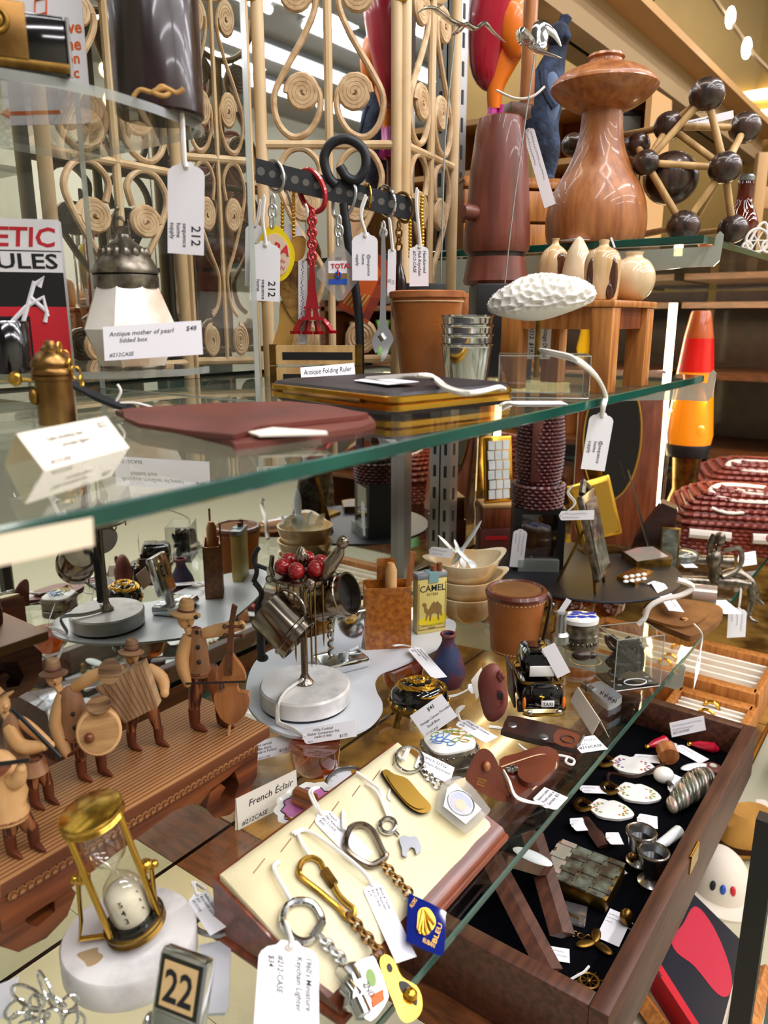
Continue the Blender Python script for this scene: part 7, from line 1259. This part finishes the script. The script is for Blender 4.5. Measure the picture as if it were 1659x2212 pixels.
# abalone tile purse
t = jw('abalone_purse', 'square purse covered with rows of abalone tiles', 'purse', 1255, 1905, rz=-34, k=1.0)
b = t.p('body', B().box(0, 0, 0, 150, 128, 34, bev=4), 'old_brass')
for j in range(8):
    for i in range(4): t.p('abalone_tile', B().box(-54 + i * 36 + (j % 2) * 6 - 3, -56 + j * 16, 34, 34, 15, 2 + ((i * 7 + j * 5) % 3)), 'abalone' if (i * 3 + j * 5) % 5 else 'abalone_light')
def jtag(lb, a, b, c, z=.001, lines=('~~~~~', '~~~~', '~~'), **kw): ltag(lb, a, b, c, list(lines), z=ZF + z, **kw)
jtag('card lying beside the abalone purse', (1326, 1858), (1356, 1886), (1288, 1902), lines=('~~~~~~~', '~~~~~~', '~~~'), shape='card')
jtag('card under the bronze nut in the showcase', (1318, 1962), (1366, 1982), (1288, 2024), lines=('~~~~~~~', '~~~~~', '~~~'), shape='card')
jtag('small card by the chain in the showcase and wheel', (1180, 2042), (1230, 2050), (1182, 2072), lines=('~~~~~~~', '~~~~ $28'), shape='card')
t = T('showcase_card', 'handwritten card standing at the far end of the showcase', 'card', 0, 0, P=on(1488, 1600, ZF), raw=True); m_, L2, W2 = frame(vp(1446, 1562, on(1485, 1614, ZF)), vp(1520, 1546, on(1485, 1614, ZF)), vp(1454, 1592, on(1485, 1614, ZF))); m_.translation -= t.P
t.p('paper', B().add(*(lambda w: (w.v, w.f))(B().prism([(0, 0), (L2, 0), (L2, -W2), (0, -W2)], .0004, 'xy')), m_), 'card', flat=True); t.p('handwriting', B().add(*(lambda w: (w.v, w.f))(writing(['~~~~~~~~ ~', '~~~~~~', '#212CASE'], L2, W2, .05 * L2)), m_ @ tr(0, 0, .0004)), 'ink', flat=True, fix=False)
for k, (a, b, c, lb) in enumerate((((1414, 1598), (1462, 1606), (1410, 1612), 'white tag under a red tassel end in the showcase'), ((1470, 1606), (1532, 1640), (1456, 1618), 'long white tag slanting across the velvet'), ((1366, 1628), (1420, 1632), (1364, 1644), 'white tag behind the violet pendant'), ((1452, 1670), (1474, 1680), (1434, 1690), 'square white tag beside the brown cylinder'), ((1440, 1690), (1472, 1694), (1432, 1712), 'white tag tied to the white stopper'), ((1250, 1696), (1306, 1698), (1250, 1712), 'white tag near the shelf edge in the showcase'), ((1376, 1756), (1420, 1764), (1376, 1782), 'white tag with a string loop above the opera glasses'), ((1226, 1768), (1258, 1766), (1228, 1796), 'small white tag above the abalone purse'), ((1304, 1798), (1336, 1798), (1306, 1824), 'octagonal white tag by the purse corner'))): jtag(lb, a, b, c, z=.001 + .0006 * k, lines=('~~~~~', '~~~'))
t = jw('wooden_cylinder', 'brown wooden needle case with a cord in the showcase', 'needle case', 1444, 1655, k=1.0); t.p('barrel', B().tube([(0, 0, 22), (2, 30, 26)], 21, 18), 'teak'); t.p('cord', B().tube(smooth_path([(-14, -14, 16), (-50, -40, 16), (-96, -66, 17), (-140, -40, 8), (-152, -84, 5)], 4), 3.5, 6), 'leather_dark')
t = jw('white_stopper', 'white ceramic stopper with a metal tip in the showcase', 'stopper', 1432, 1690, k=1.0); t.p('bulb', B().ell(0, 0, 18, 22, 18, 18), 'porcelain'); t.p('tip', B().tube([(4, -16, 12), (8, -30, 8)], 6, 8), 'chrome')
for u, v, lb, r1 in ((1420, 1616, 'dark red tassel beside the brown cylinder', 20), (1518, 1622, 'red tassel at the far end wall of the showcase', -30)):
    t = jw('red_tassel', lb, 'tassel', u, v, rz=r1, k=1.0); t.p('tassel', B().tube([(-26, 0, 10), (-8, 0, 12), (20, 2, 12.5), (30, 3, 10)], [3, 9, 12, 5], 10), 'doll_red'); t.p('cap', B().ell(-28, 0, 8, 6), 'gold')
t = jw('round_brooch', 'round enamel brooch with a coral rim in the showcase', 'brooch', 1540, 1662, k=1.0); t.p('rim', B().lathe([(0, 0), (18, 0), (20, 5), (14, 9), (0, 10)], 24), 'clay_red'); t.p('centre', B().ell(0, 0, 9, 8, 8, 4), 'porcelain')
t = jw('pearl_shell', 'white pearl shell slice by the round brooch', 'shell', 1500, 1662, k=1.0); t.p('shell', B().ell(0, 0, 6, 34, 12, 6, m=rot(0, 0, 14)), 'pearl_white')
t = jw('plastic_packet', 'clear plastic packet with small ornaments', 'packet', 1228, 1975, rz=-20, k=1.0); t.p('bag', B().box(0, 0, 0, 76, 60, 8, bev=3), 'plastic_bag'); t.p('ornament', B().tube([(-20, 10, 5), (0, -6, 6), (24, -14, 5)], 5, 7), 'bronze'); t.p('ornament', B().tube([(-26, -6, 5), (-6, 14, 6)], 4, 7), 'clay_red')
t = jw('bronze_nut', 'bronze walnut trinket on its card', 'trinket', 1352, 1998, k=1.0); t.p('shell', B().ell(0, 0, 20, 15, 14, 20), 'old_brass'); t.p('ring', B().ring(10, -10, 4, 9, 1.4), 'steel')
t = jw('propeller_keychain', 'brass propeller keychain on a short chain', 'keychain', 1285, 2040, k=1.0)
for a in (0, 120, 240): t.p('blade', B().ell(22, 0, 6, 22, 11, 4, m=rot(0, 0, a + 70)), 'old_brass')
for k in range(6): t.p('link', B().ring(-14 - k * 13, 10 + k * 5, 8.5, 7, 1.4, 'z' if k % 2 else 'y', 10, 5), 'bronze')
t = jw('ship_wheel_charm', 'brass ship wheel charm tied with grey ribbon', 'charm', 1272, 2124, k=1.0); t.p('rim', B().ring(0, 0, 6, 20, 3.6), 'old_brass'); t.p('hub', B().ell(0, 0, 7, 7, 7, 5), 'old_brass')
for k in range(8): a = k * math.pi / 4; t.p('spoke', B().tube([(0, 0, 6), (30 * math.cos(a), 30 * math.sin(a), 6)], 2, 6), 'old_brass')
t.p('ribbon', strand([(-60, -6, 3), (-20, 10, 12), (-6, 20, 10), (10, 40, 4)], 3), 'string')
t = jw('leather_strap', 'brown leather strap lying between the pendants and the purse', 'strap', 1278, 1800, k=1.0); t.p('strap', B().tube(smooth_path([(-6, 40, 8), (0, 0, 12), (14, -50, 6)], 4), [12] * 5 + [16] * 4, 8, flat=.35), 'leather_dark')
# ================================================================== ring tray and other things beyond
def ring_tray(label, c, w, d, h, rz):
    t = T('ring_tray', label, 'tray', 0, 0, P=c, raw=True, rz=rz); e = .008
    for x, y, a, b in ((0, -d / 2, w, e), (0, d / 2, w, e), (-w / 2, 0, e, d), (w / 2, 0, e, d)): t.p('frame', B().box(x, y, 0, a + e, b, h, bev=.001), 'oak')
    t.p('lining', B().box(0, 0, 0, w, d, h * .55), 'card_cream')
    for i in range(5): t.p('divider', B().box(-w / 2 + w * (i + 1) / 6, 0, h * .55, .004, d - .01, h * .3), 'card_cream'); 
    for i in range(6): t.p('cushion', B().ell(-w / 2 + w * (i + .5) / 6, 0, h * .6, w / 14, d * .4, h * .2, 12, 6), 'pearl' if i % 2 else 'card_cream')
    for i in (1, 2, 4): t.p('ring', B().ring(-w / 2 + w * (i + .5) / 6, 0, h * .8, .008, .002, 'x', 14, 6), 'gold')
c_ = on(1545, 1545, -.12); ring_tray('wooden ring tray with cream compartments beyond the showcase', V((.94, .240, ZB)), .11, .22, .045, 0)
ring_tray('second wooden tray of white trinkets beyond the showcase', V((.832, .168, ZB)), .064, .08, .035, 0)
struct('trim_4', B().box(.9, -.02, -.36, 1.7, .46, .02), 'floor_grey')
# far cabinet behind the case end, with small stock on its shelves
t = T('far_cabinet', 'dark display cabinet with small stock seen beyond the case end', 'cabinet', 0, 0, P=V((1.66, -.155, -.34)), raw=True)
for z_ in (0, .2, .36, .52, .66): t.p('shelf_board', B().box(.12, .15, z_, .26, .95, .012), 'walnut')
t.p('back_board', B().box(.255, .15, 0, .01, .95, .7), 'leather_dark'); t.p('side_board', B().box(.12, -.32, 0, .26, .02, .7), 'walnut')
random.seed(17)
for k in range(34):
    z_ = (-.328, -.128, .032, .192)[k % 4]; y = -.43 + .095 * (k // 4) + .02 * (k % 3); x = 1.685 + random.uniform(0, .10); mt_ = random.choice(('magenta', 'mint', 'porcelain', 'gold', 'clay_red', 'cobalt', 'doll_yellow', 'brass', 'pearl', 'bronze', 'plaster', 'amber_glass', 'leather_tan'))
    h = random.uniform(.05, .11); r = random.uniform(.012, .024); cn = {'magenta': 'pink', 'mint': 'mint green', 'porcelain': 'white', 'gold': 'gold', 'clay_red': 'brick red', 'cobalt': 'cobalt blue', 'doll_yellow': 'yellow', 'brass': 'brass', 'pearl': 'pearly', 'bronze': 'bronze', 'plaster': 'chalky', 'amber_glass': 'amber', 'leather_tan': 'tan'}[mt_]; pick = k % 3
    t = T(('ornament_bottle', 'ornament_vase', 'ornament_figure')[pick], cn + (' little bottle', ' little vase', ' small figure')[pick] + ' on the ' + ('bottom', 'second', 'third', 'top')[k % 4] + ' board of the far cabinet', 'ornament', 0, 0, P=V((x, y, z_ + .0005)), raw=True, group='stock in the far cabinet')
    pr = ([(0, 0), (r, 0), (r * 1.05, h * .1), (r, h * .6), (r * .35, h * .75), (r * .35, h), (0, h)], [(0, 0), (r * .6, 0), (r * 1.2, h * .4), (r * .7, h * .8), (r, h), (r * .8, h), (0, h * .6)], [(0, 0), (r, 0), (r * .9, h * .1), (r * .5, h * .5), (r * .7, h * .65), (r * .25, h * .74), (r * .42, h * .88), (0, h)])[pick]
    t.p('body', B().lathe(pr, 16), mt_)
area('cabinet_strip', (1.58, .12, .33), (1.72, .12, 0), .02, .8, 2.2, (1.0, .74, .42))
# ================================================================== hats and book on the ledge below
ZH = -.34
t = T('navy_hat', 'dark navy cap with a white embroidered letter R', 'hat', 0, 0, P=V((1.12, .05, ZH)), raw=True, rz=-50)
cb_ = B().ell(0, 0, 0, .072, .08, .10, 28, 14); 
for q in cb_.v: q.z = max(q.z, 0)
t.p('crown', cb_, 'black_cloth'); t.p('brim', B().lathe([(.055, .004), (.078, 0), (.08, .003), (.055, .008)], 28, m=tr(0, -.035, 0)), 'black_cloth'); m_, _, _ = frame(on(1626, 1735, ZH + .07), on(1660, 1745, ZH + .07), on(1622, 1770, ZH + .06)); m_.translation -= t.P
Qr_ = vp(1626, 1770, t.P - FH * .082)
tt = V((Qr_.x, Qr_.y, Qr_.z)); mr = Mx.Translation(tt) @ Mx.Rotation(FACE, 4, 'Z') @ rot(-20, 0, 0) @ XZ; inv = (Mx.Translation(t.P) @ Mx.Rotation(math.radians(-50), 4, 'Z')).inverted()
t.p('embroidered_letter', B().add(*(lambda w: (w.v, w.f))(B().text('R', .034, bold=.05, shear=.2)), inv @ mr), 'plaster', flat=True, fix=False)
t = T('tan_hat', 'tan felt hat with a curved brim beside the navy cap', 'hat', 0, 0, P=on(1608, 1838, ZH) + V((.010, 0, 0)), raw=True, rz=-40); t.p('brim', B().lathe([(0, 0), (.04, .0), (.054, .010), (.056, .014), (.04, .006), (0, .006)], 32, sy=.6), 'tan_cloth'); t.p('crown', B().lathe([(.039, .004), (.036, .04), (.024, .052), (0, .049)], 28, sy=.7), 'tan_cloth'); t.p('band', B().lathe([(.0396, .006), (.0388, .016)], 28, sy=.7), 'leather_dark')
t = T('trucker_hat', 'off-white trucker cap with a printed front lying by the book', 'hat', 0, 0, P=on(1553, 1910, ZH), raw=True, rz=-60)
cb_ = B().ell(0, 0, 0, .034, .042, .045, 24, 12)
for q in cb_.v: q.z = max(q.z, 0)
c1_ = t.p('crown', cb_, 'cap_white'); t.p('brim', B().lathe([(0, 0), (.036, 0), (.036, .003), (0, .003)], 24, m=tr(0, -.032, 0), sy=.8), 'cap_white')
for i, mt_ in enumerate(('print_ink', 'blue_flat', 'red_print')): a = -2.2 + i * .35; t.p('printed_patch', B().ell(.0290 * math.cos(a), .0358 * math.sin(a), .02, .0035, .0035, .007, 10, 6), mt_, c1_)
t = T('art_book', 'thick book with a dark cover bearing a red shape and a red spine', 'book', 0, 0, P=on(1500, 2100, ZH), raw=True)
cv = [on(u, v, ZH + .03) - t.P for u, v in ((1497, 1931), (1606, 2038), (1545, 2270), (1421, 2074))]
def lay(name, pts, z0, z1, mt, par=None): n = len(pts); return t.p(name, B().add([(p.x, p.y, z0) for p in pts] + [(p.x, p.y, z1) for p in pts], [tuple(range(n)), tuple(range(2 * n - 1, n - 1, -1))] + [(i, (i + 1) % n, (i + 1) % n + n, i + n) for i in range(n)]), mt, par)
lay('pages', cv, .002, .028, 'card_cream'); c1_ = lay('cover', cv, .028, .031, 'book_cover'); sp = [cv[3], cv[2], cv[2] + (cv[2] - cv[1]) * .06, cv[3] + (cv[3] - cv[0]) * .10]; s1_ = lay('spine', sp, 0, .031, 'felt_red')
ov = [on(u, v, ZH + .03) - t.P for u, v in smooth_poly([(1500, 1960), (1532, 1990), (1562, 2050), (1580, 2110), (1576, 2150), (1550, 2150), (1500, 2090), (1462, 2060), (1450, 2030), (1474, 2000)], 4)]; lay('red_shape_print', ov, .0311, .0314, 'face_red', c1_)
m_, L2, W2 = frame(on(1418, 2086, ZH + .032), on(1440, 2120, ZH + .032), on(1410, 2092, ZH + .032)); m_.translation -= t.P; t.p('lettering', B().add(*(lambda w: (w.v, w.f))(B().text('HOL', W2 * 1.3, tr(0, -W2, 0), bold=.03)), m_), 'print_ink', s1_, flat=True, fix=False)
t = T('wooden_slat_stand', 'orange wooden rail beside the book on the ledge', 'rail', 0, 0, P=on(1440, 2190, ZH), raw=True); t.p('rail', B().tube([on(1370, 2136, ZH + .0101) - t.P, on(1460, 2264, ZH + .0101) - t.P], .010, 4), 'oak'); t.p('rail', B().tube([on(1652, 2100, ZH + .0101) - t.P, on(1600, 2260, ZH + .0101) - t.P], .010, 4), 'oak')
pA = onY(1628, 2000, .05); struct('trim_5', B().box(pA.x, .05, -.6, .010, .012, .62), 'black'); struct('trim_8', B().box(pA.x + .012, .036, -.6, .008, .004, .62), 'glass_edge_pale')
